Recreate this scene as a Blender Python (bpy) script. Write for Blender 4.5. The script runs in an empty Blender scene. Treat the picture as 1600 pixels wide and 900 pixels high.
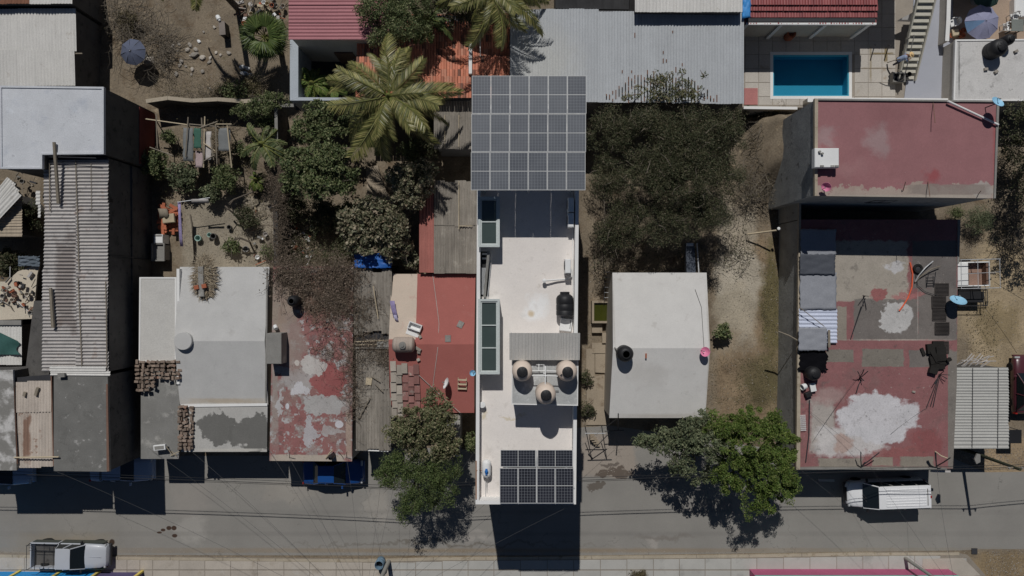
import bpy, math, random
import numpy as np
from mathutils import Vector, Matrix, Euler
random.seed(7); RNG = np.random.default_rng(7)
S = bpy.context.scene; COL = S.collection
PI = math.pi
# ------------------------------------------------------------------ camera, sky, sun, exposure
CAMH, FPX = 48.0, 1100.0                     # metres above ground, focal length in photo pixels (1600 wide)
cd = bpy.data.cameras.new('camera'); cam = bpy.data.objects.new('camera', cd); COL.objects.link(cam)
cam.location = (0, 0, CAMH); cam.rotation_euler = (0, 0, 0)
cd.sensor_width = 36.0; cd.lens = 36.0*FPX/1600.0; cd.clip_end = 2000; cd.clip_start = 0.5
S.camera = cam
SUNV = Vector((0.12, -0.80, -1.0)).normalized()      # direction the light travels
wd = bpy.data.worlds.new('World'); S.world = wd; wd.use_nodes = True
wn = wd.node_tree; wn.nodes.clear()
sky = wn.nodes.new('ShaderNodeTexSky'); sky.sky_type = 'NISHITA'; sky.sun_disc = False
sky.sun_elevation = math.asin(-SUNV.z); sky.sun_rotation = math.atan2(-SUNV.x, -SUNV.y)
sky.altitude = 1500; sky.air_density = 0.8; sky.dust_density = 0.25
bg = wn.nodes.new('ShaderNodeBackground'); bg.inputs[1].default_value = 0.05
wo = wn.nodes.new('ShaderNodeOutputWorld')
wn.links.new(sky.outputs[0], bg.inputs[0]); wn.links.new(bg.outputs[0], wo.inputs[0])
sl = bpy.data.lights.new('sun', 'SUN'); sl.energy = 5.0; sl.angle = math.radians(0.5); sl.color = (1.0, 0.98, 0.945)
sun = bpy.data.objects.new('sun', sl); COL.objects.link(sun); sun.location = (-10, 60, 80)
sun.rotation_euler = (-SUNV).to_track_quat('Z', 'Y').to_euler()
S.view_settings.view_transform = 'Standard'; S.view_settings.look = 'None'
S.view_settings.exposure = -1.02; S.view_settings.gamma = 1.0; S.view_settings.use_curve_mapping = False

# ------------------------------------------------------------------ helpers
def W(px, py, h=0.0):
    k = (CAMH-h)/FPX
    return ((px-800)*k, (450-py)*k, h)
def lin(v):
    v = v/255.0
    return v/12.92 if v <= 0.04045 else ((v+0.055)/1.055)**2.4
def C8(r, g, b, k=0.74):
    if r > g+25: g, b = g+0.22*(r-g), b+0.22*max(0, r-b)
    return tuple(min(0.9, lin(x)/k) for x in (r, g, b))

def nd(nt, t, **kw):
    n = nt.nodes.new(t)
    for k, v in kw.items(): setattr(n, k, v)
    return n
def mat(name, col, rough=0.85, var=0.16, scale=0.9, fine=0.14, fscale=14.0, patches=(), bump=0.25, bscale=18.0,
        metal=0.0, spec=0.25, objvar=0.0, island=None, crack=None, streak=0.0, streakdir='y', rust=None, trans=None):
    m = bpy.data.materials.new(name); m.use_nodes = True; nt = m.node_tree; nt.nodes.clear(); L = nt.links.new
    out = nd(nt, 'ShaderNodeOutputMaterial'); bs = nd(nt, 'ShaderNodeBsdfPrincipled')
    L(bs.outputs[0], out.inputs[0])
    geo = nd(nt, 'ShaderNodeNewGeometry'); pos = geo.outputs['Position']
    def noise(sc, det=4.0, rg=0.6, vec=None):
        n = nd(nt, 'ShaderNodeTexNoise'); n.inputs['Scale'].default_value = sc; n.inputs['Detail'].default_value = det
        n.inputs['Roughness'].default_value = rg; L(vec or pos, n.inputs['Vector']); return n.outputs['Fac']
    def rng(v, a, b, c, d, clamp=True):
        n = nd(nt, 'ShaderNodeMapRange'); n.clamp = clamp; L(v, n.inputs[0])
        for i, x in enumerate((a, b, c, d)): n.inputs[i+1].default_value = x
        return n.outputs[0]
    def mth(op, a, b=None):
        n = nd(nt, 'ShaderNodeMath', operation=op)
        for i, x in enumerate((a, b)):
            if x is None: continue
            if hasattr(x, 'links'): L(x, n.inputs[i])
            else: n.inputs[i].default_value = x
        return n.outputs[0]
    def mix(f, a, b):
        n = nd(nt, 'ShaderNodeMix', data_type='RGBA')
        if hasattr(f, 'links'): L(f, n.inputs[0])
        else: n.inputs[0].default_value = f
        for i, x in ((6, a), (7, b)):
            if hasattr(x, 'links'): L(x, n.inputs[i])
            else: n.inputs[i].default_value = tuple(x)+(1,)
        return n.outputs[2]
    cur = None; wp_ = None
    def warped():
        n = nd(nt, 'ShaderNodeTexNoise'); n.inputs['Scale'].default_value = 0.9; n.inputs['Detail'].default_value = 5.0; n.inputs['Roughness'].default_value = 0.6; L(pos, n.inputs['Vector'])
        a = nd(nt, 'ShaderNodeVectorMath', operation='SUBTRACT'); L(n.outputs['Color'], a.inputs[0]); a.inputs[1].default_value = (0.5, 0.5, 0.5)
        b = nd(nt, 'ShaderNodeVectorMath', operation='SCALE'); L(a.outputs[0], b.inputs[0]); b.inputs['Scale'].default_value = 1.9
        c = nd(nt, 'ShaderNodeVectorMath', operation='ADD'); L(pos, c.inputs[0]); L(b.outputs[0], c.inputs[1]); return c.outputs[0]
    if island:
        cr = nd(nt, 'ShaderNodeValToRGB'); L(geo.outputs['Random Per Island'], cr.inputs[0])
        els = cr.color_ramp.elements; n = len(island)
        els[0].position = 0; els[0].color = tuple(island[0])+(1,); els[1].position = 1; els[1].color = tuple(island[-1])+(1,)
        for i in range(1, n-1):
            e = els.new(i/(n-1)); e.color = tuple(island[i])+(1,)
        cur = cr.outputs[0]
    else:
        rgb = nd(nt, 'ShaderNodeRGB'); rgb.outputs[0].default_value = tuple(col)+(1,); cur = rgb.outputs[0]
    for p in patches:
        kind, x, y, rx, ry, pc, soft, amp, ns, st = (tuple(p)+(0.15, 0.5, 1.5, 1.0)[len(p)-6:])[:10]
        if kind == 'n':        # noise-only patches: x = threshold
            f = rng(noise(ns, 5.0, 0.65), x, x+soft, 0, st)
        else:
            if kind == 'e' and max(rx, ry) > 0.3 and wp_ is None: wp_ = warped()
            s = nd(nt, 'ShaderNodeVectorMath', operation='SUBTRACT'); L(wp_ if kind == 'e' and max(rx, ry) > 0.3 else pos, s.inputs[0]); s.inputs[1].default_value = (x, y, 0)
            mu = nd(nt, 'ShaderNodeVectorMath', operation='MULTIPLY'); L(s.outputs[0], mu.inputs[0]); mu.inputs[1].default_value = (1/rx, 1/ry, 0)
            if kind == 'e':
                ln = nd(nt, 'ShaderNodeVectorMath', operation='LENGTH'); L(mu.outputs[0], ln.inputs[0]); d = ln.outputs['Value']
            else:
                ab = nd(nt, 'ShaderNodeVectorMath', operation='ABSOLUTE'); L(mu.outputs[0], ab.inputs[0])
                sp = nd(nt, 'ShaderNodeSeparateXYZ'); L(ab.outputs[0], sp.inputs[0]); d = mth('MAXIMUM', sp.outputs[0], sp.outputs[1])
            t = mth('SUBTRACT', 1.0, d)
            t = mth('ADD', t, mth('MULTIPLY', mth('SUBTRACT', noise(ns, 5.0, 0.65), 0.5), amp))
            f = rng(t, 0, soft, 0, st)
        cur = mix(f, cur, pc)
    v = rng(noise(scale, 5.0, 0.6), 0.25, 0.75, 1-var, 1+var)
    if crack:
        csc, cw, cst, cth = crack; vo = nd(nt, 'ShaderNodeTexVoronoi', feature='DISTANCE_TO_EDGE'); vo.inputs['Scale'].default_value = csc; L(warped() if wp_ is None else wp_, vo.inputs['Vector'])
        f = mth('MULTIPLY', rng(vo.outputs['Distance'], 0.0, cw*csc, 1, 0), rng(noise(0.35, 3.0, 0.5), cth, cth+0.06, 0, cst)); v = mth('MULTIPLY', v, mth('SUBTRACT', 1.0, f))
    v2 = rng(noise(fscale, 3.0, 0.7), 0.25, 0.75, 1-fine, 1+fine)
    v = mth('MULTIPLY', v, v2)
    if streak:
        mp = nd(nt, 'ShaderNodeMapping'); L(pos, mp.inputs[0])
        mp.inputs['Scale'].default_value = (6, 0.5, 1) if streakdir == 'y' else (0.5, 6, 1)
        v = mth('MULTIPLY', v, rng(noise(1.0, 4.0, 0.7, mp.outputs[0]), 0.3, 0.7, 1-streak, 1+streak))
    if objvar:
        oi = nd(nt, 'ShaderNodeObjectInfo'); v = mth('MULTIPLY', v, rng(oi.outputs['Random'], 0, 1, 1-objvar, 1+objvar))
    sc = nd(nt, 'ShaderNodeVectorMath', operation='SCALE'); L(cur, sc.inputs[0]); L(v, sc.inputs['Scale'])
    L(sc.outputs[0], bs.inputs['Base Color'])
    bs.inputs['Roughness'].default_value = rough; bs.inputs['Metallic'].default_value = metal
    bs.inputs['Specular IOR Level'].default_value = spec
    if bump:
        bp = nd(nt, 'ShaderNodeBump'); bp.inputs['Strength'].default_value = bump; bp.inputs['Distance'].default_value = 0.03
        L(noise(bscale, 6.0, 0.7), bp.inputs['Height']); L(bp.outputs[0], bs.inputs['Normal'])
    if trans:
        tr = nd(nt, 'ShaderNodeBsdfTranslucent'); L(sc.outputs[0], tr.inputs[0]); ms = nd(nt, 'ShaderNodeMixShader')
        ms.inputs[0].default_value = trans; L(bs.outputs[0], ms.inputs[1]); L(tr.outputs[0], ms.inputs[2]); L(ms.outputs[0], out.inputs[0])
    return m

ORG = {}
def tag(o, label=None, cat=None, group=None, kind=None):
    if label: o['label'] = label
    if cat: o['category'] = cat
    if group: o['group'] = group
    if kind: o['kind'] = kind
    return o
def T(name, label, cat, loc=(0, 0, 0), group=None):
    o = bpy.data.objects.new(name, None); COL.objects.link(o); o.location = loc; o.empty_display_size = 0.3
    ORG[o.name] = Vector(loc); return tag(o, label, cat, group)
def place(o, x, y, z, rz=0.0, rx=0.0, ry=0.0):
    o.location = (x, y, z); o.rotation_euler = (rx, ry, rz); return o
def dup(o, parent=None, label=None, group=None):
    kids = [c for c in o.children]
    c = o.copy(); COL.objects.link(c)
    if parent: c.parent = parent
    if label: c['label'] = label
    if group: c['group'] = group
    for k in kids: dup(k, c)
    return c
class MB:
    def __init__(s): s.v = []; s.f = []; s.sm = []
    def add(s, vs, fs, smooth=False):
        b = len(s.v); s.v += [tuple(v) for v in vs]; s.f += [tuple(i+b for i in f) for f in fs]; s.sm += [smooth]*len(fs); return s
    def box(s, x, y, z, sx, sy, sz, rz=0.0, rx=0.0, ry=0.0, taper=1.0):
        """centre x,y ; z = bottom"""
        M = Euler((rx, ry, rz)).to_matrix(); vs = []
        for k, q in ((0, 1.0), (1, taper)):
            for a, b in ((-1, -1), (1, -1), (1, 1), (-1, 1)):
                p = M @ Vector((a*sx/2*q, b*sy/2*q, (k-0.5)*sz)); vs.append((p.x+x, p.y+y, p.z+z+sz/2))
        return s.add(vs, [(3, 2, 1, 0), (4, 5, 6, 7), (0, 1, 5, 4), (1, 2, 6, 5), (2, 3, 7, 6), (3, 0, 4, 7)])
    def bbox(s, x, y, z, sx, sy, sz, b=0.02, rz=0.0):
        """box with chamfered top edges"""
        c, sn = math.cos(rz), math.sin(rz); vs = []
        for zz, q in ((z, 0), (z+sz-b, 0), (z+sz, b)):
            for a, d in ((-1, -1), (1, -1), (1, 1), (-1, 1)):
                u, w = a*(sx/2-q), d*(sy/2-q); vs.append((x+u*c-w*sn, y+u*sn+w*c, zz))
        fs = [(3, 2, 1, 0), (8, 9, 10, 11)]
        for k in (0, 4):
            for i in range(4): j = (i+1) % 4; fs.append((k+i, k+j, k+4+j, k+4+i))
        return s.add(vs, fs)
    def prism(s, poly, z0, z1, top=True, bot=True):
        n = len(poly); a = sum(poly[i][0]*poly[(i+1) % n][1]-poly[(i+1) % n][0]*poly[i][1] for i in range(n))
        if a < 0: poly = poly[::-1]
        zt = [p[2] if len(p) > 2 else z1 for p in poly]
        vs = [(p[0], p[1], z0) for p in poly]+[(p[0], p[1], t) for p, t in zip(poly, zt)]
        fs = [(i, (i+1) % n, n+(i+1) % n, n+i) for i in range(n)]
        if top: fs.append(tuple(range(n, 2*n)))
        if bot: fs.append(tuple(range(n-1, -1, -1)))
        return s.add(vs, fs)
    def tube(s, pts, r, n=6, cap=True, r2=None):
        pts = [Vector(p) for p in pts]; m = len(pts); rs = r if isinstance(r, (list, tuple)) else [r+((r2 if r2 is not None else r)-r)*i/max(1, m-1) for i in range(m)]
        vs = []; fs = []; up = None
        for i, p in enumerate(pts):
            d = (pts[min(i+1, m-1)]-pts[max(i-1, 0)])
            if d.length < 1e-9: d = Vector((0, 0, 1))
            d.normalize()
            if up is None: up = d.orthogonal().normalized()
            else:
                up = up-d*up.dot(d)
                up = up.normalized() if up.length > 1e-6 else d.orthogonal().normalized()
            w = d.cross(up)
            for k in range(n):
                a = 2*PI*k/n; vs.append(p+(up*math.cos(a)+w*math.sin(a))*rs[i])
        for i in range(m-1):
            for k in range(n): fs.append((i*n+k, i*n+(k+1) % n, (i+1)*n+(k+1) % n, (i+1)*n+k))
        s.add(vs, fs, True)
        if cap:
            b = len(s.v)-len(vs); s.f += [tuple(b+k for k in range(n-1, -1, -1)), tuple(b+(m-1)*n+k for k in range(n))]; s.sm += [False]*2
        return s
    def lathe(s, prof, n=24, x=0, y=0, z=0, smooth=True, sx=1, sy=1, rot=None):
        """prof: list of (r, z)"""
        vs = []; fs = []
        for r, h in prof:
            for k in range(n):
                a = 2*PI*k/n; p = Vector((r*math.cos(a)*sx, r*math.sin(a)*sy, h))
                if rot is not None: p = rot @ p
                vs.append((p.x+x, p.y+y, p.z+z))
        for i in range(len(prof)-1):
            for k in range(n): fs.append((i*n+k, i*n+(k+1) % n, (i+1)*n+(k+1) % n, (i+1)*n+k))
        if prof[0][0] > 1e-4: fs.append(tuple(range(n-1, -1, -1)))
        if prof[-1][0] > 1e-4: fs.append(tuple((len(prof)-1)*n+k for k in range(n)))
        return s.add(vs, fs, smooth)
    def build(s, name, m, parent=None, angle=None):
        me = bpy.data.meshes.new(name)
        if parent is not None:
            r = parent
            while r.parent: r = r.parent
            o0 = ORG.get(r.name, Vector((0, 0, 0)))
        else:
            a = np.array(s.v); o0 = Vector(((a[:, 0].min()+a[:, 0].max())/2, (a[:, 1].min()+a[:, 1].max())/2, a[:, 2].min()))
        me.from_pydata([(v[0]-o0.x, v[1]-o0.y, v[2]-o0.z) for v in s.v], [], s.f)
        me.polygons.foreach_set('use_smooth', s.sm); me.materials.append(m); me.update()
        if any(s.sm):
            try: me.set_sharp_from_angle(angle=math.radians(angle or 40))
            except Exception: pass
        o = bpy.data.objects.new(name, me); COL.objects.link(o)
        if parent is not None: o.parent = parent
        else: o.location = o0; ORG[o.name] = o0
        return o
def inset(poly, d):
    """offset polygon inward by d (any winding)"""
    n = len(poly); a = sum(poly[i][0]*poly[(i+1) % n][1]-poly[(i+1) % n][0]*poly[i][1] for i in range(n)); sg = 1 if a > 0 else -1
    out = []
    for i in range(n):
        p0, p1, p2 = Vector(poly[i-1][:2]), Vector(poly[i][:2]), Vector(poly[(i+1) % n][:2])
        e1 = (p1-p0).normalized(); e2 = (p2-p1).normalized()
        n1 = Vector((-e1.y, e1.x))*sg; n2 = Vector((-e2.y, e2.x))*sg
        b = (n1+n2); b /= max(0.3, b.length_squared/2); out.append((p1.x+b.x*d, p1.y+b.y*d))
    return out
def ring(mb, outer, inner, z0, z1):
    n = len(outer)
    for i in range(n):
        j = (i+1) % n; q = [outer[i], outer[j], inner[j], inner[i]]
        mb.prism(q, z0, z1)
def ppoly(pts, h): return [W(x, y, h)[:2] for x, y in pts]
def rect(x0, y0, x1, y1): return [(x0, y1), (x1, y1), (x1, y0), (x0, y0)]

# quick numpy mesh of quads (leaf cards)
def quads(name, V, m, parent=None, kind=None):
    """V: (n,4,3) world coordinates"""
    n = len(V); me = bpy.data.meshes.new(name); r = parent
    o0 = Vector((0, 0, 0))
    if r is not None:
        while r.parent: r = r.parent
        o0 = ORG.get(r.name, o0)
    V = (V.reshape(-1, 3)-np.array(o0)).astype(np.float32)
    me.vertices.add(4*n); me.vertices.foreach_set('co', V.ravel()); me.loops.add(4*n)
    me.loops.foreach_set('vertex_index', np.arange(4*n, dtype=np.int32)); me.polygons.add(n)
    me.polygons.foreach_set('loop_start', np.arange(0, 4*n, 4, dtype=np.int32)); me.polygons.foreach_set('loop_total', np.full(n, 4, dtype=np.int32))
    me.update(calc_edges=True); me.validate(); me.materials.append(m)
    o = bpy.data.objects.new(name, me); COL.objects.link(o)
    if parent is not None: o.parent = parent
    if kind: o['kind'] = kind
    return o
def leafquads(cen, l, w, up=0.6, outv=None, dirv=None, seed=None):
    """rhombus leaves at cen (n,3)"""
    n = len(cen); nor = RNG.normal(size=(n, 3)); nor /= np.linalg.norm(nor, axis=1)[:, None]
    nor[:, 2] += up
    if outv is not None: nor += outv
    nor /= np.linalg.norm(nor, axis=1)[:, None]+1e-9
    t = RNG.normal(size=(n, 3)) if dirv is None else dirv+RNG.normal(size=(n, 3))*0.35
    t -= (t*nor).sum(1)[:, None]*nor; t /= np.linalg.norm(t, axis=1)[:, None]+1e-9
    b = np.cross(nor, t); s = RNG.uniform(0.5, 1.4, size=(n, 1)); L_ = l*s; W_ = w*s
    return np.stack([cen-t*L_/2, cen+b*W_/2+t*L_*0.06, cen+t*L_/2, cen-b*W_/2+t*L_*0.06], axis=1)
def pe(kind, h, px, py, rx, ry, col, soft=0.15, amp=0.5, ns=1.5, st=1.0):
    k = (CAMH-h)/FPX; X, Y, _ = W(px, py, h); return (kind, X, Y, rx*k, ry*k, col, soft, amp, ns, st)
def pn(th, col, soft=0.08, ns=1.2, st=1.0): return ('n', th, 0, 1, 1, col, soft, 0, ns, st)
# ------------------------------------------------------------------ materials
WHT = C8(196, 193, 190); GRY = C8(120, 119, 116); DGR = C8(82, 82, 80); RED = C8(128, 66, 64); ROSE = C8(134, 86, 88)
m_white = mat('white_render', WHT, var=0.05, fine=0.05, bump=0.1)
m_grey = mat('grey_concrete', C8(122, 120, 116), var=0.18, patches=[pn(0.58, C8(160, 158, 152), 0.12, 0.9, 0.6)])
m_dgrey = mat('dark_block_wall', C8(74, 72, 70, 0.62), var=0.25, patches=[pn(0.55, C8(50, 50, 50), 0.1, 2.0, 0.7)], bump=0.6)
m_wall = mat('wall_render', (0.30, 0.29, 0.28), var=0.2)
m_wallred = mat('wall_red_band', (0.22, 0.06, 0.05), var=0.2)
m_wallcream = mat('wall_cream', (0.5, 0.46, 0.4), var=0.1)
m_frame = mat('dark_metal', (0.05, 0.05, 0.055), var=0.1, rough=0.5, bump=0)
m_black = mat('black_plastic', (0.018, 0.018, 0.02), var=0.15, rough=0.55, bump=0.1, spec=0.4)
m_rubber = mat('rubber', (0.02, 0.02, 0.02), rough=0.8, bump=0.1)
m_wood = mat('weathered_wood', C8(118, 110, 98), var=0.25, streak=0.15)
m_woodl = mat('pale_wood', C8(168, 155, 132), var=0.2)
m_bark = mat('bark', (0.12, 0.1, 0.08), var=0.3, bump=0.8)
m_twig = mat('dry_twig', (0.17, 0.145, 0.115), var=0.3)
m_alu = mat('aluminium', (0.62, 0.63, 0.64), var=0.05, rough=0.4, metal=0.3, bump=0)
m_whitep = mat('white_paint', (0.82, 0.82, 0.81), var=0.05, fine=0.04, rough=0.5, bump=0.05)
m_greenglass = mat('pale_green_frame', C8(172, 178, 176), var=0.05, rough=0.5, bump=0)
m_cable = mat('cable', (0.03, 0.03, 0.032), bump=0)
m_cablel = mat('pale_cable', (0.45, 0.43, 0.4), bump=0)
m_door = mat('door_paint', (0.16, 0.1, 0.07), var=0.1, rough=0.5)
m_winglass = mat('window_glass', (0.02, 0.025, 0.03), rough=0.08, spec=0.8, var=0, bump=0)
m_sky_g = mat('skylight_glass', C8(62, 72, 70), rough=0.06, spec=0.8, var=0.1, fine=0.05, bump=0)
m_orange = mat('orange_hose', (0.75, 0.13, 0.06), bump=0)
m_blue = mat('blue_plastic', (0.03, 0.17, 0.5), rough=0.5, bump=0.1)
m_ltblue = mat('pale_blue_metal', C8(135, 180, 205), rough=0.4, bump=0)
m_pink = mat('pink_metal', (0.8, 0.26, 0.42), rough=0.4, bump=0)
m_brick = mat('brick', (0.26, 0.2, 0.16), objvar=0.35, var=0.2, patches=[pn(0.55, (0.3, 0.15, 0.1), 0.1, 1.5, 0.7)])
m_stone = mat('pale_stone', (0.42, 0.38, 0.33), objvar=0.3, var=0.2)
m_beige = mat('beige_tank_plastic', C8(196, 180, 166), var=0.06, fine=0.04, rough=0.45, bump=0.03, spec=0.4)
m_terracotta = mat('terracotta', (0.4, 0.13, 0.07), objvar=0.2, var=0.2)
m_cloth = mat('pale_cloth', (0.5, 0.47, 0.45), var=0.15)

def win(root, x, y, z, w, h, face='s', door=False):
    """window or door on a wall facing -y/+y/-x/+x; x,y = centre on wall"""
    d = {'s': (0, -1), 'n': (0, 1), 'w': (-1, 0), 'e': (1, 0)}[face]; rz = 0 if d[0] == 0 else PI/2
    fr = MB(); 
    def bar(u, zz, su, sz_):
        fr.box(x+(u if rz == 0 else 0)+d[0]*0.03, y+(u if rz else 0)+d[1]*0.03, zz, su, 0.1, sz_, rz)
    if door:
        mb = MB(); mb.box(x+d[0]*0.02, y+d[1]*0.02, z, w, 0.08, h, rz); o = mb.build('door', m_door, root)
        hb = MB(); hx = w*0.36; hb.box(x+(hx if rz == 0 else 0)+d[0]*0.09, y+(hx if rz else 0)+d[1]*0.09, z+h*0.46, 0.12, 0.05, 0.04, rz); hb.build('handle', m_alu, o)
        return o
    bar(0, z, w, 0.07); bar(0, z+h-0.07, w, 0.07); bar(-w/2+0.035, z+0.07, 0.07, h-0.14); bar(w/2-0.035, z+0.07, 0.07, h-0.14); bar(0, z+0.07, 0.05, h-0.14)
    o = MB(); o.box(x+d[0]*0.015, y+d[1]*0.015, z-0.06, w+0.16, 0.2, 0.06, rz); wo_ = o.build('window', m_grey, root)
    fr.build('frame', m_frame, wo_)
    g = MB(); g.box(x+d[0]*0.01, y+d[1]*0.01, z+0.07, w-0.14, 0.04, h-0.14, rz); g.build('pane', m_winglass, wo_)
    return wo_
def bld(name, label, cat, poly, h, wmat, rmat, over=0.05, slab=0.14, base=0.0, parapet=None, px=True, group=None):
    P_ = ppoly(poly, h) if px else poly
    xs = [p[0] for p in P_]; ys = [p[1] for p in P_]
    root = T(name, label, cat, ((min(xs)+max(xs))/2, (min(ys)+max(ys))/2, base), group)
    mb = MB(); mb.prism(inset(P_, over), base, h-slab, top=False); mb.build('wall', wmat, root)
    mb = MB(); mb.prism(P_, h-slab, h); mb.build('roof', rmat, root)
    if parapet:
        ph, pt, pm = parapet; mb = MB(); ring(mb, inset(P_, 0.004), inset(P_, pt), h+0.002, h+ph); mb.build('parapet', pm, root)
    root['_b'] = 0; del root['_b']
    return root, P_
def gable(name, label, cat, x0p, y0p, x1p, y1p, ridge, h, rise, wmat, rmat, over=0.05, slab=0.14, x0b=None, x1b=None):
    """low ridge running east-west at photo row `ridge`; eaves at h"""
    x0b = x0p if x0b is None else x0b; x1b = x1p if x1b is None else x1b
    hr = h+rise; A = [W(x0p, y0p, h), W(x1p, y0p, h)]; B = [W(x0b, y1p, h), W(x1b, y1p, h)]; yr = W(0, ridge, hr)[1]
    f = (A[0][1]-yr)/(A[0][1]-B[0][1]); R_ = [(A[i][0]+(B[i][0]-A[i][0])*f, yr, hr) for i in (0, 1)]
    root = T(name, label, cat, ((A[0][0]+B[1][0])/2, (A[0][1]+B[0][1])/2, 0)); xs = [p[0] for p in A+B]
    w = MB(); P_ = [p[:2] for p in (A[0], A[1], B[1], B[0])]; w.prism(inset(P_, over), 0, h-slab, top=False)
    for k in (0, 1):
        q = inset(P_, over); xk = R_[k][0]+(over if k == 0 else -over)
        w.add([(q[0+k][0], q[0+k][1], h-slab-0.001), (q[3-k][0], q[3-k][1], h-slab-0.001), (xk, yr, hr-slab-0.001)], [(0, 1, 2)])
    w.build('wall', wmat, root); mb = MB(); V = [A[0], A[1], R_[0], R_[1], B[0], B[1]]; n = 6
    vs = V+[(v[0], v[1], v[2]-slab) for v in V]
    mb.add(vs, [(0, 2, 3, 1), (2, 4, 5, 3), (6, 7, 9, 8), (8, 9, 11, 10), (0, 1, 7, 6), (4, 10, 11, 5), (0, 6, 8, 2), (2, 8, 10, 4), (1, 3, 9, 7), (3, 5, 11, 9)]); mb.build('roof', rmat, root)
    y0w, y1w = A[0][1], B[0][1]
    def zf(py):
        y = W(0, py, h+rise*0.7)[1]
        return h+rise*max(0.0, min(1.0, (y0w-y)/(y0w-yr) if y > yr else (y-y1w)/(yr-y1w)))
    return root, P_, zf
def corr_sheet(name, parent, m, x0, x1, y0, y1, z0, z1=None, axis='y', pitch=0.19, amp=0.022, prof='sin', rz=0.0, z1b=None):
    """corrugated sheet; ridges run along axis; z0 at low end, z1 at the high end along the ridge direction"""
    if z1 is None: z1 = z0
    a0, a1, b0, b1 = (x0, x1, y0, y1) if axis == 'y' else (y0, y1, x0, x1)   # a across ridges, b along
    n = max(2, int(round((a1-a0)/pitch)))*4; vs = []
    for j, (b, z) in enumerate(((b0, z0), (b1, z1))):
        for i in range(n+1):
            a = a0+(a1-a0)*i/n; ph = i % 4
            if prof == 'sin': dz = amp*math.sin(i*PI/2)
            else: dz = amp*(1 if ph in (1, 2) else 0) if prof == 'box' else 0
            if prof == 'rib': dz = amp*2 if ph == 1 else 0
            vs.append((a, b, z+dz) if axis == 'y' else (b, a, z+dz))
    fs = [(i, i+1, n+2+i, n+1+i) if axis == 'y' else (i, n+1+i, n+2+i, i+1) for i in range(n)]
    if rz:
        cx, cy = (x0+x1)/2, (y0+y1)/2; c, s_ = math.cos(rz), math.sin(rz)
        vs = [(cx+(x-cx)*c-(y-cy)*s_, cy+(x-cx)*s_+(y-cy)*c, z) for x, y, z in vs]
    mb = MB(); mb.add(vs, fs, prof == 'sin'); o = mb.build(name, m, parent, angle=80)
    return o
def corr_roof(parent, m, px0, py0, px1, py1, h, axis='y', pitch=0.19, amp=0.022, na=4, nb=1, name='sheet', prof='sin', lap=0.08, jit=0.02, slope=0.0, mats=None, rot=0.004):
    x0, y1, _ = W(px0, py0, h); x1, y0, _ = W(px1, py1, h)
    A0, A1, B0, B1 = (x0, x1, y0, y1) if axis == 'y' else (y0, y1, x0, x1)
    da = (A1-A0)/na; db = (B1-B0)/nb
    for i in range(na):
        for j in range(nb):
            a0, a1 = A0+i*da-(lap*0.4 if i else 0), A0+(i+1)*da; b0 = B0+j*db-(lap if j else 0)+random.uniform(-jit, jit)*(j == 0); b1 = B0+(j+1)*db+random.uniform(-jit, jit)*(j == nb-1)
            t0, t1 = (b0-B0)/(B1-B0), (b1-B0)/(B1-B0); z = h+0.006*(i % 2)+0.012*j+random.uniform(0, 0.003)
            mm = m if not mats or random.random() > 0.25 else random.choice(mats)
            zz0, zz1 = z+slope*(t0-0.5), z+slope*(t1-0.5)
            if axis == 'y': corr_sheet(name, parent, mm, a0, a1, b0, b1, zz0, zz1, 'y', pitch, amp, prof, random.uniform(-rot, rot))
            else: corr_sheet(name, parent, mm, b0, b1, a0, a1, zz0, zz1, 'x', pitch, amp, prof, random.uniform(-rot, rot))
# ------------------------------------------------------------------ ground, street, pavement
G0 = C8(124, 108, 88, 0.8)
m_dirt = mat('dirt', C8(114, 103, 88), var=0.28, scale=0.55, fine=0.3, fscale=9, bump=0.9, bscale=7, patches=[
    pe('b', 0, 1170, 520, 60, 180, C8(120, 104, 84), 0.3, 0.5),
    pn(0.52, C8(88, 74, 58), 0.15, 0.8, 0.8), pn(0.60, C8(148, 134, 112), 0.1, 1.7, 0.6), pn(0.62, C8(70, 66, 44), 0.08, 1.1, 0.55),
    pe('b', 0, 1150, 430, 36, 130, C8(148, 139, 124), 0.35, 1.0, 0.8, 0.85), pe('e', 0, 1155, 440, 42, 60, C8(156, 148, 134), 0.3, 0.7, 1.0, 0.9), pe('e', 0, 1150, 480, 40, 40, C8(145, 136, 120), 0.3, 0.6, 1.2, 0.8),
    pe('e', 0, 1205, 480, 22, 120, C8(82, 78, 48), 0.5, 1.2, 1.0, 0.75), pe('e', 0, 1190, 600, 45, 50, C8(74, 70, 46), 0.5, 1.3, 0.9, 0.75),
    pe('b', 0, 360, 365, 80, 62, C8(134, 126, 112), 0.15, 0.3, 0.8, 0.85), pe('e', 0, 1560, 480, 70, 130, C8(150, 134, 108), 0.3, 0.8, 0.6, 0.8),
    pe('e', 0, 1560, 505, 40, 40, C8(118, 104, 78), 0.3, 1.2, 1.2, 0.7), pe('b', 0, 1590, 720, 60, 40, C8(140, 122, 98), 0.2, 0.5, 1, 0.9),
    pe('e', 0, 1580, 890, 90, 30, C8(122, 106, 82), 0.3, 0.6, 1, 0.9)])
mb = MB(); mb.add([(-400, -400, 0), (400, -400, 0), (400, 400, 0), (-400, 400, 0)], [(0, 1, 2, 3)])
tag(mb.build('ground', m_dirt), kind='structure')
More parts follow.
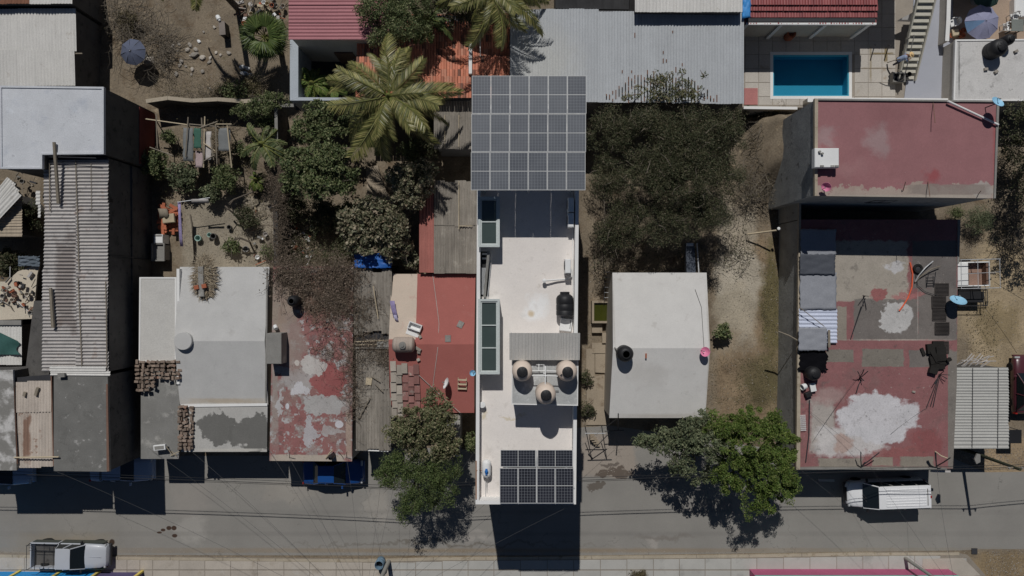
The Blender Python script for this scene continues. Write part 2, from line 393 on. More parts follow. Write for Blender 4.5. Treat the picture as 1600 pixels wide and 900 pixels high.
m_road = mat('road_concrete', C8(124, 121, 116), crack=(0.22, 0.02, 0.45, 0.5), var=0.10, scale=0.35, fine=0.12, fscale=30, bump=0.2, patches=[
    pe('e', 0, 300, 828, 30, 26, C8(150, 146, 140), 0.5, 0.9, 1.0, 0.55), pe('e', 0, 300, 780, 40, 40, C8(136, 130, 124), 0.5, 0.9, 0.8, 0.5),
    pe('e', 0, 590, 790, 25, 30, C8(148, 142, 134), 0.5, 1.4, 2.0, 0.5), pe('e', 0, 455, 768, 60, 22, C8(140, 134, 126), 0.5, 1.0, 1.5, 0.5),
    pe('e', 0, 740, 835, 30, 10, C8(150, 144, 138), 0.5, 1.2, 1.8, 0.5), pe('e', 0, 700, 850, 300, 3, C8(94, 88, 80), 0.8, 0.9, 0.8, 0.7),
    pe('b', 0, 800, 800, 1200, 5, C8(112, 109, 105), 0.9, 0.9, 0.5, 0.5), pe('b', 0, 800, 834, 1200, 5, C8(110, 107, 103), 0.9, 0.9, 0.5, 0.5), pe('b', 0, 1100, 790, 46, 11, C8(108, 105, 102), 0.05, 0.1, 1, 0.5), pe('b', 0, 800, 860, 900, 5, C8(124, 110, 92), 0.8, 0.8, 0.8, 0.75), pe('b', 0, 950, 712, 50, 36, C8(140, 130, 120), 0.2, 0.9, 0.9, 0.85), pe('e', 0, 960, 738, 34, 9, C8(78, 68, 60), 0.15, 1.4, 1.6, 0.85), pe('e', 0, 930, 758, 18, 7, C8(84, 76, 68), 0.2, 1.3, 1.6, 0.8), pe('e', 0, 950, 724, 18, 4, C8(84, 76, 70), 0.2, 1.2, 1.6, 0.8),
    pe('e', 0, 1040, 840, 60, 6, C8(104, 98, 92), 0.6, 0.6, 1, 0.6), pe('e', 0, 1022, 848, 14, 10, C8(146, 140, 134), 0.6, 0.9, 2, 0.6),
    pe('b', 0, 100, 850, 90, 22, C8(126, 116, 100), 0.7, 0.8, 1, 0.6), pn(0.60, C8(132, 127, 121), 0.1, 0.6, 0.35), pn(0.66, C8(92, 88, 84), 0.04, 3.0, 0.35),
    pe('e', 0, 264, 825, 4.5, 3.6, C8(60, 46, 38), 0.2, 0.2), pe('e', 0, 272, 825, 4.5, 4, C8(60, 46, 38), 0.2, 0.2), pe('e', 0, 255, 828, 4, 2.6, C8(62, 48, 40), 0.2, 0.4),
    pe('e', 0, 249, 832, 4.5, 2, C8(64, 50, 42), 0.3, 0.6), pe('e', 0, 273, 837, 5, 3.4, C8(62, 48, 40), 0.3, 0.3), pe('e', 0, 175, 847, 5, 5.5, C8(58, 46, 38), 0.3, 0.3)])
road = MB(); pr = [(-400, 712), (560, 712), (575, 700), (760, 700), (905, 668), (955, 665), (1240, 706), (1480, 712), (1540, 738), (1600, 737), (2400, 730), (2400, 858), (1532, 858), (1500, 860), (900, 868), (-400, 867)]
road.prism(ppoly(pr, 0), -0.02, 0.008); tag(road.build('road', m_road), kind='structure')
m_slab = mat('pavement_slab', C8(158, 150, 140), var=0.1, fine=0.1, objvar=0.07, bump=0.2, patches=[pn(0.57, C8(122, 112, 98), 0.12, 1.0, 0.6), pn(0.6, C8(168, 164, 158), 0.1, 0.7, 0.5)])
m_slab2 = mat('smooth_pavement_slab', C8(156, 154, 149), var=0.08, fine=0.05, objvar=0.06, bump=0.1, patches=[pn(0.56, C8(120, 118, 114), 0.12, 0.8, 0.5)])
m_kerb = mat('kerb_concrete', C8(152, 142, 126), var=0.14, bump=0.3, patches=[pn(0.57, C8(110, 96, 74), 0.1, 2.0, 0.6)])
m_joint = mat('pavement_bed', C8(124, 116, 106), var=0.15)
pv = MB(); k0 = CAMH/FPX
PV = [(-500, 864), (0, 864), (170, 868), (610, 873), (720, 870), (1180, 866), (1400, 862), (1488, 862), (1510, 866), (1540, 900), (1560, 960), (-500, 960)]
pv.prism(ppoly(PV, 0.0), 0.0, 0.115); pav = pv.build('pavement', m_joint); tag(pav, kind='structure')
def kerb_y(px):
    pts = PV[:8]
    for (a, b), (c, d) in zip(pts, pts[1:]):
        if a <= px <= c: return b+(d-b)*(px-a)/(c-a)
    return 866
x = -60
while x < 1470:
    w = 82; y = kerb_y(max(x+40, -400)); y2 = kerb_y(min(x+w+40, 1480)); mb = MB()
    q = [W(x, y+0.3)[:2], W(x+w-1, y2+0.3)[:2], W(x+w-1, y2+4.6)[:2], W(x, y+4.6)[:2]]
    mb.prism(q, 0.0, 0.135); mb.build('kerb_stone', m_kerb, pav); x += w
x = -40
while x < 1490:
    w = random.uniform(40, 42) if x > 195 else 40; x2 = x+w
    if 180 < x < 230: x2 = x+20
    ym = kerb_y(x+20); m_ = m_slab if x < 600 else m_slab2
    for (a, b) in ((ym+5.3, 889), (890.2, 912)):
        if x > 1440 and a > 880: continue
        mb = MB(); t = random.uniform(0, 0.006); mb.bbox(*[( (W(x+0.5, a)[0]+W(x2-0.5, b)[0])/2 ), (W(x, a)[1]+W(x, b)[1])/2, 0.1], (x2-x-0.8)*k0, (b-a-0.5)*k0, 0.024+t*0.5, 0.012); mb.build('slab', m_, pav)
    x = x2
# ------------------------------------------------------------------ central building
R0 = 8.4                                            # deck level
m_deck = mat('white_roof_membrane', C8(204, 198, 193), var=0.05, fine=0.06, bump=0.12, patches=[
    pe('e', R0, 838, 480, 22, 24, C8(214, 216, 220), 0.6, 0.8, 1.5, 0.8), pe('e', R0, 830, 490, 7, 7, C8(180, 160, 128), 0.6, 0.8, 3, 0.8),
    pn(0.58, C8(176, 170, 164), 0.12, 0.9, 0.6), pn(0.62, C8(168, 160, 150), 0.1, 3.0, 0.4), pe('e', R0, 800, 650, 18, 4, C8(178, 165, 135), 0.6, 0.9, 3, 0.6), pe('e', R0, 757, 650, 6, 10, C8(180, 168, 140), 0.6, 1, 3, 0.7)])
m_coping = mat('coping_white', C8(205, 204, 202), var=0.05, fine=0.05, bump=0.08)
def wp(px, py, h): return W(px, py, h)
TH = 9.2
cb_poly = [(746, 165), (906, 165), (900, 788), (743, 788)]
CBw = ppoly(cb_poly, TH)
CB = T('white_flat_roofed_house', 'tall narrow white house with solar arrays and three beige tanks on its roof', 'building', (0, 0, 0))
mb = MB(); mb.prism(inset(CBw, 0.02), 0, R0-0.15, top=False); mb.build('wall', m_white, CB)
mb = MB(); mb.prism(inset(CBw, 0.03), R0-0.15, R0); mb.build('roof', m_deck, CB)
mb = MB(); ring(mb, CBw, inset(CBw, 0.19), R0+0.002, TH); mb.build('parapet', m_coping, CB)
for i in range(4):                                   # storey bands and openings on the street side
    pass
Yf = CBw[2][1]; Xl, Xr = CBw[3][0], CBw[2][0]
for zz in (0.0, 2.9, 5.7):
    for xx in (Xl+1.5, Xr-1.5): win(CB, xx, Yf+0.02, zz+(0.9 if zz or xx < 0 else 0.02), 1.5 if zz or xx < 0 else 1.1, 1.3 if zz or xx < 0 else 2.2, 's', door=(zz == 0 and xx > 0))
# coping line inside east wall
# --- solar panels
m_cell = bpy.data.materials.new('solar_cells'); m_cell.use_nodes = True; nt = m_cell.node_tree; L = nt.links.new; bs = nt.nodes['Principled BSDF']
def cellmat(m, c1, c2, cl, mull, rough):
    nt = m.node_tree; L = nt.links.new; bs = nt.nodes['Principled BSDF']
    tc = nd(nt, 'ShaderNodeTexCoord'); sp = nd(nt, 'ShaderNodeSeparateXYZ'); L(tc.outputs['Object'], sp.inputs[0])
    def M_(op, a, b=None, c=None):
        n = nd(nt, 'ShaderNodeMath', operation=op)
        for i, x in enumerate((a, b, c)):
            if x is None: continue
            if hasattr(x, 'links'): L(x, n.inputs[i])
            else: n.inputs[i].default_value = x
        return n.outputs[0]
    def line(c, pitch, wd_):
        f = M_('ABSOLUTE', M_('SUBTRACT', M_('FRACT', M_('DIVIDE', c, pitch)), 0.5)); return M_('GREATER_THAN', f, 0.5-wd_/pitch/2)
    g = M_('MAXIMUM', line(sp.outputs[0], 0.156, mull), line(sp.outputs[1], 0.156, mull*0.8))
    bus = line(M_('ADD', sp.outputs[0], 0.026), 0.052, 0.004)
    oi = nd(nt, 'ShaderNodeObjectInfo'); nz = nd(nt, 'ShaderNodeTexNoise'); nz.inputs['Scale'].default_value = 1.3; nz.inputs['Detail'].default_value = 5; ge = nd(nt, 'ShaderNodeNewGeometry'); L(ge.outputs['Position'], nz.inputs['Vector'])
    f = M_('MULTIPLY_ADD', oi.outputs['Random'], 0.5, M_('MULTIPLY', nz.outputs['Fac'], 0.6))
    mx = nd(nt, 'ShaderNodeMix', data_type='RGBA'); L(f, mx.inputs[0]); mx.inputs[6].default_value = c1+(1,); mx.inputs[7].default_value = c2+(1,)
    m2 = nd(nt, 'ShaderNodeMix', data_type='RGBA'); L(M_('MAXIMUM', g, M_('MULTIPLY', bus, 0.35)), m2.inputs[0]); L(mx.outputs[2], m2.inputs[6]); m2.inputs[7].default_value = cl+(1,)
    L(m2.outputs[2], bs.inputs['Base Color']); bs.inputs['Roughness'].default_value = rough; bs.inputs['Specular IOR Level'].default_value = 0.35
m_cell2 = bpy.data.materials.new('dark_solar_cells'); m_cell2.use_nodes = True
cellmat(m_cell, C8(62, 66, 74), C8(98, 101, 106), C8(120, 123, 128), 0.012, 0.4)
cellmat(m_cell2, C8(26, 28, 34), C8(40, 42, 50), C8(120, 122, 128), 0.012, 0.25)
m_pframe = mat('panel_frame', (0.62, 0.62, 0.61), var=0.05, rough=0.5, bump=0)
def panel_mesh(parent, w, l, mcell, land=False):
    """local: centre origin, lies in xy"""
    f = MB(); t = 0.024; ww, ll = (w, l)
    for x, y, sx, sy in ((0, ll/2-t/2, ww, t), (0, -ll/2+t/2, ww, t), (-ww/2+t/2, 0, t, ll-2*t), (ww/2-t/2, 0, t, ll-2*t)): f.box(x, y, 0, sx, sy, 0.04)
    f.box(0, 0, 0.006, ww-2*t, 0.032, 0.031)
    fo = f.build('frame', m_pframe, None); g = MB(); g.box(0, 0, 0.003, ww-2*t, ll-2*t, 0.03); go = g.build('cells', mcell, None)
    fo.location = (0, 0, 0); go.location = (0, 0, 0); ORG.pop(fo.name, None)
    # mesh coordinates were centred with z from bottom: shift glass up a little
    go.location.z = 0.002
    root = bpy.data.objects.new('solar_panel', None); COL.objects.link(root); root.parent = parent; fo.parent = root; go.parent = root
    return root
SA = T('solar_array', 'large solar array of dusty blue-grey panels raised over the north end of the white roof', 'solar panels', (0, 0, 0))
HA = 11.2; ax0, ay0, _ = W(736.5, 297.5, HA); ax1 = W(915.5, 297.5, HA)[0]; ay1 = W(740, 118.5, HA)[1]
pw = (ax1-ax0)/6; pl = (ay1-ay0)/3; pan = None
for j in range(3):
    for i in range(6):
        o = panel_mesh(SA, pw-0.012, pl-0.014, m_cell) if pan is None else dup(pan, SA)
        if pan is None: pan = o
        yy = ay0+(j+0.5)*pl; o.location = (ax0+(i+0.5)*pw+0.02*(1-j)*-1.2, yy, HA+0.02*(i % 2)*0.1+random.uniform(-0.004, 0.004)); o.rotation_euler = (random.uniform(-0.006, 0.006), random.uniform(-0.006, 0.006), 0.0)
mb = MB()
for j in range(3):
    for q in (0.25, 0.75): mb.box((ax0+ax1)/2, ay0+(j+q)*pl, HA-0.1, ax1-ax0-0.1, 0.05, 0.08)
mb.build('rail', m_alu, SA)
for xx in (-1.5, 0.9, 3.2):
    for yy in (ay0+0.25, ay0+2.9, ay1-0.3):
        mb = MB(); mb.box(xx, yy, R0 if yy < CBw[0][1] else 0, 0.08, 0.08, HA-0.18-(R0 if yy < CBw[0][1] else 0)); mb.build('post', m_alu, SA)
for xx in (-1.5, 0.9, 3.2): mb = MB(); mb.box(xx, (ay0+ay1)/2, HA-0.18, 0.07, ay1-ay0-0.2, 0.08); mb.build('beam', m_alu, SA)
SB = T('solar_array', 'small black solar array standing just above the street end of the white roof', 'solar panels', (0, 0, 0))
HB = 9.45; bx0, by0, _ = W(780.5, 786.5, HB); bx1, by1, _ = W(896.5, 703, HB); cw = (bx1-bx0)/4; ch = (by1-by0)/3; pan = None; pan2 = None
for i in range(4):
    o = panel_mesh(SB, cw-0.02, ch*2-0.02, m_cell2) if pan is None else dup(pan, SB)
    pan = pan or o; o.location = (bx0+(i+0.5)*cw, by0+ch, HB); o.rotation_euler = (0.0, 0, 0)
for i in range(2):
    o = dup(pan, SB); o.location = (bx0+(2*i+1)*cw, by1-ch/2+0.035, HB+0.01); o.rotation_euler = (0, 0, PI/2); o.scale = (ch/cw*0.97, 1, 1)
for xx in (bx0+0.4, (bx0+bx1)/2, bx1-0.4):
    mb = MB(); mb.box(xx, (by0+by1)/2, HB-0.09, 0.06, by1-by0-0.1, 0.08); mb.build('rail', m_alu, SB)
    for yy in (by0+0.3, by1-0.3): mb = MB(); mb.box(xx, yy, R0, 0.05, 0.05, HB-0.09-R0); mb.build('leg', m_alu, SB)
# --- skylights
def skylight(px0, py0, px1, py1, h, n, label):
    x0, y1, _ = W(px0, py0, h); x1, y0, _ = W(px1, py1, h); t = 0.17
    r = T('skylight', label, 'skylight', ((x0+x1)/2, (y0+y1)/2, R0))
    mb = MB(); O = rect(x0, y0, x1, y1); I = inset(O, t); ring(mb, O, I, R0+0.01, h-0.06); mb.build('upstand', m_greenglass, r)
    mb = MB(); ring(mb, inset(O, -0.03), inset(O, 0.10), h-0.06, h); mb.build('frame', m_greenglass, r)
    mb = MB(); mb.box((x0+x1)/2, (y0+y1)/2, R0+0.012, x1-x0-2*t, y1-y0-2*t, 0.05); mb.build('shaft_floor', m_grey, r)
    ix0, ix1, iy0, iy1 = x0+t, x1-t, y0+t, y1-t; d = (iy1-iy0)/n
    for i in range(n):
        g = MB(); g.box((ix0+ix1)/2, iy0+(i+0.5)*d, h-0.12-0.02*i, ix1-ix0, d-0.05, 0.03); g.build('pane', m_sky_g, r)
        if i: b = MB(); b.box((ix0+ix1)/2, iy0+i*d, h-0.1, ix1-ix0, 0.06, 0.06); b.build('glazing_bar', m_greenglass, r)
skylight(748, 308, 780, 385, 9.55, 2, 'shorter skylight beside the raised solar array, half in its shade')
skylight(748, 468, 780, 584, 9.75, 3, 'longer skylight with three dark panes against the west parapet')
# stair opening between the skylights
r = T('roof_hatch', 'open louvred roof hatch with a slanting grey beam, between the two skylights', 'roof hatch', W(757, 428, R0))
x0, y1, _ = W(750, 393, R0); x1, y0, _ = W(764, 463, R0)
mb = MB(); mb.box((x0+x1)/2, (y0+y1)/2, R0+0.004, x1-x0, y1-y0, 0.02); mb.build('opening', m_black, r)
for i in range(6): mb = MB(); mb.box(x0+0.03+i*0.055, y0+0.85, R0+0.1, 0.03, 1.5, 0.05); mb.build('louvre', m_alu, r)
mb = MB(); mb.tube([W(763.5, 392, R0+0.6), W(757, 464, R0+0.15)], 0.1, 4); mb.build('beam', m_grey, r)
mb = MB(); mb.tube([W(769, 392, R0+0.1), W(762, 464, R0+0.1)], 0.025, 5); mb.build('rail', m_alu, r)
for py in (397, 404): mb = MB(); mb.box((x0+x1)/2+0.03, W(0, py, R0)[1], R0+0.05, 0.3, 0.1, 0.12); mb.build('block', m_coping, r)
# --- stair room + platform + canopy
HP = 10.4; m_plat = mat('grey_platform', C8(152, 153, 152), var=0.14, patches=[pn(0.56, C8(185, 186, 186), 0.1, 1.2, 0.7)])
r = T('tank_platform', 'raised stair room slab carrying the three beige water tanks', 'platform', W(852, 600, R0))
PP = ppoly([(800, 540), (904, 540), (903, 634), (799, 632)], HP); mb = MB(); mb.prism(inset(PP, 0.06), R0+0.005, HP-0.12); mb.build('wall', m_white, r)
mb = MB(); mb.prism(PP, HP-0.12, HP); mb.build('slab', m_plat, r); ring_ = MB(); O = PP; ring(ring_, inset(O, 0.003), inset(O, 0.05), HP+0.001, HP+0.03); ring_.build('rim', m_coping, r)
m_can = mat('grey_corrugated', C8(164, 162, 158), var=0.06, rough=0.5, streak=0.05, bump=0.05)
r = T('lean_to_canopy', 'small grey corrugated canopy above the stair room, behind the beige tanks', 'canopy', W(850, 540, HP))
corr_roof(r, m_can, 796, 520, 906, 563, HP+0.55, 'y', 0.17, 0.03, na=4, slope=0.25, prof='box', rot=0.0, jit=0.0)
for px in (799, 902):
    for py in (524, 560): mb = MB(); x, y, _ = W(px, py, HP+0.5); z0_ = R0 if py < 540 else HP; mb.box(x, y, z0_, 0.06, 0.06, HP+0.42-z0_+0.03); mb.build('post', m_alu, r)
# --- water tanks (round, domed, with neck and lid)
def tank(label, px, py, z, rad, hgt, m, mlid, lid=True, group=None, name='water_tank', lean=(0, 0)):
    t = T(name, label, 'water tank', (0, 0, 0), group)
    pf = [(rad*0.96, 0), (rad, 0.04), (rad, hgt*0.18), (rad*0.985, hgt*0.2), (rad, hgt*0.22), (rad, hgt*0.42), (rad*0.985, hgt*0.44), (rad, hgt*0.46), (rad, hgt*0.7), (rad*0.95, hgt*0.78), (rad*0.8, hgt*0.88), (rad*0.62, hgt*0.95), (rad*0.48, hgt*0.97), (rad*0.48, hgt*1.0)]
    if not lid: pf += [(rad*0.42, hgt*1.0), (rad*0.4, hgt*0.8), (0.0, hgt*0.8)]
    mb = MB(); mb.lathe(pf, 28); b = mb.build('body', m, t)
    if lid:
        mb = MB(); mb.lathe([(rad*0.54, hgt*0.985), (rad*0.54, hgt*1.03), (rad*0.46, hgt*1.05), (0, hgt*1.06)], 24)
        for k in range(8): a = k*PI/4; mb.box(math.cos(a)*rad*0.3, math.sin(a)*rad*0.3, hgt*1.05, rad*0.3, 0.03, 0.02, a)
        mb.build('lid', mlid, t)
    else:
        mb = MB(); mb.lathe([(rad*0.52, hgt*0.96), (rad*0.52, hgt*1.02), (rad*0.42, hgt*1.02), (rad*0.42, hgt*0.96)], 24); mb.build('rim', mlid, t)
    # px,py give the base centre
    x, y, _ = W(px, py, z); t.location = (x, y, z+0.004); return t
tank('beige water tank at the west corner of the raised platform', 815.5, 577, HP, 0.53, 1.3, m_beige, m_black)
tank('beige water tank at the east corner of the raised platform', 884, 577, HP, 0.53, 1.3, m_beige, m_black)
tank('beige water tank in the middle, overhanging the front rim of the platform', 851.5, 612, HP, 0.53, 1.3, m_beige, m_black)
r = T('tank_pipes', 'white pipes linking the three beige water tanks', 'pipes', W(850, 585, HP))
def pipe(parent, pts, rad, m, name='pipe', n=6): mb = MB(); mb.tube([W(*p) for p in pts], rad, n); return mb.build(name, m, parent)
pipe(r, [(824, 587, 11.2), (852, 587, 11.2), (876, 588, 11.2)], 0.03, m_whitep); pipe(r, [(852, 572, 10.9), (852, 587, 11.2), (852, 602, 11.3)], 0.03, m_whitep)
pipe(r, [(828, 579, 10.6), (872, 580, 10.6)], 0.03, m_whitep); pipe(r, [(838, 570, 10.5), (850, 570, 10.5), (850, 585, 10.6)], 0.03, m_whitep); pipe(r, [(842, 568, 10.5), (842, 579, 10.6)], 0.025, m_whitep)
pipe(r, [(823, 585, 11.75), (827, 588, 11.2)], 0.025, m_cable, 'hose'); pipe(r, [(878, 585, 11.75), (872, 589, 11.2)], 0.025, m_cable, 'hose'); pipe(r, [(868, 611, 10.5), (873, 611, 10.5)], 0.02, m_cable, 'hose')
# black tank on its side
t = T('water_tank', 'black ribbed water tank lying on its side by the east parapet', 'water tank', (0, 0, 0)); Rm = Matrix.Rotation(-PI/2, 3, 'X')
mb = MB(); mb.lathe([(0.44, 0), (0.48, 0.03), (0.48, 0.25), (0.46, 0.28), (0.48, 0.31), (0.48, 0.6), (0.46, 0.63), (0.48, 0.66), (0.48, 0.95), (0.42, 1.08), (0.26, 1.2)], 28, rot=Rm); mb.build('body', m_black, t)
mb = MB(); mb.lathe([(0.26, 1.17), (0.27, 1.3), (0.22, 1.32), (0, 1.32)], 20, rot=Rm); mb.build('lid', m_black, t)
x, y, _ = W(882.5, 493, R0+0.5); t.location = (x, y, R0+0.49)
r = T('cooler_lid_box', 'small white box tilted against the black tank lying on its side', 'box', W(885, 507, R0)); x, y, _ = W(884.5, 507.5, R0+0.3)
mb = MB(); mb.bbox(x, y, R0+0.005, 0.66, 0.72, 0.3, 0.03, -0.12); mb.build('box', m_whitep, r); mb = MB(); mb.box(x+0.24, y+0.02, R0+0.306, 0.03, 0.5, 0.01, -0.12); mb.build('handle', m_frame, r)
# air conditioners
def aircon(px, py, label, h=0.75, rot=0.0, z=R0):
    r = T('aircon_unit', label, 'air conditioner', (0, 0, 0)); w, d = 0.32, 0.78
    mb = MB(); mb.bbox(0, 0, 0.08, w, d, h, 0.03); mb.build('case', m_whitep, r)
    mb = MB(); mb.lathe([(0.24, 0), (0.24, 0.02), (0, 0.02)], 20, x=-w/2-0.01, y=0.05, z=0.08+h/2, rot=Matrix.Rotation(-PI/2, 3, 'Y')); mb.build('fan_grille', m_frame, r)
    for s in (-1, 1): mb = MB(); mb.box(0, s*0.28, 0.0, w, 0.06, 0.08); mb.build('foot', m_frame, r)
    x, y, _ = W(px, py, z+0.8); r.location = (x, y, z+0.003); r.rotation_euler.z = rot
aircon(892, 320, 'northernmost air conditioner, wholly shaded by the raised solar array')
aircon(892, 344, 'air conditioner at the shade edge of the raised solar array, one end sunlit')
aircon(887.5, 416, 'lone sunlit air conditioner north of the black tank')
r = T('vent_pipe', 'bent white pipe lying across the deck towards the east parapet', 'pipe', W(870, 436, R0)); pipe(r, [(850, 438.5, 8.75), (870, 437, 8.6), (886, 436, 8.55), (893, 432, 8.55), (894, 420, 8.55)], 0.05, m_coping, 'pipe', 8)
mb = MB(); x, y, _ = W(850.5, 438.5, 8.8); mb.lathe([(0.12, 0), (0.12, 0.12), (0.05, 0.16), (0, 0.16)], 12, x=x, y=y, z=8.68); mb.build('elbow', m_coping, r)
pipe(r, [(894, 300, 8.47), (896, 515, 8.47)], 0.03, m_coping, 'conduit')
# gas tank
r = T('gas_tank', 'white capsule gas tank with a blue valve cover on the white roof', 'gas tank', W(760, 738, R0))
cx, cy, _ = W(760, 734, R0+0.7); Ry = Matrix.Rotation(-PI/2, 3, 'X')
mb = MB(); mb.lathe([(0, -0.5), (0.14, -0.48), (0.23, -0.38), (0.25, -0.3), (0.25, 0.3), (0.23, 0.38), (0.14, 0.48), (0, 0.5)], 24, x=cx, y=cy, z=R0+0.42, rot=Ry); mb.build('body', m_whitep, r)
mb = MB(); mb.lathe([(0.1, 0), (0.1, 0.14), (0.05, 0.2), (0, 0.2)], 12, x=cx, y=cy-0.1, z=R0+0.62); mb.bbox(cx, cy-0.12, R0+0.66, 0.12, 0.34, 0.1); mb.build('valve_cover', m_blue, r)
for s in (-0.3, 0.3): mb = MB(); mb.box(cx, cy+s, R0+0.003, 0.34, 0.06, 0.2); mb.build('foot', m_whitep, r)
m_copper = mat('copper', (0.45, 0.24, 0.14), rough=0.4, bump=0)
pipe(r, [(760, 735, 9.1), (752, 735, 8.6), (745, 735, 9.25)], 0.02, m_copper); pipe(r, [(759, 747, 8.6), (758.5, 782, 8.45), (780, 784, 8.45)], 0.015, m_alu); pipe(r, [(761, 747, 8.6), (761, 770, 8.45)], 0.015, m_alu)
pipe(r, [(744, 720, 9.25), (744, 780, 9.25)], 0.03, m_copper, 'conduit')
r = T('bucket', 'small white lidded bucket standing by the west parapet of the white roof', 'bucket', W(753.5, 634, R0)); x, y, _ = W(753.5, 632.5, R0+0.4)
mb = MB(); mb.lathe([(0.13, 0), (0.16, 0.4), (0, 0.4)], 16, x=x, y=y, z=R0+0.003); mb.build('body', m_whitep, r); mb = MB(); mb.lathe([(0.175, 0.38), (0.175, 0.42), (0, 0.43)], 16, x=x, y=y, z=R0+0.003); mb.build('lid', m_whitep, r)
r = T('drain_pipe', 'small metal downpipe hooked over the southeast parapet corner', 'pipe', W(893, 770, R0)); pipe(r, [(893, 785, 9.0), (893, 764, 9.3), (897, 761, 9.35)], 0.03, m_alu); 
# ================================================================== WEST SIDE BUILDINGS
def blot(h, lst):  # (px,py,rx,ry,col,soft,amp,ns,st)
    return [pe('e', h, *a) for a in lst]
m_cor_w = mat('white_corrugated', C8(184, 182, 178), var=0.06, rough=0.55, streak=0.06, objvar=0.04, bump=0.05, patches=[pn(0.62, C8(140, 132, 120), 0.1, 1.5, 0.5)])
m_cor_l = mat('old_corrugated', C8(158, 154, 151), var=0.12, rough=0.6, streak=0.12, streakdir='x', objvar=0.07, bump=0.1, patches=[
    pn(0.60, C8(120, 100, 88), 0.1, 0.9, 0.7), pe('b', 5.4, 103, 445, 18, 80, C8(112, 104, 100), 0.3, 1.4, 1.2, 0.75), pn(0.6, C8(96, 90, 88), 0.08, 1.9, 0.5), pn(0.64, C8(106, 62, 58), 0.05, 1.3, 0.45)])
m_cor_g = mat('asbestos_sheet', C8(122, 116, 108), var=0.18, streak=0.22, objvar=0.12, bump=0.3, patches=[pn(0.58, C8(150, 144, 134), 0.1, 1.6, 0.5), pn(0.6, C8(84, 78, 72), 0.1, 2.3, 0.6)])
m_cor_b = mat('big_grey_roof', C8(158, 160, 162), var=0.05, rough=0.5, streak=0.05, objvar=0.035, bump=0.05)
m_conc_a = mat('stained_concrete_roof', C8(102, 101, 98), crack=(0.5, 0.02, 0.25, 0.48), var=0.16, patches=[pn(0.6, C8(160, 158, 155), 0.08, 2.0, 0.55), pn(0.57, C8(84, 83, 80), 0.15, 0.7, 0.7), pn(0.68, C8(180, 178, 175), 0.03, 4.0, 0.6)])
m_conc_w = mat('whitewashed_roof', C8(178, 180, 184), crack=(0.4, 0.02, 0.2, 0.5), var=0.09, patches=[pn(0.56, C8(158, 162, 170), 0.15, 0.8, 0.8), pn(0.66, C8(132, 132, 136), 0.06, 2.2, 0.5), pn(0.6, C8(190, 194, 200), 0.1, 1.1, 0.5)])
m_conc_w2 = mat('patchy_white_roof', C8(118, 116, 112), var=0.12, patches=[pn(0.46, C8(178, 176, 174), 0.12, 0.9, 0.8)])
m_rosec = mat('rust_frame', (0.2, 0.12, 0.09), var=0.2)
# corrugated shed, top left
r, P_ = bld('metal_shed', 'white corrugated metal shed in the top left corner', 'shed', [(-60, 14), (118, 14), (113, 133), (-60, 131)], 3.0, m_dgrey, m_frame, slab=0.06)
corr_roof(r, m_cor_w, -60, 14, 119, 80, 3.12, 'y', 0.2, 0.03, na=6, nb=1, rot=0, slope=0.1, mats=[m_cor_w]); corr_roof(r, m_cor_w, -60, 79, 117, 134, 3.08, 'y', 0.2, 0.03, na=6, nb=1, rot=0, slope=0.1)
mb = MB(); x, y, _ = W(118, 83, 3.1); mb.box(x+0.15, y, 3.0, 0.5, 0.07, 0.06); mb.build('beam', m_wood, r)
m_rustroof = mat('rusty_sheet', C8(110, 68, 48), var=0.2, streak=0.2)
r, P_ = bld('metal_shed', 'shed at the top frame edge, half rusty and half pale sheet, left', 'shed', [(-60, -60), (112, -60), (112, 6), (-60, 6)], 3.6, m_dgrey, m_frame, slab=0.06)
corr_roof(r, m_rustroof, -60, -60, 46, 6, 3.7, 'y', 0.2, 0.03, na=3, rot=0); corr_roof(r, m_cor_w, 46, -60, 113, 6, 3.69, 'y', 0.2, 0.03, na=2, rot=0)
mb = MB(); mb.prism(ppoly([(-60, 6), (118, 5), (118, 12), (-60, 13)], 3.4), 2.9, 3.3); 
# tall whitewashed block
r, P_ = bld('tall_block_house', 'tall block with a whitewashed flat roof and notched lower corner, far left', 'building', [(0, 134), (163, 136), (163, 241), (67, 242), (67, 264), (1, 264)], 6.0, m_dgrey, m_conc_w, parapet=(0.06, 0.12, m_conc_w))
mb = MB(); x = P_[1][0]-0.03; ya, yb = P_[1][1]-0.1, P_[2][1]+0.1; mb.box(x, (ya+yb)/2, 0.02, 0.06, ya-yb-0.1, 2.0); mb.build('painted_band', m_wallred, r)
tw = MB(); tw.tube([W(150, 247, 6.05), W(75, 245, 5.9)], 0.03, 5); tw.build('gutter', m_frame, r)
# long building with corrugated roof
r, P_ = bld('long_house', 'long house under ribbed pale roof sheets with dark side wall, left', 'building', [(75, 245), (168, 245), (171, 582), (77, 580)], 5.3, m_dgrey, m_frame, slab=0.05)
corr_roof(r, m_cor_l, 69, 250, 121, 420, 5.42, 'x', 0.22, 0.05, na=5, nb=1, name='roof_sheet', jit=0.03, rot=0.002)
corr_roof(r, m_cor_l, 66, 420, 124, 580, 5.41, 'x', 0.22, 0.05, na=5, nb=1, name='roof_sheet', jit=0.03, rot=0.002)
corr_roof(r, m_cor_l, 119, 250, 169, 582, 5.45, 'x', 0.22, 0.05, na=10, nb=1, name='roof_sheet', jit=0.04, rot=0.002)
mb = MB(); mb.tube([W(118, 250, 5.52), W(121, 340, 5.52), W(123.5, 424, 5.52)], 0.03, 5); mb.build('ridge_rod', m_wood, r)
mb = MB(); mb.tube([W(122, 434, 5.52), W(125, 500, 5.52), W(128, 576, 5.52)], 0.03, 5); mb.build('ridge_rod', m_wood, r)
mb = MB(); mb.tube([W(77, 250, 5.5), W(78, 330, 5.52)], 0.03, 5); mb.build('ridge_rod', m_wood, r)
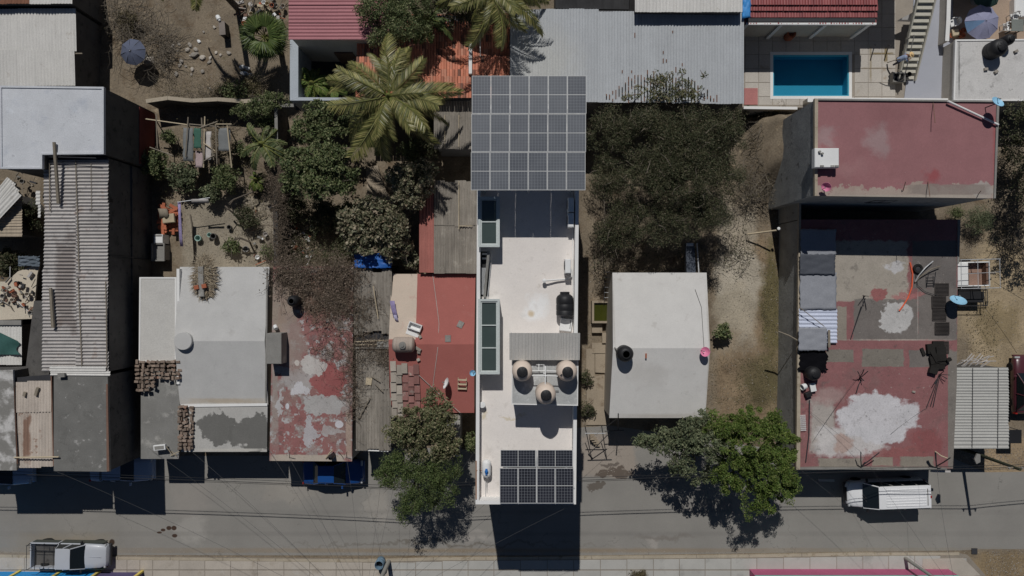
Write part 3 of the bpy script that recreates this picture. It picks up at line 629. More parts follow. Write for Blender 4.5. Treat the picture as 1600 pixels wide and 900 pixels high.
mb = MB(); mb.tube([W(165, 440, 5.5), W(166, 480, 5.52), W(167, 575, 5.5)], 0.03, 5); mb.build('ridge_rod', m_wood, r)
mb = MB(); mb.tube([W(142, 254, 5.5), W(143, 330, 5.5)], 0.018, 5); mb.build('ridge_rod', m_wood, r)
corr_roof(r, m_cor_w, 56, 298, 64, 340, 5.1, 'x', 0.2, 0.03, na=2, name='side_sheet', jit=0.15)
corr_roof(r, m_cor_w, 82, 572, 168, 587, 5.55, 'x', 0.24, 0.03, na=2, name='ridge_sheet', jit=0.2, rot=0.01)
mb = MB(); mb.box(*W(97, 586, 5.66)[:2], 5.62, 0.42, 0.24, 0.15, 0.05); mb.build('block', m_grey, r)
xx = P_[1][0]-0.05; yy = P_[1][1]
for i, t in enumerate((2.6, 3.9, 6.6, 7.9, 10.2)): mb = MB(); mb.box(xx+0.02, yy-t, 4.7, 0.06, 0.22, 0.3); mb.build('vent_opening', m_black, r)
mb = MB(); mb.box(xx+0.07, (P_[1][1]+P_[2][1])/2, 2.55, 0.12, P_[1][1]-P_[2][1]-0.2, 0.1); mb.build('ledge', m_dgrey, r)
mb = MB(); mb.tube([(xx+0.1, yy-6, 0), (xx+0.1, yy-6, 5.2)], 0.05, 6); mb.build('downpipe', m_frame, r)
for a, b, lab in (((84.5, 222, 6.2), (91.5, 318, 5.65), 'grey timber pole leaning from the whitewashed roof onto the ribbed roof'), ((79, 450, 5.62), (83, 512, 5.62), 'short grey timber lying loose on the lower half of the ribbed roof')):
    mb = MB(); mb.tube([W(*a), W(*b)], 0.095, 6, r2=0.11); tag(mb.build('timber_pole', m_wood), lab, 'timber')
# street end roofs
r, P_ = bld('street_house', 'street house with stained grey concrete roof at the end of the ribbed roof', 'building', [(84, 583), (168, 586), (172, 737), (84, 736)], 5.5, m_dgrey, m_conc_a)
win(r, (P_[2][0]+P_[3][0])/2, P_[2][1]+0.02, 0.02, 1.0, 2.1, 's', True)
mb = MB(); O = ppoly([(166.5, 600), (169, 600), (171.5, 736), (167.5, 736)], 5.5); mb.prism(O, 5.502, 5.56); mb.build('edge_course', m_rosec, r)
m_cor_r = mat('rust_stained_sheet', C8(168, 158, 148), var=0.1, streak=0.12, objvar=0.08, patches=[pn(0.585, C8(120, 78, 56), 0.07, 1.6, 0.75), pe('b', 5.4, 40, 685, 7, 45, C8(112, 70, 48), 0.4, 1.4, 2.0, 0.8)])
r, P_ = bld('roofed_passage', 'narrow strip roof of rust stained corrugated sheets between two concrete roofs', 'building', [(24, 590), (82, 585), (84, 728), (29, 730)], 5.2, m_dgrey, m_frame, slab=0.05)
corr_roof(r, m_cor_r, 25, 596, 80, 644, 5.36, 'y', 0.2, 0.03, na=3, nb=1, name='roof_sheet', rot=0.006, jit=0.05); corr_roof(r, m_cor_r, 27, 642, 83, 730, 5.31, 'y', 0.2, 0.03, na=3, nb=1, name='roof_sheet', rot=0.006, jit=0.06)
for a, b in (((21.5, 606), (27, 725)), ((80.5, 588), (84, 728))): mb = MB(); mb.tube([W(*a, 5.44), W(*b, 5.44)], 0.05, 4); mb.build('edge_batten', m_rosec, r)
mb = MB(); mb.tube([W(22, 715, 5.55), W(92, 714, 5.65)], 0.045, 6); mb.build('cross_pole', m_woodl, r)
for px, py in ((38, 616), (57, 612)): mb = MB(); mb.box(*W(px, py, 5.5)[:2], 5.39, 0.16, 0.5 if px > 50 else 0.26, 0.14, -0.3); mb.build('weight_block', m_wood, r)
r, P_ = bld('street_house', 'leftmost street house with blotchy whitewashed concrete roof', 'building', [(-90, 580), (20, 578), (26, 735), (-90, 735)], 5.5, m_dgrey, m_conc_w2)
# green tarp shed, far left
m_green = mat('green_tarp', C8(50, 82, 78), var=0.12, rough=0.6, bump=0.3, bscale=6)
r, P_ = bld('low_shed', 'low shed of white corrugated sheets partly under a green tarp, far left', 'shed', [(-60, 506), (34, 506), (27, 566), (-60, 568)], 3.0, m_dgrey, m_frame, slab=0.05)
corr_roof(r, m_cor_w, -60, 506, 34, 570, 3.12, 'y', 0.2, 0.03, na=4, name='roof_sheet')
mb = MB(); mb.box(*W(-10, 504, 3.2)[:2], 3.15, 3.6, 0.3, 0.12); mb.build('edge_slab', m_grey, r)
mb = MB(); vs = []; n = 12
for j in range(7):
    for i in range(n+1):
        t = i/n; px = -60+t*88+3*math.sin(j*1.3)*(i == n); top = 552-40*math.sin(min(1.0, t*1.05)*PI)**0.6*(0.35+0.65*(1-t)) if t < 0.95 else 530; top = 514+max(0, (t-0.55))*42; py = top+(554-top)*j/6
        vs.append(W(px, py, 3.32+0.07*math.sin(i*1.3+j*0.8)+0.05*math.sin(i*3.1)))
fs = [(j*(n+1)+i, j*(n+1)+i+1, (j+1)*(n+1)+i+1, (j+1)*(n+1)+i) for j in range(6) for i in range(n)]
mb.add(vs, fs, True); tag(mb.build('green_tarp', m_green), 'green tarpaulin spread over the low shed at the left frame edge', 'tarpaulin')
# sloping dark sheet
r = T('dark_lean_to', 'dark sloping concrete slab against the left side of the ribbed roof', 'lean-to', W(60, 540, 0))
mb = MB(); mb.prism([W(53, 470, 4.2), W(72, 470, 4.4), W(77, 590, 4.4), W(38, 592, 4.0)], 3.9, 4.3, bot=True); mb.build('slab', m_dgrey, r)
mb = MB(); mb.box(*W(40, 545, 0)[:2], 0, 1.2, 3.5, 2.2); mb.build('wall', m_dgrey, r)
# beige slab roof with clutter, far left
m_cream = mat('cream_slab', C8(178, 168, 152), var=0.08, patches=[pn(0.6, C8(140, 128, 112), 0.1, 1.5, 0.5)])
r, P_ = bld('cluttered_roof', 'low building with a cream roof slab covered in scrap, far left', 'building', [(-60, 440), (10, 440), (28, 424), (62, 412), (58, 430), (52, 498), (-60, 502)], 3.2, m_dgrey, m_cream)
# small house roofs left of trees
m_shack = mat('shack_sheet', C8(150, 138, 122), var=0.15, streak=0.15, objvar=0.1)
r, P_ = bld('small_shack', 'small shack roofed with ribbed tan sheets beside the tree, far left', 'shed', [(-60, 300), (8, 300), (30, 325), (34, 368), (-60, 370)], 3.0, m_dgrey, m_frame, slab=0.05)
corr_roof(r, m_shack, -60, 302, 35, 370, 3.15, 'x', 0.2, 0.03, na=4, nb=1, name='roof_sheet')
for i, (a, b) in enumerate((((-30, 340), (18, 282)), ((-24, 352), (25, 292)), ((-12, 345), (30, 300)))):
    x0, y0, _ = W(*a, 3.5); x1, y1, _ = W(*b, 3.5); L_ = math.hypot(x1-x0, y1-y0); cx, cy = (x0+x1)/2, (y0+y1)/2
    corr_sheet('loose_sheet', r, m_cor_w, cx-0.35, cx+0.35, cy-L_/2, cy+L_/2, 3.5+0.08*i, None, 'y', 0.2, 0.03, rz=-math.atan2(x1-x0, y1-y0))
# ---- white-grey house with round lid
H6 = 3.2
m_h6 = mat('pale_grey_roof', C8(170, 169, 167), crack=(0.3, 0.015, 0.18, 0.48), var=0.07, fine=0.07, patches=[pe('b', H6, 350, 627, 75, 5, C8(160, 148, 132), 0.6, 0.9, 1.5, 0.8), pn(0.62, C8(150, 148, 145), 0.1, 1.0, 0.5),
    pe('b', H6, 350, 632.5, 75, 1.2, C8(200, 198, 194), 0.5, 0.4, 1.0, 1.0)])
m_h6b = mat('damp_grey_roof', C8(158, 156, 152), var=0.08, patches=[pe('e', H6, 340, 668, 30, 26, C8(92, 91, 88), 0.08, 1.0, 1.3, 0.95), pe('e', H6, 395, 676, 38, 26, C8(92, 91, 88), 0.08, 0.9, 1.3, 0.95), pe('b', H6, 360, 703, 70, 2.5, C8(168, 165, 158), 0.5, 0.8, 2)])
m_h6c = mat('mottled_grey_roof', C8(114, 113, 110), var=0.14, patches=[pn(0.54, C8(146, 144, 140), 0.12, 1.2, 0.8), pn(0.62, C8(90, 88, 86), 0.08, 2.0, 0.5)])
r, P_, g6 = gable('low_ridged_house', 'pale grey house with a faint ridge, a round lid and brick piles on top', 'building', 281, 417, 421, 632, 533, H6-0.25, 0.75, m_wallcream, m_h6, x1b=419)
r, P_ = bld('street_annex', 'street annex with damp dark stains on its pale flat roof', 'building', [(283, 634), (418, 633), (417, 706), (283, 706)], H6, m_wallcream, m_h6b)
mb = MB(); mb.prism(ppoly([(283, 632), (418, 630), (418, 634), (283, 636)], H6), H6+0.003, H6+0.06); mb.build('ridge', m_coping, r)
P_ = [None]*3+[P_[2], P_[3]]
win(r, (P_[3][0]+P_[4][0])/2+1, P_[3][1]+0.03, 1.0, 1.4, 1.2, 's'); win(r, (P_[3][0]+P_[4][0])/2-1.2, P_[3][1]+0.03, 0.02, 1.0, 2.1, 's', True)
mb = MB(); mb.prism(ppoly([(277, 420), (281.5, 420), (281.5, 600), (277, 600)], H6), H6-0.4, H6+0.1); mb.build('edge_kerb', m_coping, r)
mb = MB(); mb.tube([W(417.5, 419, g6(419)+0.03), W(416.5, 533, g6(533)+0.03), W(415.5, 630, g6(630)+0.03)], 0.07, 4); mb.build('edge_kerb', m_grey, r)
m_h6d = mat('white_roof_strip', C8(174, 172, 168), var=0.06, patches=[pn(0.7, C8(60, 55, 50), 0.03, 5, 0.5)])
r, P_ = bld('flat_roofed_annex', 'narrow white flat roofed annex left of the round lid roof', 'building', [(218, 433), (276, 433), (276, 566), (217, 566)], 3.1, m_dgrey, m_h6d, parapet=(0.03, 0.1, m_coping))
r, P_ = bld('flat_roofed_annex', 'mottled grey street annex carrying a small white box, left of the brick piles', 'building', [(220, 580), (281, 580), (279, 717), (220, 717)], 3.0, m_dgrey, m_h6c)
win(r, (P_[2][0]+P_[3][0])/2, P_[2][1]+0.03, 0.02, 0.9, 2.1, 's', True)
mb = MB(); mb.lathe([(0.56, 0), (0.56, 0.24), (0.54, 0.26), (0, 0.27)], 36, *W(291.5, 532, 3.4)[:2], z=g6(532)-0.03); tag(mb.build('round_lid', m_h6), 'round pale concrete lid on the grey-white flat roof', 'cistern lid')
r = T('white_box', 'small white box with pale rods on the mottled grey annex', 'box', W(251, 704, 3.0)); x, y, _ = W(250, 699, 3.4)
mb = MB(); mb.bbox(x, y, 3.3, 0.75, 0.34, 0.2, 0.02, 0.1); mb.build('box', m_whitep, r); mb = MB(); mb.box(x, y, 3.502, 0.6, 0.22, 0.01, 0.1); mb.build('grille', m_grey, r)
for s in (-0.25, 0.25): mb = MB(); mb.tube([(x+s, y, 3.0), (x+s, y, 3.3)], 0.02, 4); mb.build('leg', m_frame, r)
for a, b in (((260, 698, 3.4), (270, 712, 3.1)), ((266, 712, 3.1), (281, 705, 3.3)), ((268, 705, 3.3), (276, 713, 3.1))): pipe(r, [a, b], 0.025, m_woodl, 'rod')
def brickpile(label, px0, py0, px1, py1, h, nx, ny, layers=2, skip=None, name='brick_pile', cat='brick pile', sz=(0.27, 0.15, 0.12), m=None):
    r = T(name, label, cat, W((px0+px1)/2, (py0+py1)/2, h)); base = None; x0, y1, _ = W(px0, py0, h); x1, y0, _ = W(px1, py1, h); cnt = 0
    for k in range(layers):
        for i in range(nx):
            for j in range(ny):
                u, v = (i+0.5)/nx, (j+0.5)/ny
                if skip and skip(u, v): continue
                if k and random.random() < 0.35*k: continue
                if base is None:
                    mb = MB(); mb.bbox(0, 0, 0, *sz, 0.012); base = mb.build('brick', m or m_brick, None); o = base; o.parent = r; base.location = (0, 0, 0)
                else: o = base.copy(); COL.objects.link(o); o.parent = r
                o.location = (x0+(x1-x0)*u+random.gauss(0, 0.03)-r.location.x, y1+(y0-y1)*v+random.gauss(0, 0.02)-r.location.y, 0.005+k*(sz[2]+0.006)+random.uniform(0, 0.02))
                o.rotation_euler = (random.uniform(-.12, .12), random.uniform(-.12, .12), random.choice((0, 0, 0, PI/2, 0.4, -0.5, 0.15, -0.1))+random.gauss(0, 0.1)); cnt += 1
    return r
brickpile('wide pile of loose grey-brown bricks across the gap between two flat roofs', 213, 562, 285, 612, 3.25, 9, 8, 2, lambda u, v: v > 0.62 and u > 0.34+0.5*(1-v) or (v > 0.85 and u > 0.3))
brickpile('narrow column of stacked bricks along the damp stained roof edge', 279, 633, 304, 702, 3.25, 3, 12, 2)
# thatch heap
m_straw = mat('dry_palm_straw', (0.3, 0.24, 0.17), island=[(0.16, 0.12, 0.08), (0.33, 0.27, 0.19), (0.42, 0.36, 0.27)], rough=0.9, bump=0)
def straw(label, px, py, h, rx, ry, n, name='palm_thatch', cat='thatch', ln=0.7, ang=None, m=None):
    c = np.array(W(px, py, h)); u = RNG.uniform(-1, 1, (n, 2)); u = u[(u**2).sum(1) < 1]; n = len(u)
    P0 = c+np.stack([u[:, 0]*rx, u[:, 1]*ry, 0.05+RNG.uniform(0, 0.3, n)*(1-(u**2).sum(1))], 1)
    d = np.stack([u[:, 0]*1.4+RNG.normal(0, 0.3, n), -np.abs(RNG.normal(0.6, 0.5, n))*np.where(u[:, 1] < 0.2, 1, -1), np.zeros(n)], 1)
    r = T(name, label, cat, W(px, py, h-0.0)); Q = leafquads(P0, ln, 0.035, up=2.0, dirv=d)
    o = quads('straw', Q, m or m_straw, r); return r
straw('heap of dry palm thatch spilling over the back edge of the pale flat roof', 320, 432, 3.3, 0.75, 1.45, 900)
mb = MB(); mb.bbox(*W(313, 440, 3.7)[:2], 3.25, 0.34, 1.9, 0.4, 0.02, 0.03); tag(mb.build('concrete_post', m_grey), 'pale square post lying in the heap of dry thatch', 'post')
for px, py in ((309, 449), (321, 447)): mb = MB(); mb.bbox(*W(px, py, 3.5)[:2], 3.6, 0.3, 0.26, 0.15, 0.01, 0.2); tag(mb.build('terracotta_block', m_terracotta), 'small terracotta block on the thatch heap, %s of two' % ('left' if px < 315 else 'right'), 'block')
# ---- red and grey peeling roof
H7 = 3.2
PG = C8(158, 156, 156)
m_h7 = mat('peeling_red_roof', C8(130, 78, 75), crack=(0.5, 0.02, 0.3, 0.48), var=0.12, patches=[
    pn(0.47, C8(122, 104, 98), 0.14, 0.45, 0.85), pn(0.54, C8(136, 128, 124), 0.05, 1.1, 0.85), pn(0.57, PG, 0.03, 2.2, 0.85), pn(0.6, C8(104, 72, 70), 0.05, 1.7, 0.7), pe('b', H7, 430, 570, 6, 150, C8(138, 130, 124), 0.5, 1.4, 1.0, 0.8), pe('e', H7, 470, 590, 40, 20, C8(150, 146, 144), 0.15, 1.3, 1.8, 0.85),
    pe('e', H7, 505, 460, 62, 50, C8(96, 78, 66), 0.4, 1.0, 1.0, 0.85), pe('e', H7, 440, 470, 24, 60, C8(136, 124, 112), 0.2, 1.2, 1.2, 0.85), pe('e', H7, 455, 540, 26, 50, C8(132, 118, 112), 0.3, 1.0, 1.5, 0.8),
    pe('e', H7, 515, 595, 26, 28, C8(132, 62, 60), 0.1, 0.7, 1.4, 0.95), pe('e', H7, 470, 606, 12, 10, C8(172, 170, 172), 0.1, 0.8, 2.5, 0.95), pe('e', H7, 492, 570, 20, 10, C8(168, 164, 160), 0.1, 0.9, 2.5, 0.9),
    pe('e', H7, 505, 632, 36, 14, C8(150, 148, 146), 0.06, 1.3, 1.6, 0.95), pe('e', H7, 485, 675, 10, 26, C8(156, 154, 156), 0.06, 1.3, 2.0, 0.9), pe('e', H7, 530, 663, 7, 6, C8(176, 174, 178), 0.1, 0.6, 3, 0.95), pe('e', H7, 449, 635, 3, 5, C8(178, 178, 182), 0.1, 0.6, 3, 0.95),
    pe('e', H7, 437, 630, 4, 26, C8(160, 158, 158), 0.1, 1.2, 2.5, 0.9), pe('e', H7, 518, 673, 22, 8, C8(150, 146, 144), 0.08, 1.4, 2.2, 0.8),
    pe('b', H7, 486, 716, 66, 6, C8(160, 150, 138), 0.2, 0.9, 1.5, 0.95), pe('b', H7, 545, 680, 5, 45, C8(148, 132, 120), 0.3, 0.9, 1.5, 0.8), pe('e', H7, 464, 567, 4, 5, C8(172, 166, 160), 0.1, 0.5, 3, 0.9)], bump=0.2)
r, P_ = bld('peeling_roof_house', 'house with a peeling red and grey roof half buried in dry vines', 'building', [(427, 416), (552, 416), (550, 721), (421, 720)], H7, m_wallcream, m_h7)
win(r, (P_[2][0]+P_[3][0])/2, P_[2][1]+0.03, 0.02, 2.4, 2.2, 's', True)
r = T('cistern_box', 'tall grey concrete box rising between the pale roof and the peeling red roof', 'cistern', W(430, 545, H7)); mb = MB(); mb.bbox(*W(427.5, 545, 4.4)[:2], H7-0.5, 0.92, 1.9, 1.65, 0.03); mb.build('box', m_grey, r)
def small_tank(label, px, py, z, rad, hgt, lid=False, m=None): return tank(label, px, py, z, rad, hgt, m or m_black, m_black, lid)
small_tank('open black tank standing among dry vines on the peeling red roof', 464, 470, H7, 0.36, 1.15)
r = T('paint_can', 'white can on its side beside the tall concrete box', 'can', W(430, 509, 3.3)); mb = MB(); mb.lathe([(0.0, 0), (0.13, 0.005), (0.13, 0.26), (0.0, 0.262)], 14, *W(430, 509, 3.35)[:2], z=3.4, rot=Matrix.Rotation(0.9, 3, 'X') @ Matrix.Rotation(0.5, 3, 'Y')); mb.build('body', m_whitep, r)
r = T('roof_vent', 'rusty bent pipe stub at the street edge of the peeling red roof', 'pipe', W(516, 712, H7)); pipe(r, [(509, 716, 3.25), (519, 703, 3.5)], 0.05, m_woodl)
small_tank('black drum shape imitating the pipe stub shadow at the street edge of the peeling red roof', 521, 711, H7, 0.16, 0.9)  # black solid standing in for the shadow of the pipe stub
for px in (452, 541, 537): pipe(T('rebar_stub', 'rusty rebar %s on the front of the peeling red roof' % {452: 'leaning by the left side', 541: 'upright beside the drum shape', 537: 'slanting beside the drum shape'}[px], 'rebar', W(px, 716, H7)), [(px, 716, 3.1), (px+(1 if px != 537 else -8), 706, 4.0)], 0.02, m_rosec, 'bar')
# ---- asbestos roof
r, P_ = bld('corrugated_roof_house', 'house under old grey corrugated asbestos with missing sheets, next to the red roof', 'building', [(555, 425), (614, 425), (612, 700), (557, 700)], 3.0, m_wall, m_frame, slab=0.05)
corr_roof(r, m_cor_g, 553, 422, 612, 520, 3.2, 'y', 0.2, 0.035, na=4, nb=1, name='roof_sheet', jit=0.15, rot=0.008)
corr_roof(r, m_cor_g, 556, 530, 608, 610, 3.16, 'y', 0.2, 0.035, na=3, nb=1, name='roof_sheet', jit=0.12, rot=0.008)
corr_roof(r, m_cor_g, 556, 606, 611, 702, 3.12, 'y', 0.2, 0.035, na=3, nb=1, name='roof_sheet', jit=0.1, rot=0.006)
mb = MB(); mb.tube([W(556, 703, 3.0), W(607, 705, 3.0)], 0.05, 5); mb.build('gutter', m_coping, r)
for k in range(3): mb = MB(); mb.tube([W(554, 534+k*5, 3.3), W(600+k*6, 532+k*6, 3.3)], 0.035, 5); mb.build('batten', m_woodl if k < 2 else m_grey, r)
mb = MB(); mb.box(*W(604, 538, 3.3)[:2], 3.25, 1.2, 0.35, 0.12, 0.02); mb.build('block', m_grey, r)
for a, b, w_, lab in (((576, 596), (576, 597), 0.36, 'tan square board lying on the lower asbestos sheets'),): mb = MB(); mb.box(*W(576, 596, 3.3)[:2], 3.22, 0.38, 0.46, 0.03, -0.15); tag(mb.build('board', m_woodl), lab, 'board')
for a, b, lab in (((580, 588, 3.3), (594, 597, 3.3), 'brown plank beside the tan square board on the asbestos roof'), ((586, 600, 3.3), (598, 612, 3.3), 'grey stick below the brown plank on the asbestos roof'), ((583, 447, 3.6), (591, 498, 3.4), 'long white pole lying over the shaded end of the asbestos roof'), ((560, 655, 3.25), (578, 622, 3.25), 'thin dark stick crossing the lowest asbestos sheets')):
    mb = MB(); mb.tube([W(*a), W(*b)], 0.035, 5); tag(mb.build('stick', m_wood if 'white' not in lab else m_woodl), lab, 'stick')
# ---- red flat roof + cream strip
H9 = 3.2
m_h9 = mat('red_painted_roof', C8(146, 72, 64), var=0.06, fine=0.08, patches=[pe('b', H9, 630, 470, 21.5, 60, C8(178, 164, 150), 0.02, 0.05, 1, 1.0), pn(0.6, C8(156, 92, 84), 0.12, 1.5, 0.4), pn(0.72, C8(190, 180, 170), 0.02, 6, 0.6)])
r, P_, g9 = gable('red_roof_house', 'house with a smooth red painted roof beside the white central house', 'building', 612, 428, 743, 645, 538, H9-0.3, 0.9, m_wallcream, m_h9, x0b=610, x1b=741)
win(r, P_[2][0]-1.2, P_[2][1]+0.03, 0.02, 0.9, 2.1, 's', True)
m_oldtile = mat('old_red_sheet', C8(128, 82, 76), var=0.15, objvar=0.25, patches=[pn(0.55, C8(150, 142, 134), 0.1, 2, 0.7)]); m_oldtile2 = mat('old_grey_sheet', C8(150, 142, 132), var=0.15, objvar=0.15)
rr = T('patched_tile_roof', 'small roof patched with overlapping grey and red fibre sheets below the horizontal tank', 'roof patch', W(632, 600, H9))
k = 0
for j in range(6):
    for i in range(5):
        px = 612+i*9.0+random.uniform(-1, 1); py = 566+j*14.5+((i*5) % 9)+random.uniform(-2, 2); mm = m_oldtile if i >= 2 + (j == 0) else m_oldtile2
        if random.random() < 0.12: mm = m_oldtile2
        mb = MB(); mb.box(*W(px+4, py+7, H9)[:2], g9(py+2)+0.03+0.02*((i+j) % 3), 0.36, 0.64, 0.018, random.uniform(-.04, .04), 0.03); mb.build('fibre_sheet', mm, rr)
t = T('water_tank', 'horizontal beige barrel tank with a round cap between the red and asbestos roofs', 'water tank', (0, 0, 0)); Rx = Matrix.Rotation(PI/2, 3, 'Y')
mb = MB(); mb.lathe([(0, -0.68), (0.34, -0.66), (0.46, -0.56), (0.48, -0.4), (0.46, -0.37), (0.48, -0.34), (0.48, 0.34), (0.46, 0.37), (0.48, 0.4), (0.46, 0.56), (0.34, 0.66), (0, 0.68)], 26, rot=Rx, z=0.5); mb.build('body', mat('old_beige_plastic', C8(152, 140, 130), var=0.08), t)
mb = MB(); mb.lathe([(0.22, 0.9), (0.22, 1.04), (0.1, 1.06), (0.1, 1.12), (0, 1.12)], 18); mb.build('cap', m_grey, t); x, y, _ = W(631.5, 538, 4.0); t.location = (x, y, 3.7); t.rotation_euler.z = 0.0
for s in (-0.45, 0.45): mb = MB(); mb.box(s, 0, -0.24, 0.12, 0.7, 0.3); mb.build('saddle', m_wood, t)
r = T('open_cooler', 'white open cooler box with its lid laid back, above the horizontal tank', 'cooler', (0, 0, 0)); O = rect(-0.42, -0.22, 0.42, 0.22)
mb = MB(); ring(mb, O, inset(O, 0.05), 0, 0.34); mb.box(0, 0, 0, 0.74, 0.34, 0.05); mb.build('body', m_whitep, r); mb = MB(); mb.bbox(0.0, -0.44, 0.05, 0.84, 0.4, 0.07, 0.03); mb.build('lid', m_whitep, r); x, y, _ = W(649, 510, 3.6); place(r, x, y, g9(512)+0.003, -0.35)
for i, (px, py) in enumerate(((655, 519), (657, 526), (654, 545), (655, 550), (654, 562))):
    mb = MB(); mb.bbox(*W(px, py, 3.6)[:2], g9(py)+0.0, 0.18, 0.2 if i != 2 else 0.4, 0.14, 0.015, i*0.5); tag(mb.build('loose_block', m_stone), 'loose pale block on the red roof, %s down the horizontal tank' % ('first', 'second', 'third', 'fourth', 'fifth')[i], 'block')
for px, py, rz, lab in ((719.5, 507, -0.45, 'grey tilted paving slab on the bright part of the red roof'), (700, 529, 0.02, 'flat dark grey slab near the middle of the red roof')): mb = MB(); mb.bbox(*W(px, py, g9(py))[:2], g9(py)-0.01, 0.36, 0.42, 0.09, 0.01, rz); tag(mb.build('paving_slab', m_grey), lab, 'slab')
def dish(label, px, py, z, rad, m, az, tilt, mast=0.6, name='satellite_dish'):
    r = T(name, label, 'satellite dish', (0, 0, 0)); R_ = Matrix.Rotation(az, 3, 'Z') @ Matrix.Rotation(tilt, 3, 'Y')
    pf = [(0.0, 0.0), (rad*0.35, 0.02), (rad*0.7, 0.07), (rad, 0.15), (rad*1.01, 0.165), (rad*0.98, 0.17), (rad*0.7, 0.095), (rad*0.35, 0.045), (0, 0.025)]
    mb = MB(); mb.lathe(pf, 28, z=mast, rot=R_); mb.build('reflector', m, r)
    c = Vector((0, 0, mast)); f = R_ @ Vector((0, 0, rad*0.9)); e = R_ @ Vector((rad*0.95, 0, 0.16))
    mb = MB(); mb.tube([c+e, c+f*0.9+e*0.2], 0.015, 5); mb.build('feed_arm', m_frame, r); mb = MB(); mb.tube([c+f*0.85+e*0.2, c+f*1.05+e*0.1], 0.04, 8); mb.build('receiver', m_grey, r)
    mb = MB(); mb.tube([(0, 0, 0), (0, 0, mast*0.7), c-(R_ @ Vector((0, 0, 0.03)))], 0.03, 6); mb.build('mast', m_frame, r); x, y, _ = W(px, py, z+mast); r.location = (x, y, z); return r
dish('white satellite dish seen edge-on, casting an oval shadow on the red roof', 700, 600, g9(600), 0.36, m_whitep, -1.0+PI/2+2.2, 1.25, 0.7)
dish('pale blue satellite dish on the west parapet of the white house', 737.5, 583, 8.3, 0.17, m_ltblue, 0.4, 0.3, 0.5)
r = T('wooden_stand', 'small pale yellow wooden stepladder on the red roof', 'stepladder', (0, 0, 0))
for s in (-0.27, 0.27): mb = MB(); mb.tube([(s, -0.42, 0.0), (s*0.95, 0.42, 0.45)], 0.035, 4); mb.build('side_rail', m_wy if 'm_wy' in globals() else m_woodl, r)
for k in range(3): mb = MB(); mb.box(0, -0.3+k*0.3, 0.1+k*0.16, 0.56, 0.1, 0.04); mb.build('step', m_woodl, r)
x, y, _ = W(722.5, 600, 3.4); place(r, x, y, g9(604)+0.003, -0.04)
pipe(T('roof_cable', 'pale cable snaking down the middle of the red roof', 'cable', W(680, 520, H9)), [(676, 428, g9(428)+0.03), (681, 465, g9(465)+0.03), (686, 505, g9(505)+0.03), (684, 545, g9(545)+0.03), (678, 590, g9(590)+0.03), (676, 606, g9(606)+0.03)], 0.018, m_cablel, 'line')
pipe(T('roof_cable', 'pale straight cord crossing the lower corner of the red roof', 'cable', W(680, 620, H9)), [(652, 584, g9(584)+0.1), (682, 612, g9(612)+0.06), (719, 645, 3.1)], 0.02, m_cablel, 'line')
m_purple = mat('purple_cloth', C8(128, 118, 150), var=0.3, fine=0.3, bump=0.5)
def drape(label, pts, w, m, name='cloth', cat='cloth', amp=0.05):
    vs = []; fs = []; n = len(pts); k = 5
    for i, p in enumerate(pts):
        a = Vector(W(*p))
        for j in range(k): vs.append((a.x+(j/(k-1)-0.5)*w, a.y, a.z+random.uniform(-amp, amp)+0.02))
    for i in range(n-1):
        for j in range(k-1): fs.append((i*k+j, i*k+j+1, (i+1)*k+j+1, (i+1)*k+j))
    mb = MB(); mb.add(vs, fs, True); o = mb.build(name, m); md = o.modifiers.new('thickness', 'SOLIDIFY'); md.thickness = 0.012; return tag(o, label, cat)
drape('crumpled purple cloth hanging at the edge of the cream roof strip', [(613, 470, 3.5), (614, 478, 3.55), (616, 486, 3.5), (619, 497, 3.45)], 0.3, m_purple)
drape('folded lavender cloth at the lower end of the purple cloth', [(617, 492, 3.6), (619, 498, 3.6), (621, 503, 3.5)], 0.2, mat('lavender_cloth', C8(150, 146, 170), var=0.2))
# rusty corrugated strips north of the red roof
m_cor_red = mat('red_corrugated', C8(146, 78, 68), var=0.1, streak=0.08, rough=0.6, objvar=0.05)
r, P_ = bld('brown_roof_house', 'house with long brown-grey corrugated sheets and one red strip, by the white house', 'building', [(657, 286), (745, 286), (745, 425), (655, 425)], 3.0, m_wall, m_frame, slab=0.05)
corr_roof(r, m_cor_g, 678, 283, 745, 353, 3.32, 'y', 0.17, 0.035, na=4, name='roof_sheet', rot=0.002, jit=0.06); corr_roof(r, m_cor_g, 678, 350, 746, 427, 3.28, 'y', 0.17, 0.035, na=4, name='roof_sheet', rot=0.002, jit=0.03)
corr_roof(r, m_cor_red, 655, 285, 679, 426, 3.25, 'y', 0.2, 0.03, na=2, name='roof_sheet', rot=0.001, jit=0.02)
mb = MB(); mb.tube([W(717, 283, 3.42), W(717, 358, 3.42)], 0.03, 4); mb.build('batten', m_woodl, r)
mb = MB(); mb.tube([W(717, 353, 3.42), W(738, 353, 3.42)], 0.03, 4); mb.build('batten', m_woodl, r)
r, P_ = bld('small_roof', 'small weathered corrugated roof between the orange tiles and the raised solar array', 'shed', [(680, 158), (745, 158), (745, 232), (682, 232)], 3.0, m_wall, m_frame, slab=0.05)
corr_roof(r, m_cor_g, 678, 158, 746, 233, 3.2, 'y', 0.17, 0.03, na=4, name='roof_sheet', rot=0.002)
for px in (695, 717): mb = MB(); mb.tube([W(px, 180, 3.3), W(px, 231, 3.3)], 0.025, 4); mb.build('batten', m_woodl, r)
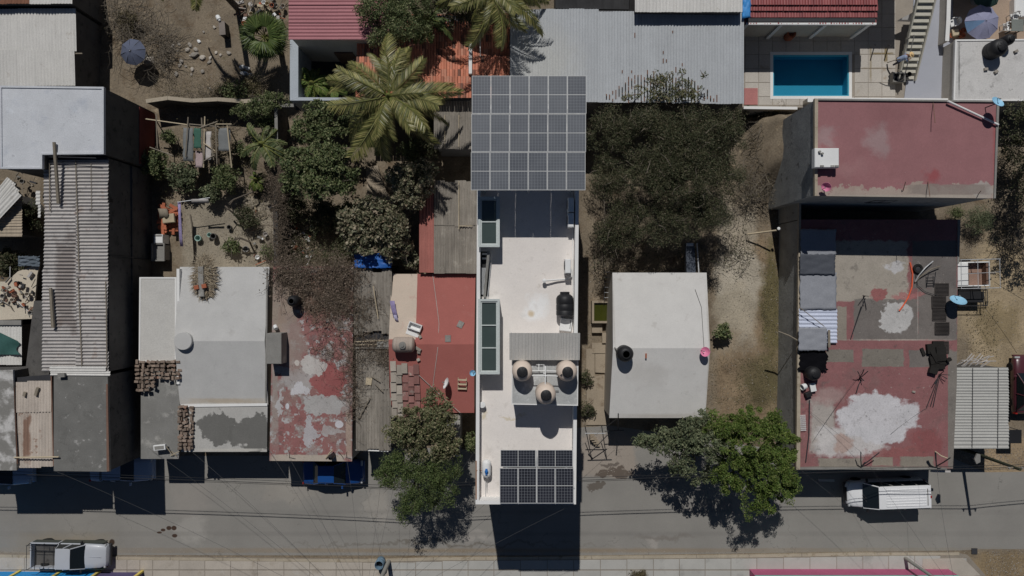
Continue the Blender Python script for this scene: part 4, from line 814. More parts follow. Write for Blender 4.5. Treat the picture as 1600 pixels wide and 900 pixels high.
# blue tarp
def tarp(label, x0, y0, x1, y1, h, m, name='tarpaulin', amp=0.07, n=18, k=14, edge=0.9, cat='tarpaulin', folds=None):
    vs = []; fs = []
    for j in range(k+1):
        for i in range(n+1):
            u, v = i/n, j/k; px = x0+(x1-x0)*u+random.uniform(-1, 1)*edge*(u in (0, 1)); py = y0+(y1-y0)*v+random.uniform(-1, 1)*edge*(v in (0, 1))
            z = h+amp*0.55*(abs(math.sin(u*5+v*7+x0))*0.8+abs(math.sin(v*9-u*3+y0))*0.7)+random.uniform(-amp, amp)*0.22
            vs.append(W(px, py, z))
    for j in range(k):
        for i in range(n): a = j*(n+1)+i; fs.append((a, a+1, a+n+2, a+n+1))
    mb = MB(); mb.add(vs, fs, True); o = mb.build(name, m, angle=25); md = o.modifiers.new('thickness', 'SOLIDIFY'); md.thickness = 0.01; return tag(o, label, cat)
m_btarp = mat('blue_tarp', C8(38, 84, 150), var=0.15, rough=0.5, bump=0.2)
tarp('bright blue tarpaulin under the leafy tree north of the asbestos roof', 554, 396, 612, 419, 3.4, m_btarp)
tarp('small blue tarpaulin fragment showing through the leafy tree crown', 590, 355, 622, 392, 3.3, m_btarp)
r = T('shed_frame', 'low wall below the blue tarpaulin', 'wall', W(583, 410, 0)); mb = MB(); mb.box(*W(583, 405, 3)[:2], 0, 2.2, 0.8, 3.2); mb.build('wall', m_dgrey, r)
# ================================================================== NORTH SIDE
def rolltiles(parent, m, px0, py0, px1, py1, h, pitch, row, amp, slope=0.0, name='roof_tiles', skip=None):
    """barrel tiles laid in rows (real steps), joined: too small in the photo to pick apart"""
    x0, y1, _ = W(px0, py0, h); x1, y0, _ = W(px1, py1, h); nx = int((x1-x0)/pitch); ny = max(1, int((y1-y0)/row)); vs = []; fs = []
    for j in range(ny):
        for i in range(nx):
            xa = x0+(x1-x0)*i/nx; wd_ = (x1-x0)/nx; ya = y0+(y1-y0)*j/ny; yb = y0+(y1-y0)*(j+1)/ny+0.05; jz = random.uniform(0, 0.012); jx = random.uniform(-0.01, 0.01); dz = slope*((ya-y0)/(y1-y0)-0.5)
            b = len(vs)
            for k in range(6):
                a = PI*k/5; cx = xa+wd_*0.5-math.cos(a)*wd_*0.48+jx; zz = math.sin(a)*amp
                vs.append((cx, ya, h+zz+0.03+jz+dz)); vs.append((cx, yb, h+zz+jz+dz))
            for k in range(5): fs.append((b+2*k, b+2*k+2, b+2*k+3, b+2*k+1))
    mb = MB(); mb.add(vs, fs, True); o = mb.build(name, m, parent, 60); o['kind'] = 'stuff'; return o
m_orange_t = mat('orange_clay_tile', (0.4, 0.15, 0.08), island=[C8(96, 68, 58), C8(172, 94, 66), C8(192, 106, 76), C8(180, 99, 71), C8(170, 112, 88)], var=0.12, bump=0.2, patches=[pn(0.64, C8(92, 72, 62), 0.05, 2.2, 0.6)])
m_red_t = mat('red_metal_tile', (0.3, 0.05, 0.05), island=[C8(122, 52, 54), C8(134, 58, 58), C8(142, 66, 66)], var=0.12, rough=0.5, bump=0.05, patches=[pn(0.62, C8(150, 96, 92), 0.1, 0.9, 0.5)])
m_pinkcor = mat('pink_corrugated', C8(150, 86, 92), var=0.06, rough=0.55, objvar=0.05, bump=0.03)
r, P_ = bld('pink_roof_house', 'house with pink-red ribbed metal roof at the top edge, left of the trees', 'building', [(452, -50), (610, -50), (610, 62), (453, 60)], 4.6, m_wallcream, m_frame, slab=0.05)
corr_roof(r, m_pinkcor, 451, -50, 610, 8, 4.74, 'x', 0.22, 0.035, na=2, nb=2, name='roof_sheet', rot=0, jit=0); corr_roof(r, m_pinkcor, 451, 8, 610, 62, 4.72, 'x', 0.22, 0.035, na=2, nb=2, name='roof_sheet', rot=0, jit=0)
win(r, P_[2][0]-3.5, P_[2][1]+0.03, 0.02, 1.2, 2.1, 's', True)
r = T('courtyard_wall', 'pale broad-topped wall around the dark courtyard below the pink-red ribbed roof', 'wall', W(530, 110, 0)); hh = 3.0; m_pale = mat('pale_wall_top', C8(158, 164, 170), var=0.08)
mb = MB(); mb.prism(ppoly([(453, 62), (466, 62), (466, 152), (453, 157)], hh), 0, hh); mb.build('west_wall', m_pale, r)
mb = MB(); mb.prism(ppoly([(453, 157), (466.3, 152), (613, 153), (613, 157)], hh), 0, hh-0.003); mb.build('south_wall', m_pale, r)
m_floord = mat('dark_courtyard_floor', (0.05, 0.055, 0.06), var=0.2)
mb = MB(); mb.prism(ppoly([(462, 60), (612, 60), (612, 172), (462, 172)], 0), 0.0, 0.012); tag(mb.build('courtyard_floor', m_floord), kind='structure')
r, P_ = bld('clay_tile_roof_house', 'house with orange barrel tile roof partly hidden below the palms', 'building', [(558, 24), (797, 24), (797, 155), (558, 155)], 3.6, m_wall, m_frame, slab=0.05)
rolltiles(r, m_orange_t, 557, 22, 737, 155, 3.72, 0.17, 0.42, 0.05, -0.5); rolltiles(r, m_orange_t, 738, 88, 797, 155, 3.95, 0.17, 0.42, 0.05, -0.3); rolltiles(r, m_orange_t, 738, 22, 797, 88, 3.6, 0.17, 0.42, 0.05, -0.1)
mb = MB(); mb.box(*W(735, 94, 4.1)[:2], 3.75, 0.2, 1.7, 0.4); mb.build('firewall', m_coping, r); mb = MB(); mb.tube([W(640, 155.5, 3.4), W(745, 155.5, 3.4)], 0.06, 5); mb.build('gutter', m_frame, r)
mb = MB(); mb.tube([W(735, 60, 4.1), W(736, 85, 4.1)], 0.07, 5); mb.build('pipe', m_coping, r); mb = MB(); mb.tube([W(750, 60, 4.1), W(750.5, 88, 4.1)], 0.025, 5); mb.build('pipe', m_coping, r)
for px, py, rz in ((722, 103, -0.6), (724, 118, 0.3)): mb = MB(); mb.box(*W(px, py, 3.9)[:2], 3.86, 0.13, 0.36, 0.04, rz); mb.build('loose_tile', m_terracotta, r)
# big metal roof
r, P_ = bld('grey_metal_warehouse', 'large warehouse under a pale grey corrugated metal roof, top centre', 'building', [(797, 14), (1162, 20), (1160, 162), (796, 158)], 4.5, m_dgrey, m_frame, slab=0.05)
m_big = mat('big_grey_sheet', C8(154, 157, 160), var=0.05, rough=0.5, streak=0.05, objvar=0.03, bump=0.04, patches=[pe('e', 4.6, 850, 100, 70, 70, C8(162, 162, 158), 0.6, 0.5, 0.8, 0.7), pn(0.70, C8(110, 92, 78), 0.03, 3.5, 0.5)])
x_ = 797
while x_ < 1160:
    x2 = min(1162, x_+23); top = 14 if x_ < 918 else 17+(x_-918)*0.013; corr_roof(r, m_big, x_, top, x2+0.4, 158+(x_-797)*0.012, 4.6, 'y', 0.195, 0.022, na=1, nb=1, name='roof_sheet', prof='rib' if False else 'sin', rot=0.0008, jit=0.03); x_ = x2
# rust slots near the tree
m_rust = mat('rust_stain_leaf', (0.17, 0.08, 0.05), var=0.3)
pts = []
for _ in range(420):
    px = random.gauss(1028, 52); py = 157-abs(random.gauss(0, 18)) if random.random() < 0.55 else random.uniform(118, 157)
    if abs(px-1035) > 95 or py < 150-(85-abs(px-1030))*0.72: continue
    pts.append((px, py))
mb = MB()
for px, py in pts+[(1033, 82), (1036, 95), (1040, 95), (1063, 101), (1048, 50), (993, 55), (971, 112), (985, 112), (1053, 109)]:
    x, y, _ = W(round(px/4.93)*4.93+1.0, py, 4.63); mb.box(x, y, 4.632, 0.06, random.uniform(0.14, 0.42), 0.012)
tag(mb.build('leaf_litter', m_rust), kind='stuff')
r, P_ = bld('pale_ribbed_roof_house', 'pale ribbed metal roof at the top edge, behind the grey warehouse', 'building', [(993, -60), (1160, -60), (1160, 19), (992, 17)], 5.2, m_dgrey, m_frame, slab=0.05)
corr_roof(r, m_cor_w, 992, -60, 1160, 19, 5.3, 'y', 0.2, 0.03, na=8, name='roof_sheet', rot=0.001, jit=0.01)
r, P_ = bld('dark_roof_house', 'dark roofed building at the top edge between the palm and ribbed roof', 'building', [(868, -60), (990, -60), (990, 15), (868, 13)], 2.6, m_dgrey, mat('dark_roof', (0.04, 0.04, 0.042), var=0.3, streak=0.2))
# ================================================================== PATIO, POOL, TERRACES (upper level 1.5 m)
ZP = 1.5
m_patio = mat('patio_bed', C8(140, 132, 122), var=0.12); m_tile = mat('patio_slab', C8(166, 160, 152), var=0.07, objvar=0.04, patches=[pn(0.6, C8(138, 122, 102), 0.1, 1.2, 0.6), pe('b', ZP, 1384, 86, 3, 12, C8(118, 104, 74), 0.3, 0.8, 2, 0.9), pe('b', ZP, 1378, 84, 18, 2, C8(120, 106, 78), 0.3, 0.8, 2, 0.9), pe('b', ZP, 1360, 100, 2, 30, C8(130, 118, 96), 0.3, 0.8, 2, 0.7), pe('b', ZP, 1370, 107, 26, 1.5, C8(134, 122, 104), 0.3, 0.8, 2, 0.7)])
PX = [(1160, -90, 1760, 85), (1160, 85, 1207, 151), (1327, 85, 1760, 151), (1160, 151, 1760, 168)]
mb = MB(); 
for a, b, c, d in PX: mb.prism(ppoly([(a, b), (c, b), (c, d), (a, d)], ZP), 0, ZP)
patio = tag(mb.build('patio', m_patio), kind='structure')
xs_ = [1164+21.4*i for i in range(12)]; ys_ = [-20, 1, 22, 43, 64, 85, 107, 129, 151, 164.5]
for i in range(11):
    for j in range(9):
        a, c = xs_[i]+0.4, xs_[i+1]-0.4; b, d = ys_[j]+0.4, ys_[j+1]-0.4
        if c > 1202 and a < 1331 and b > 80 and d < 156: 
            if a > 1205 and c < 1328: continue
            if a < 1207: c = 1203.2
            if c > 1330: a = max(a, 1331.5)
            if c-a < 4: continue
        p0, p1 = W(a, d, ZP+0.02), W(c, b, ZP+0.02); mb = MB(); mb.bbox((p0[0]+p1[0])/2, (p0[1]+p1[1])/2, ZP-0.01, p1[0]-p0[0], p1[1]-p0[1], 0.03+random.uniform(0, 0.004), 0.006); mb.build('slab', m_tile, patio)
m_pool = mat('pool_plaster', (0.06, 0.38, 0.52), var=0.05, fine=0.04, bump=0, rough=0.6)
r = T('swimming_pool', 'rectangular blue swimming pool set in the pale paved patio', 'swimming pool', W(1267, 118, 0.2))
PL = ppoly([(1207, 85), (1327, 85), (1327, 151), (1207, 151)], ZP); mb = MB(); ring(mb, inset(PL, -0.0), inset(PL, 0.1), 0.1, ZP-0.004); mb.build('wall', m_pool, r)
mb = MB(); mb.prism(inset(PL, 0.05), 0.02, 0.72); mb.build('floor', m_pool, r); mb = MB(); ring(mb, inset(PL, -0.16), inset(PL, 0.03), ZP+0.002, ZP+0.035); mb.build('coping', m_coping, r)
m_water = bpy.data.materials.new('pool_water'); m_water.use_nodes = True; nt = m_water.node_tree; nt.nodes.clear()
o_ = nd(nt, 'ShaderNodeOutputMaterial'); tr = nd(nt, 'ShaderNodeBsdfTransparent'); tr.inputs[0].default_value = (0.62, 0.82, 0.88, 1); gl = nd(nt, 'ShaderNodeBsdfGlossy'); gl.inputs['Roughness'].default_value = 0.03
lw = nd(nt, 'ShaderNodeFresnel'); lw.inputs[0].default_value = 1.33; mx_ = nd(nt, 'ShaderNodeMixShader'); bp = nd(nt, 'ShaderNodeBump'); bp.inputs['Strength'].default_value = 0.2; nz = nd(nt, 'ShaderNodeTexNoise'); nz.inputs['Scale'].default_value = 3
g_ = nd(nt, 'ShaderNodeNewGeometry'); nt.links.new(g_.outputs['Position'], nz.inputs['Vector']); nt.links.new(nz.outputs['Fac'], bp.inputs['Height']); nt.links.new(bp.outputs[0], gl.inputs['Normal'])
nt.links.new(lw.outputs[0], mx_.inputs[0]); nt.links.new(tr.outputs[0], mx_.inputs[1]); nt.links.new(gl.outputs[0], mx_.inputs[2]); nt.links.new(mx_.outputs[0], o_.inputs[0])
mb = MB(); q = inset(PL, 0.1); mb.add([(p[0], p[1], ZP-0.16) for p in q], [(0, 1, 2, 3)] if q[0][0] < q[1][0] and q[0][1] < q[3][1] else [(3, 2, 1, 0)]); mb.build('water', m_water, r)
# boundary walls
def wall(label, pts, h, th, m, cap=None, name='boundary_wall', base=0.0):
    r = T(name, label, 'wall', W(pts[0][0], pts[0][1], 0)); top = [Vector(W(a, b, h)[:2]) for a, b in pts]; mb = MB(); mc = MB()
    for a, b in zip(top, top[1:]):
        d = (b-a).normalized(); n = Vector((-d.y, d.x))*th/2; a2, b2 = a, b+d*0.001
        mb.prism([tuple(a2+n), tuple(b2+n), tuple(b2-n), tuple(a2-n)], base, h-(0.04 if cap else 0))
        if cap: n = n*1.25; mc.prism([tuple(a2+n), tuple(b2+n), tuple(b2-n), tuple(a2-n)], h-0.04, h)
    mb.build('wall', m, r)
    if cap: mc.build('capping', cap, r)
    return r
wall('white topped wall along the south edge of the pool patio', [(1162, 168), (1246, 169)], 2.0, 0.14, m_wallcream, m_coping)
wall('long pale wall along the north side of the rose roof', [(1262, 156), (1420, 156.5), (1490, 157)], 2.3, 0.22, m_wallcream, m_coping)
r = T('red_mat', 'small faded red mat on the patio corner by the pool', 'mat', W(1172, 150, ZP)); mb = MB(); mb.bbox(*W(1173, 151, ZP)[:2], ZP+0.03, 0.9, 1.1, 0.03, 0.01); mb.build('pad', mat('faded_red', C8(158, 92, 88), var=0.15), r)
# red tile roof pavilion
RT = 4.25; r, P_ = bld('red_tile_pavilion', 'pavilion with dark red tile roof and slanting white columns beside the pool', 'pavilion', [(1166, -70), (1368, -70), (1368, 34), (1166, 34)], RT, m_wallcream, m_frame, slab=0.08, base=ZP)
rolltiles(r, m_red_t, 1163, -40, 1371, 8, RT+0.15, 0.17, 0.36, 0.035); rolltiles(r, m_red_t, 1163, 8, 1371, 37, RT+0.02, 0.17, 0.36, 0.035, 0.25)
mb = MB(); mb.box((W(1166, 0, RT)[0]+W(1370, 0, RT)[0])/2, W(0, 36.5, RT)[1], RT-0.2, W(1370, 0, RT)[0]-W(1166, 0, RT)[0], 0.12, 0.16); mb.build('eaves_beam', m_coping, r)
for px in (1168, 1222, 1292, 1360): x, y, _ = W(px, 38.5, RT-0.2); mb = MB(); mb.box(x, y+0.12, ZP+0.03, 0.22, 0.22, RT-0.23-ZP); mb.build('column', m_whitep, r)
m_btarp2 = mat('bright_blue_tarp', C8(62, 130, 190), var=0.2, rough=0.45)
tarp('crumpled bright blue plastic sheet hanging by the red tile pavilion', 1160, -10, 1173, 28, 4.7, m_btarp2, amp=0.14, n=5, k=9)
r, P_ = bld('shade_caster', 'unseen house added beyond the top frame edge to shade the patio west of the stairs', 'building', [(1340, -180), (1450, -180), (1450, -64), (1340, -64)], 6.2, m_wallcream, m_grey, base=ZP)  # unseen block, sized so its shadow falls on the patio left of the stairs
bld('shade_caster', 'narrow unseen house added beyond the top frame edge to shade the umbrella yard', 'building', [(1545, -180), (1594, -180), (1594, -72), (1545, -72)], 6.0, m_wallcream, m_grey, base=ZP)  # added out of view to darken the west strip of the umbrella yard
mb = MB(); mb.prism([W(1404, 31, 2.6), W(1425, 20, 2.9), W(1430, 31, 2.7)], 2.35, 2.5); tag(mb.build('awning', m_white), 'small pale triangular awning left of the outdoor stairs', 'awning')
mb = MB(); mb.lathe([(0, 0), (0.25, 0.05), (0.32, 0.3), (0.3, 0.8), (0.22, 0.82), (0, 0.5)], 14, *W(1234, 55, 2)[:2], z=ZP+0.03); tag(mb.build('clay_pot', m_terracotta), 'brown clay pot in the shade under the red tile eaves', 'pot')
# stairs
m_conc_l = mat('pale_step_concrete', C8(172, 168, 156), var=0.08)
r = T('outdoor_stairs', 'straight outdoor stairs with pale open treads climbing beside the grey terrace', 'stairs', W(1408, 120, ZP))
xa, xb = 25.42, 26.5; y0s = 13.75; n_ = 17
for i in range(n_):
    z = ZP+0.185*(i+1); y = y0s+0.345*i+0.1; mb = MB(); mb.box((xa+xb)/2, y+0.07, max(ZP+0.03, z-0.38), xb-xa-0.1, 0.344, z-max(ZP+0.03, z-0.38), 0); mb.build('step', m_conc_l, r)
for xx in (xa, xb+0.03): mb = MB(); mb.prism([(xx-0.04, y0s-0.1), (xx+0.04, y0s-0.1), (xx+0.04, y0s+0.345*n_), (xx-0.04, y0s+0.345*n_)], 0, 0, False, False); mb = MB(); y1s = y0s+0.345*n_; z1s = ZP+0.185*n_; mb.add([(xx-0.045, y0s-0.1, ZP+0.03), (xx+0.045, y0s-0.1, ZP+0.03), (xx+0.045, y1s, z1s-0.2), (xx-0.045, y1s, z1s-0.2), (xx-0.045, y0s-0.1, ZP+0.25), (xx+0.045, y0s-0.1, ZP+0.25), (xx+0.045, y1s, z1s+0.07), (xx-0.045, y1s, z1s+0.07)], [(3, 2, 1, 0), (4, 5, 6, 7), (0, 1, 5, 4), (1, 2, 6, 5), (2, 3, 7, 6), (3, 0, 4, 7)]); mb.build('stringer', m_conc_l, r)
mb = MB(); mb.tube([(xa-0.05, y0s-0.2, ZP+0.95), (xa-0.05, y0s+2.2, ZP+2.1)], 0.03, 6); mb.tube([(xa-0.05, y0s-0.2, ZP+0.04), (xa-0.05, y0s-0.2, ZP+0.95)], 0.03, 6); mb.tube([(xa-0.05, y0s+2.2, ZP+1.2), (xa-0.05, y0s+2.2, ZP+2.1)], 0.03, 6); mb.build('handrail', m_grey, r)
m_terr = mat('grey_terrace_coat', C8(150, 152, 160), var=0.04, fine=0.04, bump=0.06, patches=[pn(0.6, C8(140, 141, 146), 0.15, 0.7, 0.6)])
mb = MB(); mb.prism(ppoly([(1412, 160), (1416, 128), (1423, 100), (1430, -60), (1488, -60), (1489, 160)], ZP+0.05), ZP+0.03, ZP+0.055); tag(mb.build('terrace_floor', m_terr), kind='structure')
wall('narrow pale parapet between the grey terrace and the umbrella yard', [(1480, 64), (1482, 30), (1484.5, -60)], ZP+0.9, 0.2, m_wallcream, m_coping, base=ZP)
m_wr = mat('worn_white_roof', C8(180, 178, 176), var=0.07, patches=[pn(0.6, C8(128, 126, 124), 0.06, 2.0, 0.6), pn(0.55, C8(164, 162, 160), 0.1, 1, 0.7), pe('b', 2.6, 1494, 110, 1.5, 50, C8(96, 96, 94), 0.5, 1.0, 3, 0.8)])
r, P_ = bld('white_roof_annex', 'low annex with a worn white flat roof carrying two black tanks, top right', 'building', [(1492, 62), (1760, 60), (1760, 158), (1489, 158)], 2.9, m_wallcream, m_wr, parapet=(0.05, 0.1, m_coping), base=ZP)
small_tank('larger black water tank on the worn white roof, top right', 1547, 81, 2.9, 0.55, 1.15, True); small_tank('smaller black water tank behind the larger one on the worn white roof', 1566, 67, 2.9, 0.34, 0.9, True)
for px, py, rz, lab in ((1541, 108, 0.1, 'small block west of the black tank shadow'), (1557, 112, 0.6, 'small stone at the tip of the black tank shadow'), (1588, 80, 0.5, 'small stone east of the black tanks')): mb = MB(); mb.bbox(*W(px, py, 3.0)[:2], 2.905, 0.24, 0.17, 0.14, 0.02, rz); tag(mb.build('loose_block', m_stone), lab, 'block')
m_yard = mat('warm_yard_paving', C8(150, 132, 116), var=0.12)
mb = MB(); mb.prism(ppoly([(1490, -80), (1760, -80), (1760, 62), (1488, 62)], ZP+0.03), ZP+0.004, ZP+0.03); tag(mb.build('yard_paving', m_yard), kind='structure')
def umbrella(label, px, py, zt, R, m, m2=None, n=8, drop=0.45, tilt=0.0, tz=0.0, base=0.0, rot=0.0, strong=None):
    r = T('parasol', label, 'umbrella', (0, 0, 0)); hz = zt-base
    for i in range(n):
        a0, a1 = 2*PI*i/n+rot, 2*PI*(i+1)/n+rot; vs = [(0, 0, hz)]; fs = []; K = 5
        for k in range(1, K+1):
            t = k/K
            for q in range(3):
                a = a0+(a1-a0)*q/2; rr = R*t*(0.94 if q == 1 and k == K else (0.97 if q == 1 else 1)); vs.append((math.cos(a)*rr, math.sin(a)*rr, hz-drop*t**1.6-(0.03*t if q == 1 else 0)))
        fs += [(0, 1, 2), (0, 2, 3)]
        for k in range(K-1):
            for q in range(2): b = 1+3*k+q; fs.append((b, b+3, b+4, b+1))
        mb = MB(); mb.add(vs, fs, True); o = mb.build('canopy_panel', (m2 if m2 and i in (strong or ()) else m), r, 60)
        rb = MB(); rb.tube([(0, 0, hz+0.01), (math.cos(a0)*R*0.6, math.sin(a0)*R*0.6, hz-drop*0.44+0.012), (math.cos(a0)*R, math.sin(a0)*R, hz-drop+0.01)], 0.012, 4); rb.build('rib', m_frame if m2 is None else m, r)
    mb = MB(); mb.tube([(0, 0, 0), (0, 0, hz+0.06)], 0.025, 6); mb.build('pole', m_alu, r); mb = MB(); mb.lathe([(0.25, 0), (0.25, 0.08), (0.05, 0.12), (0, 0.12)], 16); mb.build('base', m_grey, r)
    x, y, _ = W(px, py, zt-drop*0.4); r.location = (x, y, base+0.005); r.rotation_euler = (tilt, tz, 0); return r
m_lav = mat('lavender_canvas', C8(166, 168, 196, 0.9), var=0.04, rough=0.7, bump=0.1, trans=0.3); m_lav2 = mat('blue_grey_canvas', C8(120, 150, 186, 0.9), var=0.05, trans=0.3)
m_gumb = mat('green_canvas', C8(52, 74, 68), var=0.08, trans=0.2); m_dumb = mat('slate_canvas', C8(88, 94, 112), var=0.1, bump=0.3, trans=0.1)
umbrella('pale lavender parasol with one bluer panel, beside the worn white roof', 1538, 31, 3.2, 1.12, m_lav, m_lav2, 9, 0.4, base=ZP+0.03, rot=0.3, strong=(4,), tilt=0.05)
umbrella('dark green parasol cut by the top edge, north of the lavender parasol', 1545, -12, 3.2, 0.95, m_gumb, m_gumb, 8, 0.4, base=ZP+0.03)
umbrella('slate blue parasol among dry branches in the upper left dirt yard', 207, 77, 1.75, 0.88, m_dumb, None, 8, 0.35, base=0, rot=0.2, tilt=0.08, tz=-0.05)
def plastic_chair(label, px, py, z, rz, m=None):
    r = T('plastic_chair', label, 'chair', (0, 0, 0)); m = m or m_whitep; mb = MB(); mb.bbox(0, 0, 0.4, 0.46, 0.46, 0.05, 0.02); mb.build('seat', m, r)
    b = MB(); pts = [(-0.27*math.cos(t), 0.22+0.06*math.sin(t), 0) for t in ()]; 
    for i in range(7):
        a = PI*i/6; b.box(0.27*math.cos(a), -0.08+0.34*math.sin(a)**0.7, 0.62 if math.sin(a) < 0.6 else 0.66, 0.14, 0.05, 0.08 if math.sin(a) < 0.6 else 0.2, a+PI/2)
    for x in (-0.1, 0, 0.1): b.box(x, 0.24, 0.45, 0.05, 0.03, 0.25)
    b.build('backrest', m, r)
    for x in (-0.2, 0.2):
        for y in (-0.2, 0.2): l = MB(); l.box(x, y, 0, 0.05, 0.05, 0.4); l.build('leg', m, r)
    x, y, _ = W(px, py, z+0.5); return place(r, x, y, z, rz)
plastic_chair('white plastic armchair in the dark west corner of the umbrella yard', 1491, 35, ZP+0.03, -1.3)
plastic_chair('white plastic chair tucked against the grey table, top right', 1574, 42, ZP+0.03, 1.5); plastic_chair('white plastic chair north of the grey table, top right', 1586, 26, ZP+0.03, 0.2)
r = T('square_table', 'square grey-green table on a dark base, top right', 'table', (0, 0, 0)); mb = MB(); mb.bbox(0, 0, 0.7, 0.78, 0.78, 0.05, 0.01); mb.build('tabletop', mat('greygreen_laminate', C8(112, 116, 112), var=0.05), r); 
for sx in (-0.3, 0.3):
    for sy in (-0.3, 0.3): mb = MB(); mb.box(sx, sy, 0, 0.05, 0.05, 0.7); mb.build('leg', m_frame, r)
x, y, _ = W(1589, 40, 2.2); place(r, x, y, ZP+0.03)
mb = MB(); mb.bbox(*W(1597, 12, 2)[:2], ZP+0.031, 1.0, 1.2, 0.5, 0.05); tag(mb.build('white_cushion', m_whitep), 'white cushion-like block at the top right frame corner', 'cushion')
mb = MB(); mb.bbox(*W(1494, 50, 2)[:2], ZP+0.031, 0.45, 0.45, 0.45, 0.03, 0.2); tag(mb.build('crate', m_woodl), 'tan crate below the armchair in the umbrella yard', 'crate')
for i, (px, py) in enumerate(((1486, 56), (1498, 52), (1503, 56), (1504, 48))):
    r = T('flower_pot', 'small terracotta pot in the umbrella yard, %s of four' % ('closest to the parapet', 'touching the tan crate', 'nearest the worn white roof', 'northernmost')[i], 'pot', (0, 0, 0)); mb = MB(); mb.lathe([(0.1, 0), (0.15, 0.25), (0.17, 0.25), (0.17, 0.3), (0.13, 0.3), (0.12, 0.22), (0, 0.22)], 14); mb.build('pot', m_terracotta, r); x, y, _ = W(px, py, ZP+0.2); place(r, x, y, ZP+0.031)
# things at the stair foot
r = T('planter_box', 'grey concrete planter box with a dark hollow at the foot of the outdoor stairs', 'planter', W(1405, 120, ZP)); x, y, _ = W(1404, 121, ZP+0.4); O = rect(x-0.4, y-0.32, x+0.4, y+0.32); mb = MB(); ring(mb, O, inset(O, 0.07), ZP+0.031, ZP+0.5); mb.build('box', m_grey, r); mb = MB(); mb.prism(inset(O, 0.06), ZP+0.031, ZP+0.3); mb.build('soil', m_black, r)
r = T('waste_bucket', 'small open black bucket on the lowest stair', 'bucket', (0, 0, 0)); mb = MB(); mb.lathe([(0.12, 0), (0.16, 0.3), (0.14, 0.3), (0.11, 0.03), (0, 0.03)], 16); mb.build('body', m_black, r); x, y, _ = W(1419, 117, ZP+0.4); place(r, x, y, ZP+0.26)
pipe(T('pole_shadow_tube', 'curved black tube imitating the cast shadow of the pole beside the stair foot', 'hose', W(1392, 110, ZP)), [(1386, 100, 1.56), (1387, 108, 1.56), (1391, 116, 1.56), (1396, 122, 1.56), (1399, 126, 1.56)], 0.035, m_black, 'tube')  # black tube laid where the pole's shadow falls on the slabs
for px, lab in ((1367, 'left'), (1389, 'right')): pipe(T('garden_post', 'short %s dark post standing on the pale slabs west of the stairs' % lab, 'post', W(px, 75, ZP)), [(px, 70, ZP+0.03), (px+1, 71, ZP+0.9)], 0.035, m_frame, 'bar')
